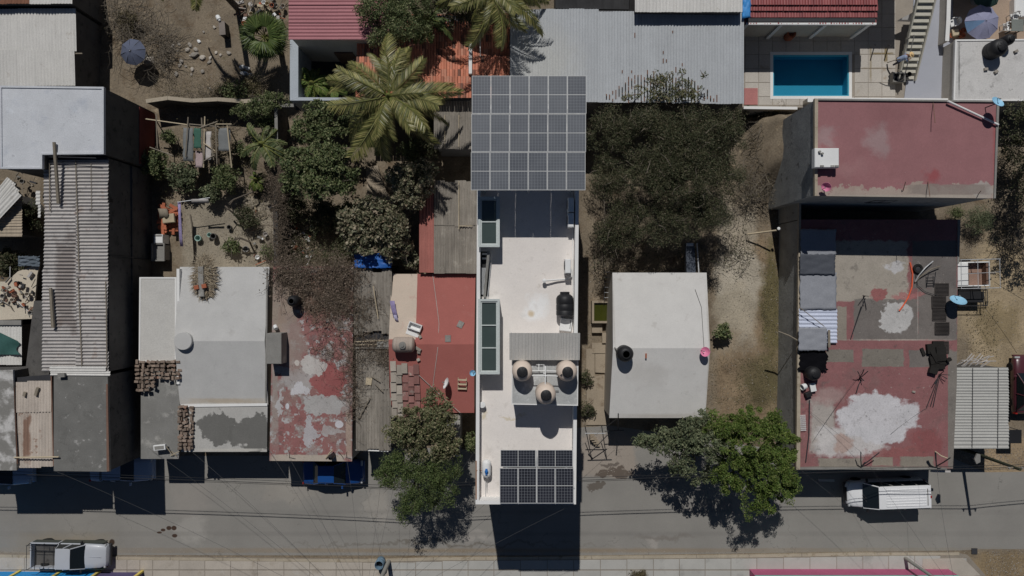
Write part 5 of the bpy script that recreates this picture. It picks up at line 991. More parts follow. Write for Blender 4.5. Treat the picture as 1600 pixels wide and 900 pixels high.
# person
def person():
    r = T('person', 'person in a straw hat and pale blue shirt stooping on the outdoor stairs', 'person', (0, 0, 0))
    V = []; E = []; Rr = []
    def a(p, rad, par=None): V.append(p); Rr.append(rad); i = len(V)-1; E.append((par, i)) if par is not None else None; return i
    pel = a((0, 0, 0.92), (0.15, 0.12)); sp = a((0.12, 0, 1.1), (0.14, 0.11), pel); ch = a((0.28, 0, 1.25), (0.17, 0.12), sp); nk = a((0.40, 0, 1.36), (0.06, 0.06), ch)
    hd = a((0.46, 0, 1.46), (0.09, 0.1), nk); a((0.50, 0, 1.56), (0.085, 0.095), hd)
    for s in (-1, 1):
        hp = a((0.0, s*0.1, 0.86), (0.1, 0.1), pel); kn = a((0.06+0.08*(s > 0), s*0.12, 0.48+0.04*(s > 0)), (0.065, 0.065), hp); an = a((-0.02+0.22*(s > 0), s*0.12, 0.09+0.12*(s > 0)), (0.042, 0.042), kn); a((0.14+0.22*(s > 0), s*0.13, 0.04+0.12*(s > 0)), (0.045, 0.035), an)
        sh = a((0.30, s*0.2, 1.26), (0.065, 0.065), ch); el = a(((0.45, 0.25, 1.06) if s > 0 else (0.42, -0.26, 1.04)), (0.045, 0.045), sh); wr = a((0.66, s*0.16, 0.98), (0.03, 0.03), el); pm = a((0.73, s*0.15, 0.96), (0.04, 0.022), wr)
        for k in range(4): f = a((0.79, s*0.15+(k-1.5)*0.022, 0.95), (0.011, 0.011), pm); a((0.83+0.008*(k in (1, 2)), s*0.15+(k-1.5)*0.024, 0.925), (0.009, 0.009), f)
        t = a((0.75, s*0.15-s*0.05, 0.95), (0.012, 0.012), pm); a((0.785, s*0.15-s*0.06, 0.935), (0.01, 0.01), t)
    me = bpy.data.meshes.new('body'); me.from_pydata(V, E, []); me.materials.append(mat('skin', (0.26, 0.13, 0.08), var=0.05, bump=0, rough=0.6)); o = bpy.data.objects.new('body', me); COL.objects.link(o); o.parent = r
    md = o.modifiers.new('skin', 'SKIN'); sv = me.skin_vertices[0].data
    for i, q in enumerate(Rr): sv[i].radius = q; sv[i].use_root = (i == 0)
    o.modifiers.new('sub', 'SUBSURF').levels = 1
    cl = mat('pale_blue_shirt', (0.3, 0.36, 0.5), var=0.1); tr_ = mat('dark_trousers', (0.05, 0.05, 0.07), var=0.1)
    def cloth(name, pts, m): 
        mb = MB()
        for p in pts: mb.tube([q[0] for q in p], [q[1] for q in p], 12)
        mb.build(name, m, r)
    cloth('shirt', [[((-0.04, 0, 0.88), 0.17), ((0.1, 0, 1.08), 0.175), ((0.28, 0, 1.25), 0.2), ((0.37, 0, 1.33), 0.09)]]+[[((0.29, s*0.14, 1.27), 0.1), ((0.36, s*0.23, 1.17), 0.075), ((0.44, s*0.26, 1.06), 0.06)] for s in (-1, 1)], cl)
    cloth('trousers', [[((0.01, s*0.07, 0.93), 0.13), ((0.0, s*0.1, 0.82), 0.115), ((0.06+0.08*(s > 0), s*0.12, 0.48+0.04*(s > 0)), 0.08), ((-0.01+0.22*(s > 0), s*0.12, 0.14+0.12*(s > 0)), 0.065)] for s in (-1, 1)], tr_)
    mb = MB(); mb.lathe([(0.2, 0.0), (0.21, 0.015), (0.12, 0.03), (0.11, 0.1), (0.07, 0.13), (0, 0.135)], 24, x=0.49, y=0, z=1.6, rot=Matrix.Rotation(0.35, 3, 'Y'), sy=0.95); mb.build('straw_hat', mat('straw', C8(196, 160, 104), var=0.15, fine=0.2), r)
    mb = MB(); mb.lathe([(0.0, -0.11), (0.085, -0.05), (0.092, 0.02), (0.07, 0.09), (0, 0.1)], 14, x=0.485, y=0, z=1.53); mb.build('hair', m_black, r)
    mb = MB(); mb.lathe([(0.02, 0), (0.012, 0.02), (0, 0.025)], 8, x=0.59, y=0, z=1.5, rot=Matrix.Rotation(1.5, 3, 'Y')); mb.build('nose', me.materials[0], r)
    return r
pr_ = person(); x, y, _ = W(1415, 90, 3.3); place(pr_, x-0.2, y, ZP+0.19*3+0.01, 0.25); pr_.scale = (0.92, 0.92, 0.92)
pipe(T('long_pole', 'thin pale brown pole reaching west from the stooping person', 'pole', W(1400, 94, ZP)), [(1412, 91, 3.2), (1398, 94, 3.0), (1386, 98, 2.7)], 0.03, m_wood, 'shaft')
# ================================================================== EAST SIDE
HR = 7.4
m_rose = mat('rose_painted_roof', C8(134, 84, 86), crack=(0.25, 0.015, 0.15, 0.5), var=0.08, fine=0.1, bump=0.12, patches=[pe('e', HR, 1370, 220, 26, 30, C8(142, 116, 116), 0.6, 1.0, 1.2, 0.8), pe('e', HR, 1292, 215, 22, 26, C8(140, 112, 112), 0.5, 1.0, 1.2, 0.8), pe('e', HR, 1455, 275, 18, 14, C8(136, 52, 56), 0.6, 0.3, 1.5, 0.8), pe('b', HR, 1556, 230, 6, 60, C8(142, 60, 62), 0.6, 0.4, 1.5, 0.7),
    pe('b', HR, 1415, 304, 160, 12, C8(150, 138, 128), 0.2, 3.6, 2.2, 0.9), pe('e', HR, 1440, 296, 26, 10, C8(146, 134, 124), 0.2, 1.2, 1.5, 0.9), pe('e', HR, 1530, 298, 30, 12, C8(148, 142, 136), 0.2, 1.2, 1.5, 0.9), pe('e', HR, 1320, 298, 34, 8, C8(150, 136, 126), 0.2, 1.6, 2.0, 0.8), pe('e', HR, 1390, 180, 60, 30, C8(122, 74, 76), 0.8, 1.2, 0.8, 0.6), pe('e', HR, 1330, 265, 40, 20, C8(140, 96, 96), 0.8, 1.2, 1.0, 0.6), pe('b', HR, 1480, 296, 75, 9, C8(122, 112, 106), 0.2, 1.0, 1.0, 0.85), pe('b', HR, 1415, 307, 160, 3, C8(150, 142, 132), 0.4, 0.6, 2.0, 0.9), pn(0.7, C8(170, 150, 148), 0.02, 5, 0.4)])
m_gwall = mat('rough_grey_plaster', C8(138, 139, 138), var=0.22, bump=0.9, bscale=5, patches=[pn(0.6, C8(80, 78, 76), 0.08, 2.2, 0.7)])
r, P_ = bld('rose_roof_house', 'tall house with a faded rose painted flat roof, right', 'building', [(1272, 155), (1560, 158), (1554, 310), (1272, 306)], HR, m_gwall, m_rose)
mb = MB(); mb.prism(ppoly([(1271.7, 154.6), (1277, 155), (1276, 306.3), (1271.7, 306.3)], HR), HR-0.1, HR+0.12); mb.build('edge_kerb', m_kerb, r)
mb = MB(); mb.prism(ppoly([(1277.1, 154.6), (1560.4, 157.7), (1560.4, 160.2), (1277.1, 157.3)], HR), HR-0.1, HR+0.1); mb.build('edge_kerb', m_grey, r)
mb = MB(); mb.prism(ppoly([(1556.5, 160.3), (1560.4, 160.3), (1554.6, 310), (1551.8, 310)], HR), HR-0.1, HR+0.07); mb.build('edge_kerb', m_grey, r)
win(r, (P_[2][0]+P_[3][0])/2, P_[3][1]+0.04, 4.4, 1.4, 1.1, 's')
r = T('white_cooler', 'white metal cabinet with two small vents on the west edge of the rose roof', 'cabinet', W(1291, 247, HR)); x, y, _ = W(1291, 247, HR+0.45); mb = MB(); mb.bbox(x, y, HR+0.12, 1.38, 1.1, 0.42, 0.03); mb.build('case', m_whitep, r)
for a, b in ((-0.45, 0.33), (-0.3, 0.22)): mb = MB(); mb.lathe([(0.07, 0), (0.07, 0.14), (0, 0.16)], 10, x=x+a, y=y+b, z=HR+0.54); mb.build('vent', m_grey, r)
for a in (-0.3, 0.3, 0.55): mb = MB(); mb.box(x+a, y-0.48, HR+0.54, 0.2, 0.1, 0.07); mb.build('bracket', m_grey, r)
for sx in (-0.5, 0.5): mb = MB(); mb.box(x+sx, y, HR+0.003, 0.1, 0.9, 0.117); mb.build('foot', m_frame, r)
dish('pink satellite dish at the lower left corner of the rose roof', 1292, 291, HR, 0.27, m_pink, 0.6+PI, 0.75, 0.45)
dish('pale blue satellite dish at the top right corner of the rose roof', 1556, 162, HR, 0.36, m_ltblue, PI/2-0.4, 0.6, 0.9)
pipe(T('white_pipe', 'long white pipe lying diagonally over the top right corner of the rose roof', 'pipe', W(1520, 176, HR)), [(1481, 158, HR+0.2), (1560, 195, HR+0.15)], 0.06, m_coping, 'tube', 8)
for i, (a, b) in enumerate((((1458, 160), (1461, 192)), ((1450, 283), (1453, 307)), ((1411, 298), (1415, 284)), ((1529, 303), (1533, 298)))):
    pipe(T('rebar_stub', ('rusty bar standing at the north edge', 'rusty bar pair above the peeled strip', 'bent rusty bar left of the peeled grey patch', 'short bar near the lower right corner')[i]+' of the rose roof', 'rebar', W(*a, HR)), [(*a, HR), ((a[0]+b[0])/2, (a[1]+b[1])/2, HR+0.35), (*b, HR+0.5)], 0.02, m_rosec, 'bar')
# lower red roof
HL = 3.4; dg = C8(104, 100, 96); lg = C8(150, 144, 136)
def LB(px0, py0, px1, py1, c, soft=0.05, amp=0.25, ns=2.0, st=0.95): return pe('b', HL, (px0+px1)/2, (py0+py1)/2, (px1-px0)/2, (py1-py0)/2, c, soft, amp, ns, st)
m_h15 = mat('patchwork_red_roof', C8(126, 76, 76), crack=(0.35, 0.02, 0.3, 0.48), var=0.13, fine=0.16, bump=0.3, patches=[pn(0.52, C8(114, 80, 78), 0.15, 0.8, 0.7), pn(0.6, C8(140, 96, 92), 0.08, 2.6, 0.5), pn(0.64, C8(96, 66, 66), 0.06, 1.5, 0.6),
    LB(1300, 375, 1420, 472, C8(146, 140, 130)), pe('e', HL, 1400, 420, 14, 12, C8(168, 166, 166), 0.3, 0.9, 2), LB(1425, 375, 1496, 452, C8(96, 93, 90)), LB(1308, 478, 1323, 532, C8(128, 122, 112)), LB(1333, 466, 1436, 532, dg), LB(1434, 450, 1496, 532, dg), pe('e', HL, 1375, 462, 12, 14, C8(132, 64, 64), 0.2, 1.2, 1.2, 0.9), pe('e', HL, 1420, 462, 24, 7, C8(146, 84, 82), 0.3, 1.2, 1.5, 0.8),
    pe('e', HL, 1399, 497, 25, 25, C8(168, 166, 164), 0.1, 0.6, 1.8), LB(1290, 546, 1334, 566, C8(112, 108, 100)), LB(1347, 545, 1413, 573, C8(112, 108, 100), amp=0.4), LB(1420, 547, 1455, 574, dg, amp=0.4), LB(1481, 545, 1496, 735, C8(112, 108, 102)),
    pe('b', HL, 1285, 665, 22, 45, C8(154, 148, 142), 0.3, 0.9, 1.3, 0.95), pe('b', HL, 1330, 690, 62, 26, C8(176, 172, 170), 0.25, 1.0, 1.2, 0.95), pe('e', HL, 1372, 652, 66, 42, C8(180, 178, 180), 0.12, 0.5, 1.4, 0.97), pe('e', HL, 1295, 618, 28, 16, C8(150, 130, 126), 0.5, 1.0, 1.2, 0.7), pe('e', HL, 1315, 697, 18, 16, C8(158, 134, 124), 0.3, 0.9, 1.4, 0.8), pe('e', HL, 1400, 712, 60, 12, C8(130, 70, 68), 0.4, 1.0, 1.3, 0.9), pe('e', HL, 1448, 690, 26, 26, C8(124, 62, 62), 0.3, 0.7, 1.3, 0.9),
    LB(1277, 716, 1350, 733, C8(128, 122, 112), 0.1, 0.4), LB(1362, 714, 1396, 728, C8(132, 124, 112), 0.1, 0.5), LB(1405, 713, 1461, 729, C8(124, 118, 108), 0.1, 0.5), LB(1240, 728, 1500, 737, C8(104, 100, 94), 0.3, 0.3), pe('b', HL, 1400, 531, 92, 1.5, C8(170, 160, 150), 0.8, 1.0, 3, 0.7), pe('b', HL, 1434, 490, 0.8, 42, C8(150, 145, 138), 0.6, 0.8, 3, 0.8), pn(0.6, C8(84, 80, 77), 0.1, 1.3, 0.45), pn(0.66, C8(160, 154, 148), 0.04, 4.0, 0.5), pn(0.62, C8(72, 68, 66), 0.05, 3.1, 0.4)])
r, P_ = bld('patchwork_roof_house', 'wide house with patchwork red, grey and whitewashed flat roof, right', 'building', [(1248, 343), (1497, 343), (1495, 600), (1489, 733), (1243, 731), (1247, 560)], HL, m_gwall, m_h15, over=0.03)
mb = MB(); mb.prism(ppoly([(1496, 343), (1500, 343), (1498, 412), (1495, 412)], HL), HL-0.3, HL+0.06); mb.build('edge_kerb', m_grey, r)
mb = MB(); mb.prism(ppoly([(1247.5, 295), (1250.5, 295), (1249, 733), (1243, 733)], HL), HL-0.08, HL+0.13); mb.build('edge_kerb', m_kerb, r)
mb = MB(); mb.prism(ppoly([(1243, 729.8), (1478, 731), (1478, 733.6), (1243, 733)], HL), HL-0.2, HL+0.1); mb.build('edge_kerb', m_grey, r)
mb = MB(); mb.prism(ppoly([(1247.5, 295), (1250.5, 295), (1250.5, 342.5), (1247.5, 342.5)], HL), 0, HL-0.085); mb.build('yard_wall', m_gwall, r)
for t in (0.2, 0.5, 0.8): win(r, P_[4][0]+(P_[3][0]-P_[4][0])*t, P_[3][1]+0.05, 0.02 if t == 0.5 else 1.0, 1.3, 2.1 if t == 0.5 else 1.1, 's', t == 0.5)
vs = []; fs = []; NX, NY = 26, 32
for j in range(NY+1):
    for i in range(NX+1):
        px, py = 1125+112*i/NX, 162+165*j/NY; u = min(1, max(0, (px-1140)/75)); v = min(1, max(0, (322-py)/70)); w_ = min(1, max(0, (py-176)/22)); hgt = 2.9*(u*u*(3-2*u))*(v*v*(3-2*v))*w_*w_*(3-2*w_); hgt += 0.14*math.sin(px*0.31+py*0.13)*u*v+random.uniform(-0.05, 0.05)*u*v-0.03*(u*v == 0)
        x, y, _ = W(px, py, 0); vs.append((x, y, hgt))
for j in range(NY):
    for i in range(NX): a_ = j*(NX+1)+i; fs.append((a_+NX+1, a_+NX+2, a_+1, a_))
mb = MB(); mb.add(vs, fs, True); tag(mb.build('earth_bank', m_dirt, angle=80), kind='structure')
m_tarpg = mat('light_grey_tarp', C8(130, 132, 138), var=0.08, rough=0.6, bump=0.3, bscale=4); m_tarpd = mat('dark_grey_tarp', C8(70, 73, 80), var=0.1, rough=0.6, bump=0.3)
tarp('light grey tarpaulin at the shade edge of the patchwork roof, uppermost of four', 1251, 358, 1306, 402, HL+0.25, m_tarpg, amp=0.035); tarp('dark grey tarpaulin strip between two lighter tarpaulins on the patchwork roof', 1250, 397, 1305, 429, HL+0.34, m_tarpd, amp=0.035)
tarp('creased grey tarpaulin directly above the ribbed white sheets', 1250, 426, 1307, 484, HL+0.25, m_tarpg, amp=0.035); tarp('small grey tarpaulin overlapping the lower end of the ribbed white sheets', 1248, 512, 1292, 548, HL+0.42, m_tarpg, amp=0.035)
m_blackcl = mat('black_cloth', (0.008, 0.008, 0.01), var=0.2, spec=0.0)
tarp('black netting cloth hanging over the west edge above the round black tank', 1249, 545, 1292, 580, HL+0.2, m_blackcl, name='black_cloth', cat='cloth', amp=0.06, edge=3)
r = T('ribbed_awning', 'white and blue-grey ribbed metal sheets between grey tarpaulins on the roof edge', 'awning', W(1278, 505, HL)); m_cb = mat('bluish_white_sheet', C8(178, 184, 200), var=0.05, rough=0.45, bump=0.03)
corr_roof(r, m_cb, 1248, 482, 1308, 512, HL+0.2, 'x', 0.24, 0.04, na=1, nb=1, name='sheet', rot=0); corr_roof(r, m_cb, 1288, 508, 1308, 536, HL+0.18, 'x', 0.24, 0.04, na=1, nb=1, name='sheet', rot=0)
mb = MB(); mb.box(*W(1294, 529, 3.6)[:2], HL+0.3, 0.14, 1.1, 0.06, 0.02); tag(mb.build('plank', m_wood), 'short upright grey plank at the lower end of the ribbed white sheets', 'plank')
small_tank('round black tank at the west edge of the patchwork roof', 1265, 582, HL, 0.44, 0.9, True)
r = T('white_bucket', 'white ribbed bucket on its side below the round black tank', 'bucket', (0, 0, 0)); mb = MB(); mb.lathe([(0.17, 0), (0.19, 0.1), (0.18, 0.11), (0.2, 0.3), (0.17, 0.3), (0.15, 0.02), (0, 0.02)], 18, rot=Matrix.Rotation(-1.3, 3, 'Y')); mb.build('body', m_whitep, r); x, y, _ = W(1259, 603, 3.6); place(r, x, y, HL+0.2, 0.3)
mb = MB(); mb.bbox(*W(1269, 605, 3.5)[:2], HL+0.01, 0.36, 0.52, 0.25, 0.01, 0.2); tag(mb.build('foam_board', m_whitep), 'small white panel standing right of the ribbed bucket', 'board')
mb = MB(); mb.bbox(*W(1262, 616, 3.5)[:2], HL+0.01, 0.4, 0.3, 0.3, 0.03, 0.4); tag(mb.build('black_bundle', m_black), 'small black bundle under the white panel', 'bundle')
r = T('wire_crate', 'white wire crate by the west kerb of the patchwork roof', 'crate', (0, 0, 0))
for i in range(6): mb = MB(); mb.box(-0.15+0.06*i, 0, 0.12, 0.018, 1.0, 0.018); mb.build('rod', m_whitep, r)
for i in range(9): mb = MB(); mb.box(0, -0.48+0.12*i, 0.14, 0.36, 0.02, 0.02); mb.build('rod', m_whitep, r)
x, y, _ = W(1252, 660, HL); place(r, x+0.05, y, HL+0.003, 0.05)
pipe(T('black_pipe', 'long thin black pipe lying along the west side of the whitewashed patch', 'pipe', W(1264, 670, HL)), [(1265, 625, HL+0.1), (1264, 680, HL+0.06), (1259, 722, HL+0.06)], 0.035, m_frame, 'tube')
pipe(T('orange_hose', 'bright orange hose curving over the patchwork roof', 'hose', W(1420, 450, HL)), [(1422, 410, 3.45), (1426, 428, 3.45), (1425, 448, 3.45), (1419, 465, 3.45), (1411, 478, 3.45), (1405, 486, 3.45)], 0.045, m_orange, 'tube', 8)
r = T('old_tyre', 'black tyre lying at the shade edge of the patchwork roof', 'tyre', (0, 0, 0)); mb = MB(); mb.lathe([(0.16, 0.03), (0.2, 0), (0.28, 0.0), (0.31, 0.05), (0.31, 0.12), (0.28, 0.17), (0.2, 0.17), (0.16, 0.14), (0.16, 0.03)], 26); mb.build('tread', m_rubber, r); mb = MB(); mb.lathe([(0.17, 0.06), (0.17, 0.1), (0.05, 0.12), (0, 0.12)], 20); mb.build('rim', m_frame, r); x, y, _ = W(1433, 420, HL); place(r, x, y, HL+0.003)
def ladder(label, px, py, z, L_, w, n, rz, m, tilt=0.0):
    r = T('ladder', label, 'ladder', (0, 0, 0))
    for s in (-w/2, w/2): mb = MB(); mb.tube([(s, -L_/2, 0.04), (s, L_/2, 0.04+tilt)], 0.025, 5); mb.build('side_rail', m, r)
    for k in range(n): t = (k+0.5)/n; mb = MB(); mb.tube([(-w/2, -L_/2+L_*t, 0.04+tilt*t), (w/2, -L_/2+L_*t, 0.04+tilt*t)], 0.02, 5); mb.build('rung', m, r)
    x, y, _ = W(px, py, z); return place(r, x, y, z+0.003, rz)
ladder('short dark metal ladder lying near the bent pipes', 1452, 437, HL, 0.95, 0.45, 4, 0.05, m_frame, 0.3)
pipe(T('bent_pipe', 'pale bent pipe arching right of the tyre, longer of two', 'pipe', W(1440, 425, HL)), [(1458, 408, 3.6), (1446, 418, 3.75), (1436, 430, 3.7), (1430, 440, 3.5)], 0.035, m_alu, 'tube', 6)
pipe(T('bent_pipe', 'darker bent pipe crossing under the pale one beside the tyre', 'pipe', W(1440, 430, HL)), [(1469, 416, 3.6), (1456, 420, 3.7), (1438, 432, 3.6), (1430, 441, 3.5)], 0.035, m_wood, 'tube', 6)
pipe(T('bent_pipe', 'thin black rod curving down left of the ladder', 'pipe', W(1440, 440, HL)), [(1431, 428, 3.5), (1434, 446, 3.5), (1446, 456, 3.5), (1465, 462, 3.5)], 0.02, m_frame, 'tube', 6)
m_mesh = mat('rusty_dark_grating', (0.06, 0.052, 0.048), var=0.3, bump=0.5)
for i, (px, py, rz, lab) in enumerate(((1472, 452, 0.0, 'uppermost'), (1467, 472, 0.02, 'second'), (1468, 492, -0.02, 'third'), (1472, 513, 0.0, 'fourth'), (1472, 543, 0.01, 'fifth'))):
    r = T('window_grating', '%s dark rusty grating in the column down the right side of the patchwork roof' % lab, 'grating', (0, 0, 0)); mb = MB()
    O = rect(-0.45, -0.39, 0.45, 0.39); ring(mb, O, inset(O, 0.035), 0.0, 0.04); mb.build('frame', m_mesh, r)
    for k in range(9): mb = MB(); mb.box(0, -0.34+0.085*k, 0.004, 0.83, 0.05, 0.03); mb.build('slat', m_mesh, r)
    x, y, _ = W(px, py, HL+0.06); place(r, x, y, HL+0.01+0.045*(i % 2), rz)
m_char = mat('charred_wood', (0.022, 0.02, 0.018), var=0.4, bump=0.6)
r = T('charred_scrap_heap', 'heap of charred dark scrap boards on the right side of the patchwork roof', 'scrap heap', W(1465, 560, HL))
for i, (px, py, sx, sy, rz) in enumerate(((1444, 550, 0.2, 0.5, 0.4), (1455, 545, 0.5, 0.6, 0.1), (1463, 548, 0.7, 0.8, -0.1), (1470, 553, 0.6, 0.9, 0.1), (1462, 562, 0.7, 0.5, 0.2), (1474, 565, 0.5, 0.4, 0.0), (1466, 573, 0.9, 0.35, 0.05), (1458, 579, 0.5, 0.4, -0.3), (1470, 545, 0.5, 0.4, 0.3), (1481, 562, 0.3, 0.2, 0.5), (1467, 538, 0.7, 0.4, 0.0), (1460, 556, 0.3, 0.8, 0.5))):
    mb = MB(); mb.bbox(*W(px, py, 3.6)[:2], HL+0.01+0.03*(i % 5)+0.05*(i > 5), sx, sy, 0.1+0.1*(i % 2), 0.01, rz); mb.build('board', m_char, r)
def rebar(label, px, py, z, ends, rad=0.022, m=None):
    r = T('rebar_cluster', label, 'rebar', W(px, py, z))
    for e in ends: pipe(r, [(px+random.uniform(-2, 2), py+random.uniform(-2, 2), z+0.02), ((px+e[0])/2, (py+e[1])/2, z+(e[2] if len(e) > 2 else 0.5)*0.7), (e[0], e[1], z+(e[2] if len(e) > 2 else 0.5))], rad, m or m_frame, 'bar', 4)
rebar('leaning black bar with a pale crosspiece in the upper middle of the patchwork roof', 1350, 462, HL, [(1354, 484, 0.1), (1348, 462, 0.8), (1357, 463, 0.8)])
pipe(T('leaning_bar', 'long black bar slanting down from the pale crosspiece on grey concrete', 'bar', W(1340, 500, HL)), [(1352, 466, 4.1), (1342, 492, 3.6), (1329, 530, 3.42)], 0.03, m_frame, 'bar')
rebar('black starter bars at the top of the whitewashed patch', 1345, 590, HL, [(1350, 577, 1.0), (1356, 580, 0.9), (1340, 580, 0.8), (1338, 614, 0.1), (1350, 595, 0.4)], 0.03)
rebar('tangle of pale and black wires below the charred scrap heap', 1468, 585, HL, [(1475, 580, 0.9), (1480, 592, 0.5), (1448, 636, 0.05), (1454, 635, 0.05), (1458, 636, 0.05), (1460, 600, 0.4), (1484, 586, 0.6)], 0.024)
rebar('black bracket bar with a side arm near the front edge, left of the van', 1345, 730, HL, [(1345, 706, 0.9), (1374, 707, 0.9), (1352, 722, 0.5)], 0.035)
rebar('post with pale insulator arms near the front right corner of the patchwork roof', 1463, 730, HL, [(1462, 706, 1.0), (1485, 715, 1.2), (1461, 707, 1.1)], 0.04)
pipe(T('insulator', 'pale insulator arm on the front right roof post', 'insulator', W(1468, 710, HL)), [(1461, 705, 4.5), (1470, 712, 4.6), (1480, 716, 4.6)], 0.04, m_woodl, 'arm')
mb = MB(); mb.bbox(*W(1427, 612, HL)[:2], HL+0.003, 0.2, 0.12, 0.08, 0.01, -0.2); tag(mb.build('pale_brick', m_stone), 'single pale brick at the right rim of the whitewashed patch', 'brick')
dish('pale blue satellite dish leaning out over the east edge of the patchwork roof', 1496, 472, HL, 0.48, m_ltblue, PI/2, 0.95, 0.7)
for a, b, lab in (((1249, 480), (1288, 510), 'thin dark rod lying across the ribbed white sheets'),): pipe(T('thin_rod', lab, 'rod', W(1270, 495, HL)), [(*a, HL+0.7), (*b, HL+0.5)], 0.025, m_wood, 'rod')
pipe(T('wall_beam', 'grey timber sticking out west over the rough boundary wall', 'beam', W(1232, 522, HL)), [(1216, 518, 3.6), (1232, 524, 3.5), (1248, 533, 3.5)], 0.055, m_wood, 'beam')
pipe(T('lying_trunk', 'slim pale trunk leaning over the dirt lot towards a white jug', 'pole', W(1195, 361, 0)), [(1168, 366, 0.5), (1190, 363, 1.0), (1213, 360, 1.6)], 0.06, m_woodl, 'trunk')
mb = MB(); mb.lathe([(0, 0), (0.1, 0.02), (0.1, 0.1), (0, 0.12)], 12, *W(1217, 357, 1.7)[:2], z=1.6); tag(mb.build('plastic_jug', m_whitep), 'small white jug at the end of the slim pale trunk', 'jug')
# canopy right
r, P_ = bld('ribbed_carport', 'carport of pale ribbed sheets attached to the right side of the patchwork house', 'carport', [(1493, 575), (1575, 575), (1572, 700), (1489, 700)], 2.7, m_dgrey, m_frame, slab=0.04)
corr_roof(r, mat('cream_ribbed_sheet', C8(158, 157, 153), var=0.05, rough=0.5, objvar=0.04, bump=0.03), 1490, 574, 1576, 701, 2.82, 'x', 0.22, 0.035, na=7, nb=1, name='roof_sheet', rot=0.001, jit=0.02, prof='sin')
for px in (1520, 1560): mb = MB(); mb.tube([W(px, 575, 2.88), W(px-1, 700, 2.88)], 0.018, 4); mb.build('tie_rod', m_frame, r)
# ================================================================== WHITE HOUSE
HW = 3.1
m_wh = mat('white_house_roof', C8(186, 184, 181), crack=(0.3, 0.015, 0.16, 0.5), var=0.06, fine=0.06, bump=0.1, patches=[pn(0.62, C8(160, 156, 150), 0.1, 1.4, 0.5), pn(0.68, C8(200, 199, 197), 0.04, 3.0, 0.5), pe('b', HW, 1030, 650, 90, 5, C8(158, 152, 144), 0.8, 0.9, 1.4, 0.6), pe('e', HW, 1010, 580, 40, 24, C8(174, 171, 167), 0.5, 1.0, 1.2, 0.6), pe('b', HW, 1103, 540, 3, 110, C8(150, 144, 136), 0.8, 0.9, 2, 0.6),pn(0.58, C8(172, 168, 166), 0.15, 0.6, 0.6), pe('b', HW, 957, 490, 2, 60, C8(150, 146, 140), 0.8, 0.9, 2, 0.6)])
r, P_, gw = gable('plain_white_house', 'small white house with a plain low ridged roof and one black tank', 'building', 957, 426, 1104, 653, 544, HW, 0.95, m_wallcream, m_wh, x0b=952, x1b=1102)
win(r, P_[3][0]+2.0, P_[3][1]+0.04, 0.02, 1.0, 2.1, 's', True); win(r, P_[2][0]-1.5, P_[3][1]+0.04, 1.0, 1.3, 1.1, 's')
small_tank('open black tank on the west slope of the plain white roof', 974, 551, gw(552)-0.1, 0.5, 1.15)
pipe(T('tank_pipe', 'grey pipe stub from the open black tank over the white roof edge', 'pipe', W(962, 550, HW)), [(960, 543, 4.0), (970, 552, 4.6)], 0.05, m_grey, 'tube')
pipe(T('roof_cable', 'thin cable trailing down to the pink dish on the plain white roof', 'cable', W(1098, 480, HW)), [(1086, 452, gw(452)+0.03), (1096, 480, gw(480)+0.03), (1100, 543, gw(543)+0.03)], 0.013, m_cable, 'line')
dish('pink satellite dish on the east edge of the plain white roof', 1103, 550, gw(551)-0.1, 0.3, m_pink, -0.3+PI, 0.55, 0.5)
mb = MB(); mb.lathe([(0, 0), (0.05, 0.0), (0.05, 0.3), (0, 0.3)], 10, *W(1005, 550, HW)[:2], z=gw(550)+0.06, rot=Matrix.Rotation(1.57, 3, 'X') @ Matrix.Rotation(0.0, 3, 'Y')); tag(mb.build('terracotta_pipe', m_terracotta), 'short pinkish pipe stub lying on the plain white roof ridge', 'pipe')
pipe(T('mast', 'thin bent mast with side arms at the front left corner of the white house', 'mast', W(966, 660, 0)), [(966, 672, 0.0), (966, 660, 2.8), (966, 646, 4.6)], 0.035, m_frame, 'pole')
# trough and pads
m_pad = mat('old_concrete_pad', C8(140, 128, 112), var=0.14, patches=[pn(0.57, C8(106, 92, 76), 0.1, 1.6, 0.7)])
r = T('water_trough', 'concrete trough filled with green water between the two white houses', 'water trough', W(939, 487, 0)); O = ppoly([(925, 470), (954, 470), (954, 505), (925, 505)], 0.7); mb = MB(); ring(mb, O, inset(O, 0.14), 0, 0.7); mb.build('wall', m_pad, r)
m_algae = mat('green_water', (0.05, 0.055, 0.008), rough=0.06, var=0.2, spec=0.7, bump=0); mb = MB(); mb.prism(inset(O, 0.12), 0.0, 0.52); mb.build('water', m_algae, r)
for i, (q, h_, lab) in enumerate((([(925, 506), (941, 506), (941, 520), (925, 520)], 0.3, 'small square concrete pad just below the green trough'), ([(941, 520), (953, 520), (953, 536), (941, 536)], 0.3, 'tiny pad with a coiled hose beside the white house'), ([(925, 536), (953, 535), (953, 552), (925, 552)], 0.14, 'upper pale concrete pad between the white houses'), ([(930, 553), (953, 553), (953, 583), (930, 582)], 0.16, 'middle cracked concrete pad between the white houses'), ([(916, 545), (929, 545), (929, 590), (916, 590)], 0.1, 'narrow pad along the shadow of the tall white house'), ([(917, 591), (953, 584), (953, 664), (916, 664)], 0.1, 'long stained concrete pad leading to the street'))):
    mb = MB(); mb.prism(ppoly(q, h_), 0, h_); tag(mb.build('concrete_pad', m_pad), lab, 'concrete pad')
wall('low red-brown brick kerb along the west side of the plain white house', [(954.5, 495), (954.5, 531)], 1.2, 0.22, mat('red_brown_brick', C8(150, 104, 84), var=0.25))
r = T('front_gate', 'black metal gate frame with diagonal braces at the street end of the pads', 'gate', W(935, 690, 0))
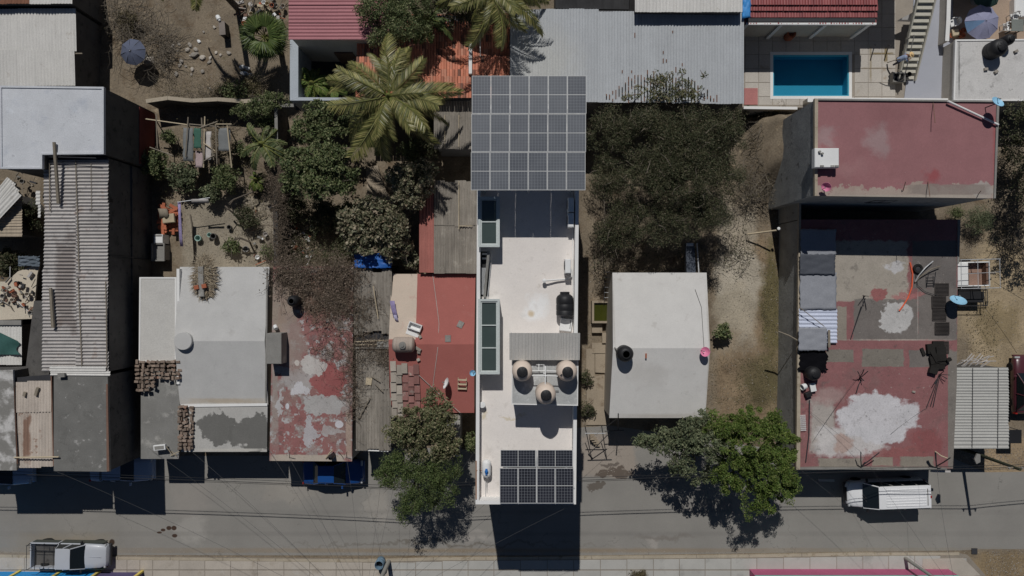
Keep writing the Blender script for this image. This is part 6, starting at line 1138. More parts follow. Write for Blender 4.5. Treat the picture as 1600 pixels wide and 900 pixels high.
for a, b in (((914, 665, 2.0), (925, 719, 0.05)), ((940, 665, 2.0), (948, 718, 0.05)), ((914, 677, 1.9), (946, 677, 1.9)), ((918, 719, 0.06), (956, 718, 0.06)), ((949, 680, 1.6), (922, 708, 0.9)), ((919, 709, 0.1), (926, 716, 0.1)), ((945, 674, 1.5), (975, 672, 1.5))): pipe(r, [a, b], 0.03, m_frame if a[1] != 677 else m_alu, 'bar', 5)
for i in range(4): mb = MB(); mb.bbox(*W(925+3*i, 683+4*i, 0.3)[:2], 0.0, 0.3, 0.3, 0.55-0.12*i, 0.01); tag(mb.build('concrete_step', m_pad), 'small concrete step behind the gate, %s' % ('tallest', 'second tallest', 'second lowest', 'lowest of the four')[i], 'step')
r = T('ladder_rack', 'row of dark iron rungs leaning beside the trough', 'ladder', W(946, 445, 0))
for k in range(6): pipe(r, [(944, 425+k*8, 1.0), (955, 425+k*8, 1.0)], 0.02, m_alu, 'rung', 4)
pipe(r, [(945, 420, 1.0), (944, 470, 1.0)], 0.025, m_frame, 'side_rail', 4)
r = T('sheet_stack', 'dark glossy panel leaning on the north side of the plain white house', 'panel', W(1080, 405, 0)); m_shp = mat('dark_glossy_panel', (0.05, 0.06, 0.08), rough=0.3, spec=0.6, var=0.4)
mb = MB(); mb.prism([W(1071, 380, 2.4), W(1085, 380, 2.4), W(1087, 426, 2.7), W(1073, 426, 2.7)], 2.2, 2.4); mb.build('panel', m_shp, r); mb = MB(); mb.tube([W(1089, 380, 2.5), W(1092, 426, 2.8)], 0.04, 5); mb.build('edge_rail', m_alu, r)
for px, py in ((1072, 385), (1084, 385), (1074, 420), (1085, 420)): mb = MB(); mb.tube([W(px, py, 0), W(px, py, 2.2)], 0.03, 5); mb.build('leg', m_frame, r)
mb = MB(); mb.bbox(*W(1078, 382, 2.5)[:2], 2.41, 0.45, 0.2, 0.1, 0.02); mb.build('clamp', m_alu, r)
# ================================================================== VEHICLES (built at the origin: x forward, z up)
m_tyre = m_rubber; m_cg = mat('car_glass', (0.012, 0.016, 0.018), rough=0.06, spec=0.9, var=0, bump=0)
def paint(n, c, r=0.3): 
    m = mat(n, c, rough=r, spec=0.5, var=0.03, fine=0.02, bump=0); m.node_tree.nodes['Principled BSDF'].inputs['Coat Weight'].default_value = 0.4; return m
def loft(secs, cap=True):
    """secs: list of (x, [(y,z)...]) mirrored section from sill to centreline"""
    mb = MB(); vs = []; m = None; fs = []
    for x, pr in secs:
        full = [(x, -y, z) for y, z in pr]+[(x, y, z) for y, z in reversed(pr) if y > 1e-5]; m = len(full); vs += full
    for i in range(len(secs)-1):
        for k in range(m-1): fs.append((i*m+k, i*m+k+1, (i+1)*m+k+1, (i+1)*m+k))
        fs.append((i*m+m-1, i*m, (i+1)*m, (i+1)*m+m-1))
    if cap: fs += [tuple(range(m-1, -1, -1)), tuple((len(secs)-1)*m+k for k in range(m))]
    mb.add(vs, fs, True); return mb
def body_sec(x, hw, zt, z0=0.28, crown=0.03, tuck=0.08): return (x, [(hw-tuck, z0), (hw, z0+0.12), (hw, (z0+zt)/2+0.05), (hw-0.03, zt-0.09), (hw-0.12, zt-0.01), (hw*0.5, zt+crown*0.7), (0, zt+crown)])
def wheel(r, x, y, rad=0.33, w=0.22):
    e = MB(); R_ = Matrix.Rotation(PI/2, 3, 'X'); e.lathe([(rad*0.6, -w/2), (rad*0.92, -w/2), (rad, -w*0.35), (rad, w*0.35), (rad*0.92, w/2), (rad*0.6, w/2)], 24, x=x, y=y, z=rad, rot=R_); t = e.build('wheel', m_tyre, r)
    g = MB(); s = 1 if y > 0 else -1; g.lathe([(rad*0.6, -w*0.42), (rad*0.5, w*0.3), (rad*0.15, w*0.42), (0, w*0.42)] if s < 0 else [(0, -w*0.42), (rad*0.15, -w*0.42), (rad*0.5, -w*0.3), (rad*0.6, w*0.42)], 20, x=x, y=y, z=rad, rot=R_); g.build('rim', m_alu, t)
def panel4(parent, name, m, q, th=0.02):
    """thin slab through four points"""
    q = [Vector(p) for p in q]; n = (q[1]-q[0]).cross(q[3]-q[0]).normalized()*th; mb = MB()
    mb.add([p-n*0.5 for p in q]+[p+n*0.5 for p in q], [(3, 2, 1, 0), (4, 5, 6, 7), (0, 1, 5, 4), (1, 2, 6, 5), (2, 3, 7, 6), (3, 0, 4, 7)]); return mb.build(name, m, parent)
def cabin(r, m, x0b, x1b, x0t, x1t, hb, ht, zb, zt, pillars=(0.5,), roofth=0.05):
    """x0b/x1b rear/front at belt, x0t/x1t at roof"""
    inner = loft([(x0b+0.04, [(hb-0.05, zb-0.08), (hb-0.06, zb), (0, zb)]), (x0t+0.03, [(hb-0.05, zb-0.08), (ht-0.04, zt-0.05), (0, zt-0.03)]), (x1t-0.03, [(hb-0.05, zb-0.08), (ht-0.04, zt-0.05), (0, zt-0.03)]), (x1b-0.04, [(hb-0.05, zb-0.08), (hb-0.06, zb), (0, zb)])]); inner.build('interior', m_black, r)
    rf = loft([(x0t-0.03, [(ht-0.06, zt-0.06), (ht-0.05, zt-0.02), (0, zt)]), (x0t+0.12, [(ht, zt-0.07), (ht-0.04, zt), (0, zt+0.03)]), (x1t-0.12, [(ht, zt-0.07), (ht-0.04, zt), (0, zt+0.03)]), (x1t+0.03, [(ht-0.06, zt-0.06), (ht-0.05, zt-0.02), (0, zt)])]); rf.build('roof', m, r)
    panel4(r, 'windscreen', m_cg, [(x1b, -hb+0.06, zb+0.02), (x1b, hb-0.06, zb+0.02), (x1t+0.02, ht-0.06, zt-0.04), (x1t+0.02, -ht+0.06, zt-0.04)])
    panel4(r, 'rear_window', m_cg, [(x0b, hb-0.06, zb+0.02), (x0b, -hb+0.06, zb+0.02), (x0t-0.02, -ht+0.06, zt-0.04), (x0t-0.02, ht-0.06, zt-0.04)])
    for s in (-1, 1):
        panel4(r, 'side_window', m_cg, [(x0b+0.05, s*(hb-0.02), zb+0.01), (x1b-0.05, s*(hb-0.02), zb+0.01), (x1t, s*(ht-0.005), zt-0.06), (x0t, s*(ht-0.005), zt-0.06)])
        for a, b in ((x0b, x0t), (x1b, x1t)): mb = MB(); mb.tube([(a, s*(hb-0.04), zb), (b, s*(ht-0.03), zt-0.04)], 0.035, 6); mb.build('pillar', m, r)
        for t in pillars: mb = MB(); a = x0b+(x1b-x0b)*t; b = x0t+(x1t-x0t)*t; mb.tube([(a, s*(hb), zb), (b, s*(ht+0.01), zt-0.05)], 0.035, 6); mb.build('pillar', m, r)
def lamps(r, xf, xr, hw, zf, zr):
    for s in (-1, 1):
        mb = MB(); mb.bbox(xf, s*(hw-0.25), zf, 0.12, 0.34, 0.14, 0.02); mb.build('headlight', m_alu, r); mb = MB(); mb.bbox(xr, s*(hw-0.1), zr, 0.08, 0.14, 0.3, 0.02); mb.build('tail_light', mat_tail, r)
mat_tail = mat('tail_lamp', (0.35, 0.02, 0.02), rough=0.3, bump=0)
def mirror(r, m, x, hw, z):
    for s in (-1, 1): mb = MB(); mb.bbox(x, s*(hw+0.1), z, 0.12, 0.2, 0.14, 0.03); mb.build('wing_mirror', m, r)
def sedan(label, m, L=4.2, hw=0.84, hatch=False):
    r = T('parked_car', label, 'car', (0, 0, 0)); f = L/2
    loft([body_sec(-f, hw-0.14, 0.72), body_sec(-f+0.12, hw-0.05, 0.86), body_sec(-f+0.7, hw, 0.9), body_sec(0, hw, 0.9), body_sec(f-1.1, hw, 0.88), body_sec(f-0.35, hw-0.04, 0.78), body_sec(f-0.08, hw-0.14, 0.66), body_sec(f, hw-0.24, 0.56)]).build('body', m, r)
    xb = -f+(0.25 if hatch else 0.75); cabin(r, m, xb, f-1.15, xb+0.45, f-1.85, hw-0.05, hw-0.24, 0.9, 1.38, (0.45,))
    for x in (-f+0.75, f-0.8):
        for s in (-1, 1): wheel(r, x, s*(hw-0.1), 0.3)
    lamps(r, f-0.12, -f+0.03, hw, 0.58, 0.55); mirror(r, m, f-1.35, hw, 0.9)
    for xx, w in ((f-0.02, 0.12), (-f+0.02, 0.12)): mb = MB(); mb.bbox(xx, 0, 0.32, w, hw*1.7, 0.18, 0.03); mb.build('bumper', m, r)
    return r
p_blue = paint('bright_blue_paint', (0.012, 0.07, 0.26)); p_wh = paint('white_car_paint', (0.85, 0.85, 0.86)); p_sil = paint('silver_paint', (0.50, 0.52, 0.56), 0.35); p_mar = paint('maroon_paint', (0.09, 0.025, 0.035)); p_green = paint('dark_green_paint', (0.018, 0.032, 0.026)); p_pale = paint('pale_blue_paint', (0.42, 0.5, 0.64))
c = sedan('bright blue car parked in the shade under the peeling red roof', p_blue, 4.05); x, y, _ = W(519, 739.5, 1.0); place(c, x, y, 0.012)
c = sedan('pale car with its nose sticking out in the shade, below the stained concrete roof', p_pale, 4.2); x, y, _ = W(186, 737, 1.0); place(c, x, y+0.1, 0.012)
c = sedan('pale car cut by the left frame edge, in the shade of the street houses', p_pale, 4.3); x, y, _ = W(-5, 740, 1.0); place(c, x, y, 0.012)
c = sedan('maroon car nosing out from behind the ribbed carport', p_mar, 3.9, 0.82, True); x, y, _ = W(1608, 602, 1.0); place(c, x, y, 0.01, PI/2)
# white van
r = T('parked_van', 'white van with ribbed roof parked half in the shade of the patchwork house', 'van', (0, 0, 0)); f = 2.55; hw = 0.9
loft([body_sec(-f, hw-0.06, 1.1), body_sec(-f+0.1, hw, 1.15), body_sec(0.9, hw, 1.12), body_sec(1.3, hw, 1.08), body_sec(f-0.35, hw-0.06, 0.95), body_sec(f-0.08, hw-0.2, 0.8), body_sec(f, hw-0.34, 0.62)]).build('body', p_wh, r)
cabin(r, p_wh, -f+0.04, 1.62, -f+0.12, 0.92, hw-0.03, hw-0.14, 1.14, 1.93, ())
for s_ in (-1, 1):
    for t in (0.25, 0.5, 0.72): mb = MB(); a_ = -f+0.04+(1.62+f-0.04)*t; b_ = -f+0.12+(0.92+f-0.12)*t; mb.tube([(a_, s_*(hw-0.03), 1.14), (b_, s_*(hw-0.13), 1.87)], 0.03, 6); mb.build('side_pillar', m_grey, r)
for i in range(7): mb = MB(); mb.bbox(-0.82, -0.54+0.18*i, 1.955, 2.6, 0.05, 0.022, 0.008); mb.build('roof_rib', p_wh, r)
mb = MB(); mb.bbox(-f+0.33, 0, 1.958, 0.05, 1.1, 0.02, 0.005); mb.build('roof_rib', m_grey, r); mb = MB(); mb.box(-f+0.11, 0, 1.945, 0.08, 0.16, 0.025); mb.build('brake_light', mat_tail, r)
for x_ in (-f+0.85, f-0.85):
    for s in (-1, 1): wheel(r, x_, s*(hw-0.1), 0.34)
lamps(r, f-0.16, -f+0.02, hw, 0.68, 0.9); mirror(r, m_black, 1.35, hw, 1.12)
for xx in (f-0.04, -f): mb = MB(); mb.bbox(xx, 0, 0.35, 0.14, hw*1.6, 0.22, 0.03); mb.build('bumper', m_frame if xx > 0 else p_wh, r)
mb = MB(); mb.bbox(f+0.0, 0, 0.6, 0.06, 0.9, 0.2, 0.02); mb.build('grille', m_black, r)
for s in (-1, 1): mb = MB(); mb.tube([(1.66, s*0.1, 1.18), (1.35, s*0.1+0.45, 1.42)], 0.012, 4); mb.build('wiper', m_black, r)
x, y, _ = W(1387, 773, 1.2); place(r, x, y, 0.012, PI+0.035)
# pickup
r = T('pickup_truck', 'silver pickup truck with a rack over its open bed, half on the pavement', 'pickup', (0, 0, 0)); f = 2.55; hw = 0.86
loft([body_sec(-0.55, hw, 0.96), body_sec(0.9, hw, 0.96), body_sec(1.1, hw, 0.98), body_sec(f-0.45, hw-0.05, 0.92), body_sec(f-0.1, hw-0.16, 0.8), body_sec(f, hw-0.3, 0.62)]).build('body', p_sil, r)
for s in (-1, 1): mb = MB(); mb.bbox(0.85, s*(hw+0.012), 0.3, 2.9, 0.03, 0.54, 0.01); mb.bbox(-1.62, s*(hw+0.018), 0.42, 1.7, 0.03, 0.4, 0.01); mb.build('lower_trim', p_green, r)
cabin(r, p_sil, -0.62, 1.15, -0.5, 0.42, hw-0.03, hw-0.16, 0.96, 1.5, (0.5,))
O = rect(-f, -hw, -0.64, hw); mb = MB(); ring(mb, O, inset(O, 0.07), 0.45, 0.93); mb.build('bed_side', p_sil, r); mb = MB(); mb.prism(inset(O, 0.065), 0.45, 0.53); mb.build('bed_floor', m_dgrey, r)
mb = MB(); mb.box(-1.6, 0, 0.3, 1.9, 0.7, 0.15); mb.build('chassis', m_frame, r)
def rod(name, a, b, rad=0.022, m=m_frame): mb = MB(); mb.tube([a, b], rad, 5); return mb.build(name, m, r)
for s in (-1, 1):
    rod('rack_bar', (-f-0.25 if s < 0 else -f, s*(hw-0.05), 1.35), (-0.7, s*(hw-0.05), 1.35)); 
    for x_ in (-f+0.05, -1.6, -0.72): rod('rack_post', (x_, s*(hw-0.05), 0.93), (x_, s*(hw-0.05), 1.35))
for x_ in (-f+0.05, -1.95, -1.35, -0.72): rod('rack_crossbar', (x_, -hw+0.05, 1.35), (x_, hw-0.05, 1.35), 0.018)
for yy in (0.45, 0.62): rod('rack_bar', (-f+0.1, yy, 1.2), (-0.75, yy, 1.2), 0.016)
rod('tailgate_chain', (-f-0.35, hw-0.25, 0.6), (-f, hw-0.02, 0.9), 0.02)
for x_ in (-f+0.75, f-0.85):
    for s in (-1, 1): wheel(r, x_, s*(hw-0.1), 0.35)
lamps(r, f-0.2, -f+0.02, hw, 0.66, 0.6); mirror(r, m_black, 0.95, hw, 0.98)
mb = MB(); mb.bbox(f, 0, 0.36, 0.14, hw*1.7, 0.2, 0.03); mb.build('bumper', m_frame, r); mb = MB(); mb.box(f-0.9, 0, 1.0, 1.1, 0.02, 0.006); mb.build('bonnet_crease', p_sil, r)
x, y, _ = W(107, 869, 1.0); place(r, x, y, 0.1, -0.02)
# cage trailer east of the patchwork roof
r = T('caged_trailer', 'open box trailer in a pipe cage beside the east edge of the patchwork roof', 'trailer', (0, 0, 0)); m_trf = mat('pink_brown_floor', C8(132, 108, 96), var=0.15)
O = rect(-1.1, -0.82, 1.1, 0.82); mb = MB(); ring(mb, O, inset(O, 0.07), 0.5, 1.1); mb.build('side_panel', m_whitep, r); mb = MB(); mb.prism(inset(O, 0.06), 0.5, 0.58); mb.build('floor', m_trf, r)
mb = MB(); mb.bbox(-0.72, 0, 1.1, 0.7, 1.5, 0.05, 0.02); mb.build('lid_panel', m_whitep, r); mb = MB(); mb.box(0.95, 0, 0.6, 0.12, 1.4, 0.45); mb.build('inner_board', m_rosec, r)
for s in (-1, 1):
    rod('cage_bar', (-1.25, s*0.95, 1.7), (1.4, s*0.95, 1.7), 0.028, m_alu)
    for x_ in (-1.2, 0.1, 1.35): rod('cage_post', (x_, s*0.95, 0.45), (x_, s*0.95, 1.7), 0.028, m_alu)
for x_ in (-1.2, -0.1, 0.65, 1.35): rod('cage_crossbar', (x_, -0.95, 1.7), (x_, 0.95, 1.7), 0.02, m_alu)
rod('cage_bar', (-1.2, 0.0, 1.71), (1.35, 0.1, 1.71), 0.018, m_alu); rod('drawbar', (1.1, 0, 0.5), (1.9, 0, 0.45), 0.04)
for s in (-1, 1): wheel(r, 0.0, s*0.95, 0.3, 0.18)
x, y, _ = W(1524, 428, 1.3); place(r, x, y, 0.01, 0.02)
r = T('black_metal_frame', 'black tray in a thin metal frame just south of the caged trailer', 'metal frame', (0, 0, 0))
mb = MB(); mb.bbox(0, 0, 0.7, 1.7, 0.75, 0.06); mb.build('tray', m_black, r)
for a, b in (((-0.85, -0.6, 0.8), (1.05, -0.6, 0.8)), ((-0.85, 0.45, 0.8), (1.05, 0.5, 0.8)), ((1.05, -0.6, 0.8), (1.05, 0.5, 0.8)), ((0.8, -0.6, 0.8), (0.8, 0.5, 0.8))): rod('frame_bar', a, b, 0.025)
for a in ((-0.8, -0.55), (1.0, -0.55), (-0.8, 0.45), (1.0, 0.45)): rod('leg', (a[0], a[1], 0), (a[0], a[1], 0.8), 0.025)
x, y, _ = W(1518, 464, 0.8); place(r, x, y, 0.005)
r = T('black_canopy', 'small black canopy on a thin frame right of the ribbed carport', 'canopy', (0, 0, 0)); mb = MB(); mb.bbox(0, 0, 1.2, 1.0, 0.9, 0.05); mb.build('cover', m_black, r)
for a in ((-0.45, -0.4), (0.45, -0.4), (-0.45, 0.4), (0.45, 0.4)): rod('leg', (a[0], a[1], 0), (a[0], a[1], 1.2), 0.025)
rod('foot_bar', (-0.9, -1.0, 0.05), (0.5, -0.8, 0.05), 0.03); x, y, _ = W(1584, 682, 1.2); place(r, x, y, 0.005)
r = T('white_branch_pile', 'pile of bare white branches above the ribbed carport', 'branches', W(1520, 562, 0))
for i in range(14):
    px = 1500+i*3.4; pipe(r, [(px-8+random.uniform(-4, 4), 570+random.uniform(-4, 4), 2.6), (px+3, 562+random.uniform(-4, 4), 2.9), (px+12, 557+random.uniform(-8, 8), 2.8)], 0.03, m_cloth, 'branch', 4)
for a, b, h_, lab in (((1455, 735.5), (1486, 737.5), 2.4, 'pale plank ledge at the front right corner of the patchwork house'), ((1280, 750), (1304, 751.5), 0.5, 'short pale plank in the shade left of the white van')):
    x0, y0, _ = W(*a, h_); x1, y1, _ = W(*b, h_); mb = MB(); mb.bbox((x0+x1)/2, (y0+y1)/2, h_-0.1, x1-x0, 0.16, 0.07, 0.01, -0.03); tag(mb.build('plank', m_cloth), lab, 'plank')
# utility poles + cables
def pole(label, px, py, h, m, rad=0.14, name='utility_pole', arms=True, lean=(0, 0), armaz=0.0):
    x, y, _ = W(px, py, 0); r = T(name, label, 'pole', (x, y, 0)); mb = MB(); mb.tube([(x, y, 0), (x+lean[0]/2, y+lean[1]/2, h/2), (x+lean[0], y+lean[1], h)], rad, 10, r2=rad*0.65); mb.build('shaft', m, r)
    if arms:
        c, s_ = math.cos(armaz)*0.5, math.sin(armaz)*0.5; tx, ty = x+lean[0], y+lean[1]; mb = MB(); mb.tube([(tx-c, ty-s_, h-0.5), (tx+c, ty+s_, h-0.5)], 0.04, 4); mb.build('cross_arm', m_wood, r)
        for t in (-0.8, 0, 0.8): mb = MB(); mb.lathe([(0.04, 0), (0.06, 0.05), (0.03, 0.1), (0.05, 0.14), (0, 0.15)], 8, x=tx+c*t, y=ty+s_*t, z=h-0.46); mb.build('insulator', m_grey, r)
    return x+lean[0], y+lean[1], h
m_polew = mat('dark_green_wood', (0.05, 0.055, 0.035), var=0.2, bump=0.4); m_polec = mat('pole_concrete', (0.34, 0.33, 0.3), var=0.08)
PA = pole('dark wooden utility pole leaning out beside the ribbed carport', 1500, 700, 5.7, m_polew, 0.13)
mb = MB(); mb.prism([W(1527, 709, 5.0), W(1532, 710, 5.0), W(1532, 722, 5.0), W(1526, 725, 5.0), W(1523, 718, 5.0)], 4.9, 5.0); tag(mb.build('lamp_hood', m_grey), 'grey street lamp hood beside the dark wooden pole', 'street lamp')
PB = pole('pale concrete pole on the pavement behind the blue drum, left of centre', 608, 876, 9.0, m_polec, 0.15)
PC = pole('pale square pole standing on the pavement by the magenta wall', 1413, 871, 6.0, m_polec, 0.12)
def wire(label, a, b, sag=0.4, rad=0.014, m=m_cable, name='overhead_cable', n=14, group=None):
    a, b = Vector(a), Vector(b); pts = []
    for i in range(n+1): t = i/n; p = a.lerp(b, t); p.z -= sag*4*t*(1-t); pts.append(p)
    mb = MB(); mb.tube(pts, rad, 4); return tag(mb.build(name, m), label, 'cable', group)
m_cwire = mat('thin_grey_wire', (0.09, 0.09, 0.09), bump=0)
for k, (dy, dz, rr, wn_) in enumerate(((0, 0, 0.02, 'thickest'), (0.12, -0.12, 0.014, 'northern thin'), (-0.14, -0.2, 0.012, 'southern thin'))):
    g = 'overhead cables along the house fronts'
    wire('%s street cable between the dark wooden pole and the tall white house' % wn_, (PA[0], PA[1]+dy, 5.2+dz), (-7.5, -12.3+dy, 4.7+dz), 0.35, rr, group=g, n=24); wire('%s street cable from the tall white house to the left frame edge' % wn_, (-7.5, -12.3+dy, 4.7+dz), (-45, -10.9+dy, 5.3+dz), 0.35, rr, group=g, n=24); wire('%s street cable from the dark wooden pole to the right frame edge' % wn_, (PA[0], PA[1]+dy, 5.2+dz), (48, -9.8+dy, 5.4+dz), 0.3, rr, group=g)
g = 'service cables fanning out from the pale pole'
for px, py, h, e in ((232, 700, 3.4, 'mottled grey annex'), (300, 706, 3.3, 'narrow brick column'), (418, 700, 3.3, 'right end of the damp stained annex'), (452, 715, 3.6, 'left front of the peeling red roof'), (541, 712, 3.6, 'right front of the peeling red roof'), (600, 700, 3.2, 'lower asbestos sheets'), (628, 700, 3.0, 'tree in front of the red roof'), (745, 700, 9.0, 'gas tank side of the white house'), (760, 786, 9.0, 'front left corner of the white house'), (900, 786, 9.0, 'front right corner of the white house'), (963, 655, 3.4, 'plain white house'), (84, 735, 5.5, 'stained grey concrete roof')): wire('thin service cable from the pale pole to the '+e, (PB[0], PB[1], 8.4), W(px, py, h), 0.5, 0.007, m_cwire, group=g)
g = 'service cables crossing to the patchwork house'
for px, py, h, e in ((1243, 728, 3.6, 'left front corner'), (1345, 706, 4.3, 'front bracket bar'), (1462, 706, 4.4, 'insulator post')): wire('thin cable from the square pole to the patchwork house, at its '+e, (PC[0], PC[1], 5.7), W(px, py, h), 0.3, 0.007, m_cwire, group=g)
g = 'thin guy wires over the patchwork roof'
for a, b, e in (((1270, 690, 3.5), (1348, 578, 4.2), 'its upper left'), ((1450, 636, 3.5), (1392, 678, 3.5), 'its right side'), ((1262, 640, 3.5), (1345, 706, 4.2), 'its lower left')): wire('thin guy wire over the whitewashed patch, across '+e, W(*a), W(*b), 0.1, 0.008, m_cwire, group=g)
wire('lone thin cable leaving the caged trailer towards the right frame edge', W(1553, 440, 1.7), W(1640, 490, 3.5), 0.2, 0.013)
# drum, murals
r = T('blue_drum', 'open pale blue drum standing on the pavement beside the pale pole', 'drum', (0, 0, 0)); m_drum = mat('pale_blue_drum', C8(104, 128, 146), var=0.1, rough=0.5)
mb = MB(); mb.lathe([(0.28, 0), (0.29, 0.02), (0.29, 0.3), (0.305, 0.32), (0.29, 0.34), (0.29, 0.62), (0.305, 0.64), (0.29, 0.66), (0.29, 0.9), (0.27, 0.9), (0.26, 0.06), (0, 0.06)], 28); mb.build('body', m_drum, r); mb = MB(); mb.lathe([(0.25, 0.062), (0.25, 0.4), (0, 0.45)], 18); mb.build('rubbish', m_black, r); x, y, _ = W(596, 875, 0.1); place(r, x, y, 0.14)
def bandwall(label, px0, px1, py, bands, h=2.6, base=0.0):
    x0, y0, _ = W(px0, py, base); x1 = W(px1, py, base)[0]; r = T('painted_wall', label, 'wall', ((x0+x1)/2, y0, base)); z = base; yb = y0-0.2
    for zz, m in bands: mb = MB(); mb.box((x0+x1)/2, yb, z, x1-x0, 0.4, zz); mb.build('painted_band', m, r); z += zz
    return r, y0
m_mag = mat('magenta_paint', C8(160, 62, 100), var=0.08, rough=0.6); m_teal = mat('teal_paint', C8(96, 170, 168), var=0.08, rough=0.6); m_bl = mat('sky_blue_paint', C8(40, 130, 190), var=0.06, rough=0.6); m_yl = mat('yellow_paint', C8(200, 180, 96), var=0.08); m_nv = mat('violet_paint', C8(84, 76, 110), var=0.1)
r, yy = bandwall('long magenta and teal painted wall at the bottom right frame edge', 1170, 1480, 888, ((1.15, m_mag), (0.9, m_teal), (0.5, m_whitep)))
r, yy = bandwall('sky blue mural wall with yellow uprights at the bottom left corner', -120, 160, 892, ((2.3, m_bl),))
for px in (33, 98, 158): x, y, _ = W(px, 892, 0); mb = MB(); mb.box(x, y+0.03, 0, 0.2, 0.12, 2.3); mb.build('yellow_upright', m_yl, r)
r, yy = bandwall('violet grey painted wall continuing from the blue mural', 160, 225, 893, ((2.3, m_nv),)); x, y, _ = W(224, 892, 0); mb = MB(); mb.box(x, y+0.03, 0, 0.2, 0.12, 2.3); mb.build('yellow_upright', m_yl, r)
mb = MB(); mb.prism(ppoly([(1300, 866), (1340, 868), (1330, 870), (1300, 869)], 0), 0, 0.0) if False else None
mb = MB(); mb.bbox(*W(1522, 861, 0)[:2], 0.0, 0.4, 0.4, 0.06, 0.01); tag(mb.build('drain_cover', m_frame), 'small dark square drain cover at the pavement corner', 'drain cover')
# ================================================================== LEFT YARD THINGS
def pot(label, px, py, rad, h, m, name='flower_pot', cat='pot', z=0.0):
    r = T(name, label, cat, (0, 0, 0)); mb = MB(); mb.lathe([(rad*0.75, 0), (rad, h), (rad*1.08, h), (rad*1.08, h+0.03), (rad*0.85, h+0.03), (rad*0.7, 0.04), (0, 0.04)], 18); mb.build('body', m, r); x, y, _ = W(px, py, z+h); return place(r, x, y, z+0.003)
m_mint = mat('mint_plastic', C8(134, 158, 150), var=0.08, rough=0.5)
pot('mint green bucket left of the double bucket in the sunny yard', 309, 372, 0.2, 0.35, m_mint, 'bucket', 'bucket'); pot('small mint bucket touching the tall pot in the sunny yard', 327, 367, 0.15, 0.3, m_mint, 'bucket', 'bucket'); pot('tall dark-rimmed pot right of the small mint bucket', 333, 369, 0.19, 0.5, m_dgrey, 'bucket', 'bucket'); pot('dark small bucket near the bushes at the right of the sunny yard', 358, 355, 0.15, 0.28, m_dgrey, 'bucket', 'bucket')
pot('grey tub with a plant at the lower right of the sunny yard', 384, 389, 0.2, 0.3, m_grey)
brickpile('stack of red-brown clay roof tiles beside the dark side wall', 248, 322, 281, 362, 0.3, 2, 9, 5, None, 'roof_tile_stack', 'tile stack', (0.62, 0.2, 0.09), m_terracotta)
mb = MB(); mb.bbox(*W(262, 341, 1.0)[:2], 0.75, 0.8, 0.6, 0.2, 0.03, 0.1); tag(mb.build('wooden_crate', m_woodl), 'pale yellow crate resting on the clay tile stack', 'crate')
drape('brown sack draped over the clay tile stack', [(254, 326, 1.0), (256, 334, 1.05), (257, 342, 0.9)], 0.6, m_wood, 'brown_sack', 'sack')
r = T('washing_machine', 'white box appliance in the shade below the clay tile stack', 'appliance', (0, 0, 0)); mb = MB(); mb.bbox(0, 0, 0, 0.6, 0.6, 0.9, 0.03); mb.build('case', m_whitep, r); mb = MB(); mb.bbox(0, 0.22, 0.9, 0.5, 0.12, 0.03, 0.01); mb.build('control_panel', m_grey, r); x, y, _ = W(247, 373, 0.9); place(r, x, y, 0.003)
r = T('wash_basin', 'pale wash basin table below the white appliance', 'basin', (0, 0, 0)); O = rect(-0.45, -0.6, 0.45, 0.6); mb = MB(); ring(mb, O, inset(O, 0.08), 0.7, 0.85); mb.build('basin', m_grey, r); mb = MB(); mb.box(0, 0, 0.64, 0.8, 1.1, 0.06); mb.build('bottom', m_grey, r)
for a in (-0.38, 0.38): mb = MB(); mb.box(a, 0, 0, 0.08, 1.0, 0.64); mb.build('leg', m_grey, r)
x, y, _ = W(247, 394, 0.8); place(r, x, y, 0.003)
drape('long lavender sheet hanging on a line at the left of the sunny yard', [(280, 316, 1.8), (281, 335, 1.7), (282, 355, 1.7), (283, 372, 1.6), (284, 385, 1.4)], 0.2, m_purple); drape('pale cloth folded over the line at the top of the sunny yard', [(312, 311, 2.0), (313, 314, 1.95), (313, 317, 1.9)], 1.1, m_cloth)
pipe(T('clothes_line', 'white clothes line pole along the top of the sunny yard', 'clothes line', W(300, 312, 0)), [(277, 316, 1.9), (328, 309, 1.9)], 0.03, m_alu, 'line')
for px, py in ((278, 316), (328, 309)): pass
pipe(T('crooked_stick', 'long crooked stick lying down the middle of the sunny yard', 'stick', W(302, 370, 0)), [(297, 335, 0.05), (300, 352, 0.08), (302, 375, 0.05), (304, 403, 0.06)], 0.045, m_twig, 'stem')
# trellis
PZ = 1.9; r = T('pole_trellis', 'rough pole trellis carrying grey and green sheets in the left yard', 'trellis', W(300, 215, 0))
for i, (a, b) in enumerate((((228, 186), (300, 196)), ((296, 194), (342, 198)), ((312, 200), (340, 190)), ((330, 194), (362, 194)), ((244, 178), (246, 232)), ((294, 183), (290, 245)), ((320, 182), (318, 262)), ((315, 184), (318, 255)), ((337, 195), (339, 256)), ((355, 196), (362, 262)), ((234, 230), (270, 243)), ((318, 252), (336, 242)), ((316, 222), (336, 236)), ((329, 215), (334, 250)))):
    x, y, _ = W(*a, PZ); pipe(r, [(*a, PZ+0.05*(i % 3)), (*b, PZ+0.05*(i % 3)-0.05)], 0.04+0.01*(i < 3), m_wood if i % 3 else m_woodl, 'pole', 5)
for a in ((245, 190), (294, 196), (339, 198), (358, 200), (292, 244), (339, 254)): pipe(r, [(a[0], a[1], 0.0), (a[0], a[1], PZ)], 0.04, m_wood, 'upright', 5)
m_gsheet = mat('grey_mesh_sheet', C8(104, 106, 106), var=0.2); m_gmesh = mat('green_mesh', C8(56, 90, 78), var=0.15)
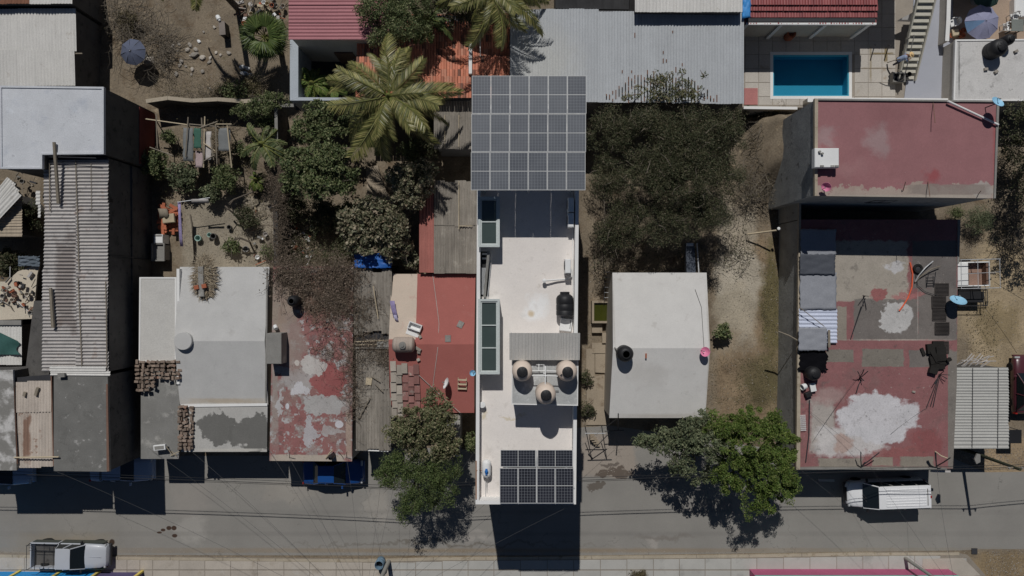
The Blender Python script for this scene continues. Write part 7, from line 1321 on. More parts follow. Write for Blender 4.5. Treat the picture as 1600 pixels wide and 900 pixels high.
tarp('grey sheet hung on the left part of the pole trellis', 286, 200, 302, 252, PZ-0.1, m_gsheet, amp=0.04, n=5, k=8, cat='sheet', name='hung_sheet'); tarp('green netting piece in the middle of the pole trellis', 303, 200, 314, 232, PZ-0.05, m_gmesh, amp=0.04, n=5, k=8, cat='netting', name='netting')
tarp('grey spotted sheet hung on the right part of the pole trellis', 341, 200, 360, 236, PZ-0.15, m_gsheet, amp=0.05, n=5, k=8, cat='sheet', name='hung_sheet'); tarp('pale tan cloth strip hanging between trellis poles', 320, 206, 330, 250, PZ-0.2, m_cloth, amp=0.05, n=4, k=8, cat='cloth', name='hung_sheet'); tarp('pinkish rag trailing from the lower edge of the trellis', 305, 236, 317, 262, PZ-0.4, mat('pinkish_rag', C8(158, 142, 142), var=0.2), amp=0.1, n=4, k=6, cat='rag', name='hung_sheet')
# boundary walls of the yards
wall('curved low stone wall between the upper dirt yard and the trellis yard', [(228, 158), (262, 153), (300, 157), (340, 155), (380, 158), (430, 156)], 1.6, 0.2, m_dgrey, m_kerb)
wall('narrow concrete wall dividing the trellis yard from the leafy yard', [(431, 168), (432, 232)], 2.2, 0.16, m_dgrey, m_grey); wall('continuing dark wall overgrown with hairy vines', [(433, 260), (430, 330), (432, 418)], 2.4, 0.3, m_dgrey)
mb = MB(); mb.bbox(*W(447, 164, 2.4)[:2], 2.2, 1.1, 0.22, 0.1, 0.01); tag(mb.build('concrete_beam', m_grey), 'short grey concrete beam at the top of the narrow dividing wall', 'beam')
r = T('garden_table', 'grey garden table leaf in the upper dirt yard beside the fan palm', 'table', (0, 0, 0)); mb = MB(); mb.bbox(0, 0, 0.72, 0.42, 0.92, 0.05, 0.01); mb.build('tabletop', mat('taupe_board', C8(118, 110, 104)), r)
for a in ((-0.15, -0.4), (0.15, -0.4), (-0.15, 0.4), (0.15, 0.4)): mb = MB(); mb.box(a[0], a[1], 0, 0.04, 0.04, 0.72); mb.build('leg', m_frame, r)
mb = MB(); mb.bbox(0, 0, 0.0, 0.38, 0.86, 0.62); mb.build('cabinet', m_black, r); x, y, _ = W(347, 44, 0.75); place(r, x, y, 0.005, 0.08)
r = T('white_jar', 'white plastic jar on its side north of the grey table leaf', 'jar', (0, 0, 0)); mb = MB(); mb.lathe([(0.13, 0), (0.15, 0.05), (0.15, 0.3), (0.08, 0.36), (0.08, 0.42), (0, 0.42)], 16, rot=Matrix.Rotation(1.4, 3, 'X')); mb.build('body', m_whitep, r); x, y, _ = W(344, 29, 0.3); place(r, x, y, 0.75, 0.5)
for i, (px, py, sx, sy, rz) in enumerate(((379, 105, 0.45, 0.3, 0.2), (387, 107, 0.36, 0.26, -0.2), (382, 115, 0.6, 0.3, -0.1), (392, 118, 0.5, 0.3, 0.1), (391, 124, 0.36, 0.22, 0.0))):
    r = T('white_sack', 'white filled sack below the fan palm, ' + ('upper left of five', 'upper right of five', 'largest and westernmost', 'bluish one at the right', 'smallest and lowest')[i], 'sack', (0, 0, 0)); mb = MB(); mb.lathe([(0, 0), (0.8, 0.02), (1.0, 0.1), (0.9, 0.19), (0.5, 0.24), (0, 0.25)], 12, sx=sx/2, sy=sy/2); mb.build('sack', m_whitep if i != 3 else m_alu, r); x, y, _ = W(px, py, 0.2); place(r, x, y, 0.1, rz)
# stones
STN = 0
def stone(px, py, rad, label, m=None):
    mb = MB(); n = 9; pr = []; a0 = random.random()*6
    prof = [(0.8, 0), (1.0, 0.3), (0.75, 0.6), (0.0, 0.7)]; vs = []; ph = [random.uniform(0.75, 1.15) for _ in range(n)]; fs = []
    for rr, hh in prof:
        for k in range(n): a = a0+2*PI*k/n; vs.append((math.cos(a)*rr*ph[k]*rad, math.sin(a)*rr*ph[k]*rad*0.75, hh*rad))
    for i in range(3):
        for k in range(n): fs.append((i*n+k, i*n+(k+1) % n, (i+1)*n+(k+1) % n, (i+1)*n+k))
    mb.add(vs, fs, False); o = mb.build('stone', m or m_stone); x, y, _ = W(px, py, 0); o.location = (x, y, -0.01); o.rotation_euler.z = random.random()*6; return tag(o, label, 'stone')
g = 'loose stones strewn over the upper dirt yard'
for i in range(26):
    px = random.gauss(300, 28); py = random.gauss(88, 18); o = stone(px, py, random.uniform(0.1, 0.24), 'loose pale stone among others strewn over the upper dirt yard'); o['group'] = g
stone(311, 65, 0.17, 'bright white round stone alone in the upper dirt yard', m_whitep); stone(234, 96, 0.4, 'pinkish slab stone below the slate blue parasol'); stone(305, 86, 0.3, 'largest flat stone amid the strewn stones')
# scrap piles
def junk(label, boxes_px, n, h=0.4, cols=None, name='scrap_pile', smin=0.1, smax=0.5):
    r = T(name, label, 'scrap pile', W((boxes_px[0]+boxes_px[2])/2, (boxes_px[1]+boxes_px[3])/2, h)); cols = cols or [m_whitep, m_wood, m_frame, m_grey, m_stone, m_rosec, m_cloth, m_woodl, m_terracotta]
    for i in range(n):
        px = random.uniform(boxes_px[0], boxes_px[2]); py = random.uniform(boxes_px[1], boxes_px[3]); m = random.choice(cols); mb = MB(); x, y, _ = W(px, py, h); t = random.random()
        if t < 0.5: mb.bbox(x, y, h+random.uniform(0, 0.3), random.uniform(smin, smax), random.uniform(smin*0.5, smax*0.5), random.uniform(0.03, 0.2), 0.01, random.random()*3); nm = 'board'
        elif t < 0.8: a = random.random()*6; l_ = random.uniform(0.3, 1.0); mb.tube([(x, y, h+0.1), (x+math.cos(a)*l_, y+math.sin(a)*l_, h+random.uniform(0.05, 0.5))], 0.025, 5); nm = 'rod'
        else: mb.lathe([(0.12, 0), (0.15, 0.2), (0.13, 0.2), (0.1, 0.03), (0, 0.03)], 12, x=x, y=y, z=h+random.uniform(0, 0.2)); nm = 'tub'
        mb.build(nm, m, r)
    return r
junk('cluttered scrap heap at the top edge left of the pink-red ribbed roof', (368, -5, 448, 40), 60, 0.2); junk('jumble of scrap strewn over the cream roof slab, far left', (2, 428, 55, 490), 46, 3.2, smax=0.4)
junk('litter of broken things in the dark leafy yard above the vines', (452, 350, 492, 412), 34, 0.1, smax=0.35); junk('odds and ends beside the hairy dividing wall', (398, 300, 424, 410), 20, 0.05, smax=0.3); junk('dark clutter of boards under the whitewashed roof corner, far left', (6, 272, 62, 296), 18, 0.8, [m_wood, m_frame, m_grey, m_dgrey])
tarp('dark grey-blue tarpaulin crumpled at the top of the cluttered cream roof', 28, 400, 62, 416, 3.4, mat('slate_tarp', C8(84, 92, 100), var=0.2), amp=0.12)
# ================================================================== VEGETATION
def foliage(name, cols, rough=0.6, trans=0.25, spec=0.3):
    cols = [(min(0.5, a*1.25), min(0.5, b*1.2), min(0.4, c*1.35)) for a, b, c in cols]; return mat(name, cols[0], rough=rough, var=0.3, scale=1.1, fine=0.0, island=cols, bump=0, trans=trans, spec=spec)
def F(*c): return [tuple(x) for x in c]
m_lf_mesq = foliage('mesquite_leaves', F((0.038, 0.05, 0.022), (0.065, 0.078, 0.034), (0.10, 0.105, 0.05), (0.17, 0.145, 0.09)))
m_lf_olive = foliage('olive_leaves', F((0.07, 0.088, 0.036), (0.115, 0.135, 0.056), (0.19, 0.195, 0.095), (0.27, 0.235, 0.13)))
m_lf_grey = foliage('grey_green_leaves', F((0.075, 0.1, 0.05), (0.12, 0.15, 0.072), (0.22, 0.235, 0.125)))
m_lf_green = foliage('bright_green_leaves', F((0.045, 0.072, 0.02), (0.07, 0.108, 0.03), (0.105, 0.145, 0.045), (0.15, 0.175, 0.065)))
m_lf_lime = foliage('lime_leaves', F((0.05, 0.085, 0.014), (0.08, 0.135, 0.022), (0.125, 0.18, 0.038), (0.19, 0.22, 0.06)))
m_lf_mid = foliage('mid_green_leaves', F((0.055, 0.08, 0.03), (0.1, 0.14, 0.05), (0.17, 0.2, 0.08), (0.24, 0.25, 0.12)))
m_lf_big = foliage('round_leathery_leaves', F((0.09, 0.105, 0.055), (0.15, 0.16, 0.085), (0.24, 0.23, 0.14), (0.34, 0.29, 0.18)), rough=0.45)
m_lf_palm = foliage('palm_leaflets', F((0.07, 0.085, 0.025), (0.13, 0.145, 0.04), (0.25, 0.25, 0.075), (0.4, 0.36, 0.14)), rough=0.42, spec=0.5)
m_lf_fan = foliage('fan_palm_blades', F((0.05, 0.08, 0.02), (0.085, 0.13, 0.03), (0.14, 0.18, 0.05)), rough=0.45)
m_lf_weed = foliage('weeds', F((0.09, 0.09, 0.035), (0.14, 0.12, 0.06), (0.2, 0.17, 0.1)))
def blobs_to_clumps(blobs, n, shell=0.55, low=-0.35):
    """blobs: (px,py,h,rx_m,ry_m,rz_m); returns clump centres spread in the outer volume"""
    wts = np.array([b[3]*b[4] for b in blobs]); wts = wts/wts.sum(); out = []; idx = RNG.choice(len(blobs), n, p=wts)
    for i in idx:
        b = blobs[i]; c = np.array(W(b[0], b[1], b[2])); d = RNG.normal(size=3); d /= np.linalg.norm(d)
        if d[2] < low: d[2] = -d[2]
        r = RNG.uniform(shell, 1.0); out.append(c+d*np.array(b[3:6])*r)
    return np.array(out)
def tree(name, label, cat, base, blobs, nclump, nleaf, lw, m, crad=0.42, trunk_r=0.16, up=0.5, limbs=7, shell=0.5, group=None, twigs=10, m_b=None, outw=0.4, low=-0.35, flat=0.7, jitter=1.0, twl=1.2):
    bx, by, _ = W(base[0], base[1], 0); r = T(name, label, cat, (bx, by, 0), group); C_ = blobs_to_clumps(blobs, nclump, shell, low)
    rad = crad*RNG.uniform(0.6, 1.25, nclump); k = np.repeat(np.arange(nclump), nleaf)
    d = RNG.normal(size=(len(k), 3)); d /= np.linalg.norm(d, axis=1)[:, None]; q = RNG.uniform(0.25, 1, (len(k), 1))**0.6
    cen = C_[k]+d*q*rad[k][:, None]*np.array([1, 1, flat]); cen[:, 2] = np.maximum(cen[:, 2], 0.15)
    quads('crown', leafquads(cen, lw[0], lw[1], up, outv=d*outw), m, r)
    mb = MB(); bc = np.array([W(*b[:3]) for b in blobs]); ctr = bc.mean(0); fork = (bx*0.55+ctr[0]*0.45, by*0.55+ctr[1]*0.45, max(0.8, ctr[2]*0.5))
    mb.tube([(bx, by, -0.05), (bx*0.8+fork[0]*0.2+0.06, by*0.8+fork[1]*0.2, fork[2]*0.5), fork], [trunk_r*1.25, trunk_r, trunk_r*0.8], 9)
    mb.build('trunk', m_b or m_bark, r); lb = MB()
    def limb(*a): l = MB(); l.tube(*a); l.build('limb', m_b or m_bark, r)
    for i in range(limbs):
        c = C_[int(RNG.integers(nclump))]; mid = [(fork[j]+c[j])/2+random.uniform(-0.25, 0.25) for j in range(3)]; mid[2] += 0.2
        limb([fork, mid, tuple(c)], [trunk_r*0.5, trunk_r*0.28, 0.02], 6)
    for i in range(twigs):
        a_ = C_[int(RNG.integers(nclump))]; b_ = a_+RNG.normal(size=3)*np.array([0.5, 0.5, 0.15])*twl*0.6; m_ = (a_+b_)/2+RNG.normal(size=3)*0.08; lb.tube([tuple(a_), tuple(m_), tuple(b_)], [0.035, 0.022, 0.008], 4)
    lo = lb.build('twigs', m_b or m_bark, r); lo['kind'] = 'stuff'; return r
tb = m_twig
# mesquite behind the white house
tree('mesquite_tree', 'huge dark olive feathery tree between the tall white house and the rose roof', 'tree', (1050, 300), [(955, 205, 4.6, 1.5, 1.6, 1.2), (1010, 195, 5.0, 1.9, 1.3, 1.2), (1075, 205, 5.2, 2.0, 1.5, 1.3), (1128, 208, 4.8, 1.6, 1.5, 1.2), (950, 280, 4.4, 1.2, 1.9, 1.1), (1010, 275, 5.4, 1.9, 1.8, 1.2), (1075, 280, 5.4, 2.0, 1.8, 1.2), (1122, 275, 4.8, 1.6, 1.7, 1.1), (975, 345, 4.4, 1.5, 1.6, 1.1), (1035, 345, 4.6, 1.8, 1.6, 1.0), (1100, 335, 4.6, 1.8, 1.6, 1.0), (955, 370, 4.0, 1.1, 0.9, 0.9), (1060, 240, 5.6, 2.6, 1.8, 0.8)],
     1000, 150, (0.115, 0.032), m_lf_mesq, 0.48, 0.3, 0.35, 26, shell=0.3, twigs=150, m_b=tb, twl=1.6)
tree('mesquite_spray', 'sparse light branches of a tree lying over the edge of the grey warehouse roof', 'tree', (1040, 172), [(1030, 125, 5.7, 1.1, 0.7, 0.4), (1062, 128, 5.7, 1.2, 0.7, 0.35), (1010, 145, 5.6, 1.2, 0.5, 0.3), (1080, 145, 5.5, 1.1, 0.5, 0.3), (1095, 118, 5.7, 0.3, 0.25, 0.2), (1065, 112, 5.8, 0.3, 0.3, 0.2), (970, 152, 5.2, 0.7, 0.25, 0.2), (1045, 150, 5.5, 2.4, 0.4, 0.3)],
     85, 30, (0.15, 0.06), m_lf_olive, 0.26, 0.08, 0.5, 22, shell=0.2, twigs=16, m_b=tb)
# street trees
tree('mango_tree', 'olive-brown leafy tree in front of the red painted roof', 'tree', (662, 700), [(655, 660, 5.0, 1.6, 1.3, 1.2), (690, 655, 4.8, 1.0, 1.3, 1.1), (630, 680, 4.6, 1.2, 1.0, 1.0), (675, 695, 4.8, 1.6, 1.0, 1.0), (674, 620, 5.0, 0.55, 0.5, 0.5), (705, 690, 4.4, 0.5, 0.9, 0.8)], 230, 70, (0.17, 0.075), m_lf_olive, 0.34, 0.18, 0.5, 12, shell=0.45, twigs=12)
tree('street_tree', 'bushy dark green tree standing on the road edge left of the white house', 'tree', (655, 735), [(620, 730, 4.2, 1.2, 1.2, 1.0), (660, 745, 4.8, 1.6, 1.4, 1.2), (695, 730, 4.4, 1.1, 1.4, 1.0), (650, 785, 4.2, 1.2, 0.9, 0.9), (628, 800, 4.0, 0.6, 0.6, 0.6), (690, 770, 4.2, 1.0, 0.9, 0.9), (605, 745, 4.0, 0.8, 0.7, 0.7)], 260, 105, (0.11, 0.04), m_lf_green, 0.36, 0.18, 0.6, 12, shell=0.45, twigs=8)
tree('street_tree', 'big bright green tree at the road edge left of the patchwork house', 'tree', (1170, 715), [(1170, 690, 4.8, 2.3, 2.0, 1.6), (1205, 740, 4.6, 1.7, 1.7, 1.3), (1130, 670, 4.4, 1.5, 1.3, 1.1), (1185, 660, 4.6, 1.7, 1.2, 1.1), (1215, 690, 4.4, 1.3, 1.5, 1.1), (1180, 785, 4.2, 1.2, 1.0, 0.9), (1145, 735, 4.2, 1.4, 1.4, 1.0), (1225, 760, 4.0, 0.9, 1.0, 0.8)], 430, 110, (0.15, 0.055), m_lf_lime, 0.3, 0.25, 0.6, 14, shell=0.55, twigs=6)
tree('guava_tree', 'grey-olive rounded tree touching the big bright green tree on its left', 'tree', (1080, 700), [(1040, 690, 4.0, 1.5, 0.9, 0.9), (1080, 680, 4.4, 1.4, 1.2, 1.0), (1110, 690, 4.6, 1.2, 1.4, 1.0), (1005, 690, 3.6, 0.7, 0.6, 0.6), (1065, 725, 3.8, 0.9, 0.8, 0.8), (1100, 745, 3.8, 0.9, 0.7, 0.7), (1095, 655, 4.2, 0.7, 0.5, 0.5)], 230, 60, (0.16, 0.08), m_lf_grey, 0.32, 0.18, 0.5, 12, shell=0.5, twigs=14)
# leafy garden trees
tree('garden_tree', 'round leafy tree with yellowish tips left of the coconut palm', 'tree', (490, 290), [(470, 255, 3.8, 1.2, 1.1, 0.9), (515, 250, 4.0, 1.5, 1.2, 1.0), (495, 285, 3.8, 1.5, 1.0, 0.9), (535, 280, 3.6, 1.1, 1.0, 0.9), (455, 285, 3.2, 0.7, 0.7, 0.6)], 260, 60, (0.17, 0.09), m_lf_mid, 0.33, 0.15, 0.6, 10, shell=0.5)
tree('fig_tree', 'pale leathery-leaved tree over the blue tarpaulin', 'tree', (590, 370), [(580, 330, 3.9, 1.6, 0.9, 0.9), (610, 360, 4.0, 1.5, 1.2, 1.0), (570, 370, 3.8, 1.5, 1.2, 1.0), (550, 345, 3.5, 0.9, 0.9, 0.7), (615, 385, 3.6, 1.1, 0.8, 0.7)], 240, 48, (0.2, 0.13), m_lf_big, 0.33, 0.14, 0.4, 12, shell=0.45, twigs=14)
tree('fig_tree', 'pale leathery-leaved tree just below the coconut palm crown', 'tree', (640, 305), [(625, 275, 4.0, 1.0, 0.8, 0.7), (650, 285, 4.2, 1.2, 1.1, 0.9), (640, 305, 4.0, 1.2, 0.9, 0.8), (665, 265, 3.8, 0.7, 0.6, 0.6), (682, 268, 3.8, 0.4, 0.3, 0.3)], 170, 48, (0.2, 0.13), m_lf_big, 0.3, 0.12, 0.4, 12, shell=0.45, twigs=10)
tree('garden_bush', 'dark leafy bush against the south side of the pale courtyard wall', 'bush', (495, 195), [(500, 175, 3.0, 1.1, 0.7, 0.7), (480, 205, 3.0, 1.1, 0.8, 0.7), (510, 205, 3.0, 1.1, 0.7, 0.7), (545, 195, 2.8, 0.9, 0.8, 0.7)], 120, 50, (0.17, 0.09), m_lf_mid, 0.3, 0.08, 0.6, 8, shell=0.5)
tree('garden_bush', 'sprawling dull bush along the curved wall beside the fan palm', 'bush', (425, 150), [(405, 165, 2.4, 1.4, 0.6, 0.5), (430, 155, 2.4, 0.9, 0.6, 0.5), (385, 175, 1.8, 1.0, 0.5, 0.4), (370, 140, 1.0, 1.0, 0.7, 0.5)], 110, 45, (0.13, 0.06), m_lf_mid, 0.3, 0.06, 0.5, 8, shell=0.3)
for a in (('round spiky leaved shrub closest to the dark side wall', 240, 255, 2.0, 1.0, m_lf_mid, (0.2, 0.06), 90), ('silver-leaved shrub under the left end of the trellis', 288, 275, 1.8, 1.0, m_lf_grey, (0.16, 0.09), 80), ('mid green shrub right of the silver-leaved shrub', 352, 278, 1.9, 1.0, m_lf_mid, (0.16, 0.06), 90), ('low silver shrub above the sunny yard clothes line', 330, 300, 1.2, 0.7, m_lf_grey, (0.14, 0.08), 50),
          ('small bush inside the open left bay of the trellis', 264, 214, 1.2, 0.5, m_lf_mid, (0.13, 0.06), 30), ('dark shrub at the right rim of the sunny yard', 385, 340, 1.2, 0.8, m_lf_mesq, (0.13, 0.05), 60), ('small fresh green bush near the grey tub', 360, 383, 0.9, 0.45, m_lf_mid, (0.14, 0.09), 30), ('tuft of green at the foot of the hairy wall', 418, 392, 0.9, 0.5, m_lf_mid, (0.12, 0.06), 28),
          ('clipped grey-green round shrub east of the shaded patchwork roof', 1527, 342, 1.6, 0.95, m_lf_grey, (0.07, 0.03), 150), ('small clipped shrub by the northeast corner of the patchwork roof', 1491, 331, 1.2, 0.45, m_lf_mid, (0.07, 0.03), 60), ('young green bush alone in the dirt lot beside the white house', 1128, 518, 1.1, 0.5, m_lf_mid, (0.16, 0.1), 34), ('dry grey tuft on the verge at the bottom edge', 998, 898, 0.5, 0.5, m_lf_weed, (0.16, 0.03), 30),
          ('dark bushy tree between the shack and the ribbed roof, far left', 38, 340, 3.4, 1.3, m_lf_mesq, (0.14, 0.06), 120), ('lower dark bush above the cluttered cream roof, far left', 12, 408, 2.4, 1.2, m_lf_mesq, (0.16, 0.08), 90), ('leafy bush cut off by the white house beside its street corner', 735, 690, 1.6, 0.6, m_lf_mid, (0.14, 0.08), 34), ('dark creeping shrub along the shaded edge of the long pad', 916, 640, 0.6, 0.45, m_lf_mesq, (0.12, 0.07), 24), ('dark low shrub left of the long stained pad', 915, 590, 0.6, 0.4, m_lf_mesq, (0.12, 0.07), 20)):
    lab, px, py, h, rad, m, lw, n = a
    tree('shrub', lab, 'shrub', (px, py), [(px, py, h*0.62, rad, rad, h*0.38), (px+5, py+4, h*0.5, rad*0.8, rad*0.8, h*0.4)], n, 42, lw, m, 0.28, 0.04, 0.5, 4, shell=0.3, twigs=2, flat=0.8)
# palms
def frond_mesh(L_, droop, nl, ll, seed, up0=0.5, lw=0.035, vdown=0.35):
    rg = np.random.default_rng(seed); K = 14; pts = []
    for i in range(K+1): t = i/K; pts.append((L_*t*(1-0.12*t*t), (0.22*((seed*7) % 5-2)/2)*t*t*L_*0.6, L_*(up0*t-droop*t*t)))
    P_ = np.array(pts); Q = []
    for s in (-1, 1):
        for i in range(nl):
            t = 0.08+0.92*i/nl+rg.uniform(-0.004, 0.004); f = t*K; j = min(K-1, int(f)); p = P_[j]*(1-(f-j))+P_[j+1]*(f-j); d = P_[j+1]-P_[j]; d /= np.linalg.norm(d)
            lat = np.array([-d[1], d[0], 0])*s; l_ = ll*(0.3+0.7*math.sin(PI*min(1, 0.12+t*0.86))**0.8)*rg.uniform(0.8, 1.1)
            dr = d*(0.55+0.5*t)+lat*0.85+np.array([0, 0, -vdown*rg.uniform(0.4, 1.3)]); dr /= np.linalg.norm(dr); w = np.cross(dr, [0, 0, 1.0]); w /= np.linalg.norm(w)+1e-9; w = w+np.array([0, 0, rg.uniform(-0.5, 0.5)]); tip = p+dr*l_+np.array([0, 0, -l_*0.2]); md = p+dr*l_*0.45
            Q.append([p, md+w*lw, tip, md-w*lw])
    return np.array(Q), pts
def palm(name, label, px, py, h, n, L_, seed=1, m=None, base=None, droopr=(0.35, 0.75), ll=0.62, fmin=0.75, lw=0.035, az0=0, span=2*PI, tr=0.16, nl=46):
    x, y, _ = W(px, py, h); b = base or (x, y); r = T(name, label, 'palm tree', (x, y, 0)); m = m or m_lf_palm
    mb = MB(); mb.tube([(b[0], b[1], -0.05), ((b[0]*2+x)/3, (b[1]*2+y)/3, h*0.4), (x, y, h)], [tr*1.3, tr, tr*0.9], 10); mb.build('trunk', m_bark, r); var = []
    for k in range(5):
        dv = droopr[0]+(droopr[1]-droopr[0])*k/4; Q, pts = frond_mesh(L_, dv, nl, ll, seed*10+k, 0.62-0.12*k, lw); Q = Q+np.array([x, y, 0]); o = quads('frond', Q, m, r); rb = MB(); rb.tube([(p[0]+x, p[1]+y, p[2]) for p in pts], [0.045*(1-i/len(pts))+0.008 for i in range(len(pts))], 5); ro = rb.build('midrib', m_lf_rib, r); var.append((o, ro))
    rr = random.Random(seed); first = set()
    for i in range(n):
        k = i % 5; o, ro = var[k]
        if k not in first: first.add(k)
        else: o = o.copy(); COL.objects.link(o); ro = ro.copy(); COL.objects.link(ro)
        o.parent = r; a = az0+span*(i*0.381966 % 1.0)+rr.uniform(-0.4, 0.4); sc = rr.uniform(fmin-0.1, 1.1)
        o.location = (0, 0, h-0.05*(i % 3)); o.rotation_euler = (rr.uniform(-0.75, 0.75), rr.uniform(-0.35, 0.3), a); o.scale = (sc, sc, sc); ro.parent = o; ro.matrix_parent_inverse = Matrix.Identity(4); ro.location = (0, 0, 0); ro.rotation_euler = (0, 0, 0); ro.scale = (1, 1, 1)
    mb = MB(); mb.lathe([(0.05, -0.5), (0.2, -0.25), (0.22, 0.0), (0.1, 0.25), (0, 0.35)], 10, x=x, y=y, z=h); mb.build('crown_shaft', m_lf_rib, r); return r
m_lf_rib = mat('palm_midrib', (0.16, 0.17, 0.05), bump=0, rough=0.5)
palm('coconut_palm', 'large coconut palm with yellow-green fronds in the middle of the leafy yards', 607, 150, 7.2, 38, 4.0, 3, tr=0.2, ll=0.95, nl=84, lw=0.024, droopr=(0.25, 0.8), fmin=0.7)
palm('coconut_palm', 'coconut palm cut by the top edge, its fronds hanging over the orange tiles', 768, -14, 7.0, 26, 3.7, 5, tr=0.2, ll=0.78, nl=70, lw=0.026)
palm('small_palm', 'small dark palm left of the palm at the top edge', 668, 32, 5.2, 14, 1.9, 7, m=m_lf_green, ll=0.45, tr=0.1, nl=24, lw=0.05)
palm('areca_palm', 'yellow-green bushy palm inside the dark walled courtyard', 487, 130, 2.3, 20, 1.35, 9, m=m_lf_lime, ll=0.4, tr=0.07, nl=20, lw=0.05); palm('areca_palm', 'second yellow-green bushy palm, in the lower right of the dark walled courtyard', 520, 140, 1.9, 16, 1.2, 11, m=m_lf_lime, ll=0.4, tr=0.07, nl=20, lw=0.05)
palm('areca_palm', 'coarse-leaved palm beside the narrow concrete dividing wall', 408, 225, 2.8, 14, 1.9, 13, m=m_lf_mid, ll=0.5, tr=0.09, nl=20, lw=0.06)
palm('dry_palm', 'low yellowish young palm between the coarse-leaved palm and the hairy wall', 400, 280, 1.0, 9, 0.8, 15, m=m_lf_lime, ll=0.3, tr=0.05, nl=14, lw=0.04)
palm('coconut_palm', 'palm beyond the top frame edge, seen only by its shadow on the dirt yard', 305, -55, 6.6, 13, 2.9, 17, tr=0.18, ll=0.6)
# fan palm
def fan_palm(label, px, py, h, n, R_, seed):
    x, y, _ = W(px, py, h); r = T('fan_palm', label, 'palm tree', (x, y, 0)); mb = MB(); mb.tube([(x, y, -0.05), (x+0.05, y, h)], [0.2, 0.17], 10); mb.build('trunk', m_bark, r); rg = np.random.default_rng(seed); Q = []; NB = 26
    for i in range(NB):
        a = -1.9+3.8*i/(NB-1); d = np.array([math.cos(a), math.sin(a), -0.12]); l_ = R_*(0.95-0.12*abs(a)/2)*rg.uniform(0.9, 1.05); w = np.array([-math.sin(a), math.cos(a), 0.35*(-1)**i])*0.05; tip = d*l_+np.array([0, 0, -0.25*l_]); md = d*l_*0.5
        Q.append([np.zeros(3), md+w, tip, md-w])
    Q = np.array(Q)+np.array([x, y, 0]); base = quads('fan_leaf', Q, m_lf_fan, r); pb = MB(); pb.tube([(x, y, 0), (x-0.8, y, -0.1)], 0.02, 4); pet = pb.build('petiole', m_lf_rib, r)
    for i in range(n):
        o, p = (base, pet) if i == 0 else (base.copy(), pet.copy())
        if i: COL.objects.link(o); COL.objects.link(p); o.parent = r
        el = 1.25*(1-i/n)-0.3; a = i*2.39996+rg.uniform(-0.1, 0.1); off = 0.75; o.location = (math.cos(a)*off*math.cos(el), math.sin(a)*off*math.cos(el), h+off*math.sin(el)+0.05); o.rotation_euler = (rg.uniform(-0.4, 0.4), -el*0.8, a); p.parent = o; p.location = (0, 0, 0)
    return r
fan_palm('bright green fan palm beside the scrap heap in the upper dirt yard', 414, 58, 3.2, 30, 0.95, 3)
# shade trees right edge and top
tree('dark_tree', 'dense dark foliage filling the strip beside the rose roof, right edge', 'tree', (1610, 230), [(1600, 190, 3.8, 1.4, 1.2, 1.2), (1625, 250, 4.0, 1.6, 1.8, 1.2), (1605, 290, 3.2, 1.0, 1.4, 1.0), (1640, 340, 3.6, 1.6, 1.6, 1.0), (1580, 230, 2.0, 0.6, 1.4, 0.6)], 190, 60, (0.15, 0.06), m_lf_mesq, 0.4, 0.2, 0.4, 12)
tree('dark_tree', 'fine leaved dark tree leaning over the right end of the pink-red ribbed roof', 'tree', (612, 30), [(600, 15, 6.0, 1.7, 1.1, 1.0), (620, 45, 6.0, 1.4, 1.0, 0.9), (640, 10, 6.0, 1.5, 1.0, 1.0), (600, 60, 5.4, 1.1, 0.7, 0.7), (655, 40, 5.6, 1.0, 0.9, 0.8), (625, -20, 6.0, 2.2, 0.9, 0.9), (575, 20, 5.6, 0.7, 0.9, 0.5)], 330, 70, (0.13, 0.05), m_lf_mid, 0.4, 0.2, 0.5, 12)
tree('dark_tree', 'dark tree mass at the top edge between the two top palms', 'tree', (700, 0), [(700, -5, 5.0, 1.8, 1.2, 1.0), (735, 20, 4.6, 1.4, 0.9, 0.8), (800, -15, 5.0, 2.2, 0.7, 0.8), (690, 30, 4.4, 1.2, 0.8, 0.7), (755, 35, 4.4, 1.2, 0.5, 0.5)], 220, 60, (0.14, 0.06), m_lf_mesq, 0.4, 0.15, 0.5, 10)
# bare branches / dead vines
def vines(label, spots, n, m, name='dry_vines', cat='vines', h=3.3, ln=0.9, rad=0.012, leaf=None, hj=0.15, z=None):
    r = T(name, label, cat, W(spots[0][0], spots[0][1], h)); mb = MB(); P_ = []
    for i in range(n):
        px, py, sx, sy = random.choice(spots); x, y, _ = W(random.gauss(px, sx), random.gauss(py, sy), h); a = random.random()*6.28; pts = [(x, y, h+random.uniform(0, hj))]
        for k in range(3): a += random.uniform(-0.9, 0.9); l_ = ln*random.uniform(0.2, 0.5); p = pts[-1]; pts.append((p[0]+math.cos(a)*l_, p[1]+math.sin(a)*l_, max(h-0.02, p[2]+random.uniform(-0.06, 0.06))))
        mb.tube(pts, rad, 3, cap=False, r2=rad*0.4); P_ += pts
    o = mb.build('stems', m, r); o['kind'] = 'stuff'
    if leaf: P_ = np.array(P_); k = RNG.integers(0, len(P_), leaf[0]); quads('dead_leaves', leafquads(P_[k]+RNG.normal(0, 0.08, (leaf[0], 3)), leaf[1], leaf[2], 1.2), leaf[3], r, 'stuff')
    return r
m_vine = mat('dead_vine', (0.14, 0.11, 0.08), var=0.35, bump=0); m_dl = foliage('dead_vine_leaves', F((0.09, 0.07, 0.05), (0.14, 0.11, 0.075), (0.2, 0.16, 0.11)), trans=0)
vines('thick mat of dead brown vines over the north end of the peeling red roof', [(500, 440, 28, 14), (470, 440, 18, 14), (535, 450, 12, 20), (515, 480, 20, 16), (455, 425, 14, 6), (530, 425, 14, 6)], 1150, m_vine, leaf=(5200, 0.11, 0.05, m_dl), h=3.25, hj=0.35)
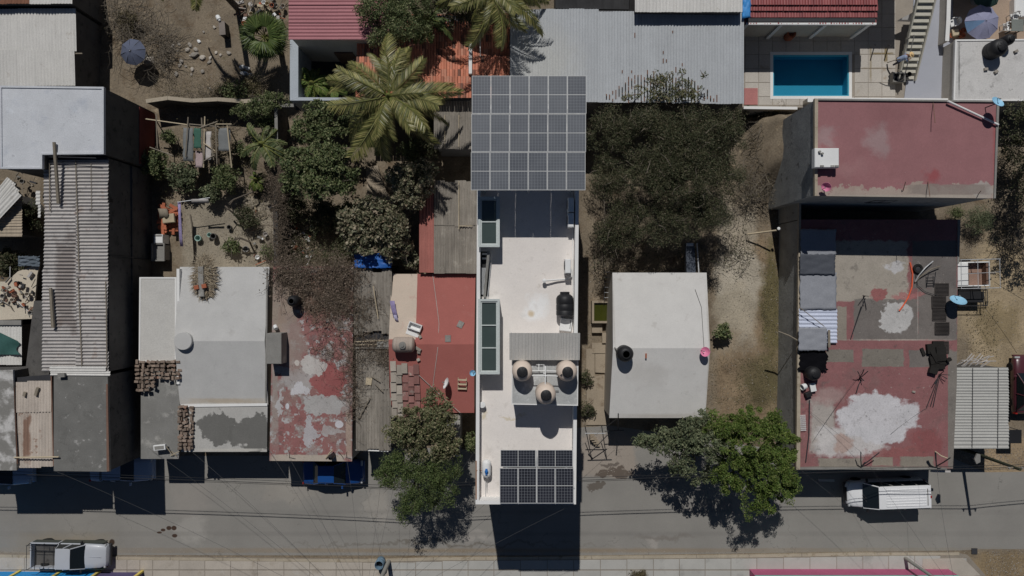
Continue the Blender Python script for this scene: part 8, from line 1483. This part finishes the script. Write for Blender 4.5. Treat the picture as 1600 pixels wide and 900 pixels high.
vines('dead vines trailing from the peeling red roof across the asbestos sheets', [(555, 500, 14, 18), (560, 540, 16, 10), (550, 575, 8, 22), (590, 545, 16, 10), (520, 540, 18, 16), (552, 620, 4, 20), (600, 560, 10, 8), (560, 480, 20, 8)], 620, m_vine, leaf=(1500, 0.09, 0.04, m_dl), h=3.28, hj=0.2)
vines('matted hairy vines on the dark wall between the two leafy yards', [(435, 300, 5, 20), (434, 350, 6, 25), (436, 395, 9, 14), (432, 270, 4, 12)], 520, m_vine, leaf=(2600, 0.1, 0.03, m_dl), h=2.4, hj=0.25)
vines('bare dry bush with grey twigs around the slate blue parasol', [(195, 30, 14, 14), (225, 20, 14, 14), (240, 55, 10, 12), (200, 55, 14, 14), (255, 85, 10, 10), (230, 105, 14, 8), (180, 15, 8, 10), (262, 70, 5, 12)], 420, m_twig, 'bare_bush', 'bush', h=0.25, ln=1.5, rad=0.016, leaf=(700, 0.09, 0.03, m_lf_weed), hj=0.7)
vines('dry brush piled by the earth bank right of the feathery tree', [(1190, 215, 14, 14), (1205, 250, 8, 16), (1180, 280, 12, 14), (1165, 300, 14, 10), (1210, 200, 6, 8)], 380, m_twig, 'dry_brush', 'brush', h=0.9, ln=1.5, rad=0.016, leaf=(1500, 0.1, 0.04, m_lf_weed), hj=0.7)
vines('twiggy undergrowth in the shade below the feathery tree', [(1000, 400, 40, 8), (1090, 400, 30, 10), (1150, 390, 12, 14), (940, 410, 10, 10)], 220, m_twig, 'undergrowth', 'brush', h=0.1, ln=1.1, rad=0.014, leaf=(900, 0.12, 0.06, m_lf_mesq), hj=0.4)
vines('scrubby dry growth along the curved stone wall', [(300, 150, 30, 6), (350, 148, 20, 8), (385, 150, 16, 8), (330, 160, 30, 3), (395, 130, 8, 8)], 330, m_twig, 'dry_scrub', 'brush', h=0.2, ln=1.0, rad=0.013, leaf=(2600, 0.11, 0.035, m_lf_weed), hj=0.6)
vines('shrivelled climber stems on the strip of ground beside the rose roof', [(1572, 230, 6, 40), (1585, 300, 8, 30), (1575, 370, 8, 20)], 200, m_twig, 'climber', 'brush', h=0.2, ln=1.4, rad=0.02, leaf=(900, 0.12, 0.06, m_lf_mesq), hj=0.8)
vines('brown undergrowth tangled in the leafy yard above the broken things', [(470, 345, 18, 16), (500, 380, 12, 14), (460, 390, 12, 10), (520, 400, 16, 6), (485, 405, 25, 4)], 200, m_vine, 'undergrowth', 'brush', h=0.2, ln=0.9, leaf=(3000, 0.12, 0.05, m_lf_mesq), hj=0.5)
for lab, base, tip in (('crooked bare tree leaning at the right of the sunny yard', (405, 310), [(395, 300), (365, 312), (358, 318)]), ('bare branch fork below the small fresh green bush', (398, 395), [(390, 378), (376, 372), (366, 374)]), ('black branch lying left of the dark shrub in the sunny yard', (375, 345), [(366, 334), (356, 326), (352, 322)])):
    r = T('bare_branch', lab, 'branch', W(base[0], base[1], 0)); pipe(r, [(*base, 0.0), (*tip[0], 0.9), (*tip[1], 1.2), (*tip[2], 1.1)], 0.06, m_bark, 'stem'); pipe(r, [(*tip[0], 0.9), (tip[0][0]-4, tip[0][1]-10, 1.2)], 0.03, m_bark, 'twig'); pipe(r, [(*tip[1], 1.2), (tip[1][0]-6, tip[1][1]+8, 1.2)], 0.03, m_bark, 'twig')
# concrete path / roots under the palm
mb = MB(); mb.prism(ppoly([(572, 262), (590, 258), (604, 300), (622, 330), (590, 345), (574, 322)], 0.3), 0, 0.3); tag(mb.build('garden_path', m_pad), 'pale concrete path piece below the coconut palm', 'path')
# ground scatter
def scatter(name, regions, n, smin, smax, m, z=0.0, flat=False):
    cen = []; 
    for _ in range(n):
        a = random.choice(regions); cen.append(W(random.uniform(a[0], a[2]), random.uniform(a[1], a[3]), z))
    cen = np.array(cen); s = RNG.uniform(smin, smax, n)
    if flat: o = quads(name, leafquads(cen+np.array([0, 0, 0.02]), (smin+smax)/2, (smin+smax)/4, 2.5), m, None, 'stuff'); return o
    mb = MB(); vs = []; fs = []
    for c, q in zip(cen, s):
        b = len(vs); a = random.random()*6
        for k in range(4): vs.append((c[0]+math.cos(a+k*PI/2)*q*random.uniform(0.7, 1.1), c[1]+math.sin(a+k*PI/2)*q*random.uniform(0.6, 1), c[2]))
        vs.append((c[0]+random.uniform(-.2, .2)*q, c[1], c[2]+q*random.uniform(0.5, 0.9))); fs += [(b, b+1, b+4), (b+1, b+2, b+4), (b+2, b+3, b+4), (b+3, b, b+4)]
    mb.add(vs, fs); o = mb.build(name, m); o['kind'] = 'stuff'; return o
YR = [(165, 0, 440, 155), (230, 165, 430, 300), (285, 320, 425, 415), (440, 165, 560, 410), (1105, 420, 1225, 640), (1105, 300, 1225, 420), (1500, 315, 1600, 575), (1150, 170, 1230, 300), (910, 400, 960, 700), (1500, 700, 1600, 735), (600, 640, 745, 735), (1540, 860, 1640, 905)]
scatter('pebbles', YR, 4200, 0.015, 0.055, m_stone); scatter('dark_pebbles', YR, 1500, 0.015, 0.04, m_bark); scatter('leaf_litter', YR, 6000, 0.03, 0.09, m_dl, 0.0, True)
scatter('weeds', [(1190, 400, 1226, 640), (1110, 560, 1220, 640), (1150, 560, 1200, 640), (230, 100, 440, 155), (1510, 470, 1560, 560), (1190, 440, 1226, 520)], 3600, 0.03, 0.11, m_lf_weed, 0.02, True)
scatter('kerb_litter', [(0, 860, 170, 868), (300, 862, 700, 872), (700, 862, 1500, 867), (560, 770, 640, 840)], 700, 0.02, 0.06, m_dl, 0.012, True); scatter('kerb_grit', [(0, 856, 700, 870), (700, 860, 1530, 866), (905, 700, 960, 740)], 900, 0.01, 0.035, m_stone, 0.008)
scatter('roof_litter', [(556, 430, 612, 700), (427, 560, 548, 715)], 500, 0.03, 0.09, m_dl, 3.28, True)

# small things that fill remaining gaps
q = ppoly([(1442, 873), (1505, 872), (1532, 899), (1440, 900)], 0.13); mb = MB(); mb.prism(q, 0.1, 0.14); mb.build('slab', m_slab, pav)
mb = MB(); mb.prism(ppoly([(1404, 890), (1532, 900), (1545, 925), (1404, 925)], 0.13), 0.1, 0.137); mb.build('slab', m_slab, pav)
r, P_ = bld('grey_lean_to', 'narrow grey slab roof half hidden by the olive-brown tree beside the white house', 'lean-to', [(698, 648), (719, 648), (719, 705), (698, 705)], 2.7, m_wall, m_grey)
mb = MB(); mb.tube([W(700, 709, 2.6), W(721, 713, 2.6)], 0.06, 6); mb.build('gutter', m_coping, r)
mb = MB(); mb.bbox(*W(733, 705, 0.8)[:2], 0.0, 1.0, 0.25, 0.8, 0.02); tag(mb.build('low_wall', m_grey), 'low grey wall between the narrow slab roof and the white house', 'wall')
for k in range(4): mb = MB(); mb.bbox(*W(706+k*3.3, 652, 2.9)[:2], 2.705, 0.1, 0.3, 0.12, 0.01, 0.1*k); tag(mb.build('loose_brick', m_stone), '%s pale brick from the left on the narrow grey slab roof' % ('first', 'second', 'third', 'fourth')[k], 'brick')

for a in (('deep green bush in the dark yard just left of the blue tarpaulin tree', 545, 335, 2.2, 1.2, m_lf_mid, (0.15, 0.08), 90), ('shadowy bush between the hairy wall and the yellow-tipped tree', 455, 325, 1.8, 1.1, m_lf_mesq, (0.13, 0.06), 80), ('dark undergrowth bush below the yellow-tipped tree', 505, 335, 1.8, 1.4, m_lf_mesq, (0.13, 0.06), 100), ('low dark bush at the foot of the yellow-tipped tree, near the vines', 540, 385, 1.4, 0.9, m_lf_mesq, (0.12, 0.06), 60),
          ('bush crowding the narrow concrete dividing wall on its west side', 415, 190, 1.8, 0.8, m_lf_mid, (0.13, 0.06), 50), ('dull green bush filling the corner by the short grey beam', 395, 140, 1.2, 0.9, m_lf_weed, (0.12, 0.05), 70), ('weedy bush above the curved stone wall', 355, 142, 0.9, 0.8, m_lf_weed, (0.12, 0.05), 60), ('scraggly bush at the top left of the dirt yard', 200, 30, 1.0, 0.9, m_lf_weed, (0.1, 0.04), 50), ('small cactus-like clump right of the trellis', 375, 232, 1.0, 0.5, m_lf_mid, (0.12, 0.06), 30),
          ('broad bush between the coconut palm and the weathered small roof', 668, 225, 3.0, 1.0, m_lf_mesq, (0.14, 0.06), 80), ('bush in the gap left of the brown-grey corrugated sheets', 640, 235, 2.4, 0.9, m_lf_mid, (0.14, 0.07), 60), ('leafy sprig over the shaded end of the asbestos roof', 640, 405, 3.6, 0.7, m_lf_big, (0.18, 0.12), 30), ('dark bush at the east foot of the earth bank', 1205, 190, 1.6, 0.9, m_lf_mesq, (0.12, 0.05), 60), ('dense dark bush under the north rim of the feathery tree', 1140, 180, 2.2, 1.3, m_lf_mesq, (0.12, 0.04), 90)):
    lab, px, py, h, rad, m, lw, n = a
    tree('shrub', lab, 'shrub', (px, py), [(px, py, h*0.62, rad, rad, h*0.38), (px+7, py+5, h*0.5, rad*0.8, rad*0.7, h*0.4)], n, 42, lw, m, 0.28, 0.04, 0.5, 4, shell=0.3, twigs=4, flat=0.8)
vines('tangle of dry twigs and leaves between the shrubs of the trellis yard', [(300, 270, 40, 12), (370, 250, 14, 30), (400, 330, 14, 30), (250, 290, 10, 20), (345, 220, 10, 20)], 300, m_twig, 'undergrowth', 'brush', h=0.1, ln=0.9, rad=0.012, leaf=(2600, 0.1, 0.045, m_lf_weed), hj=0.4)
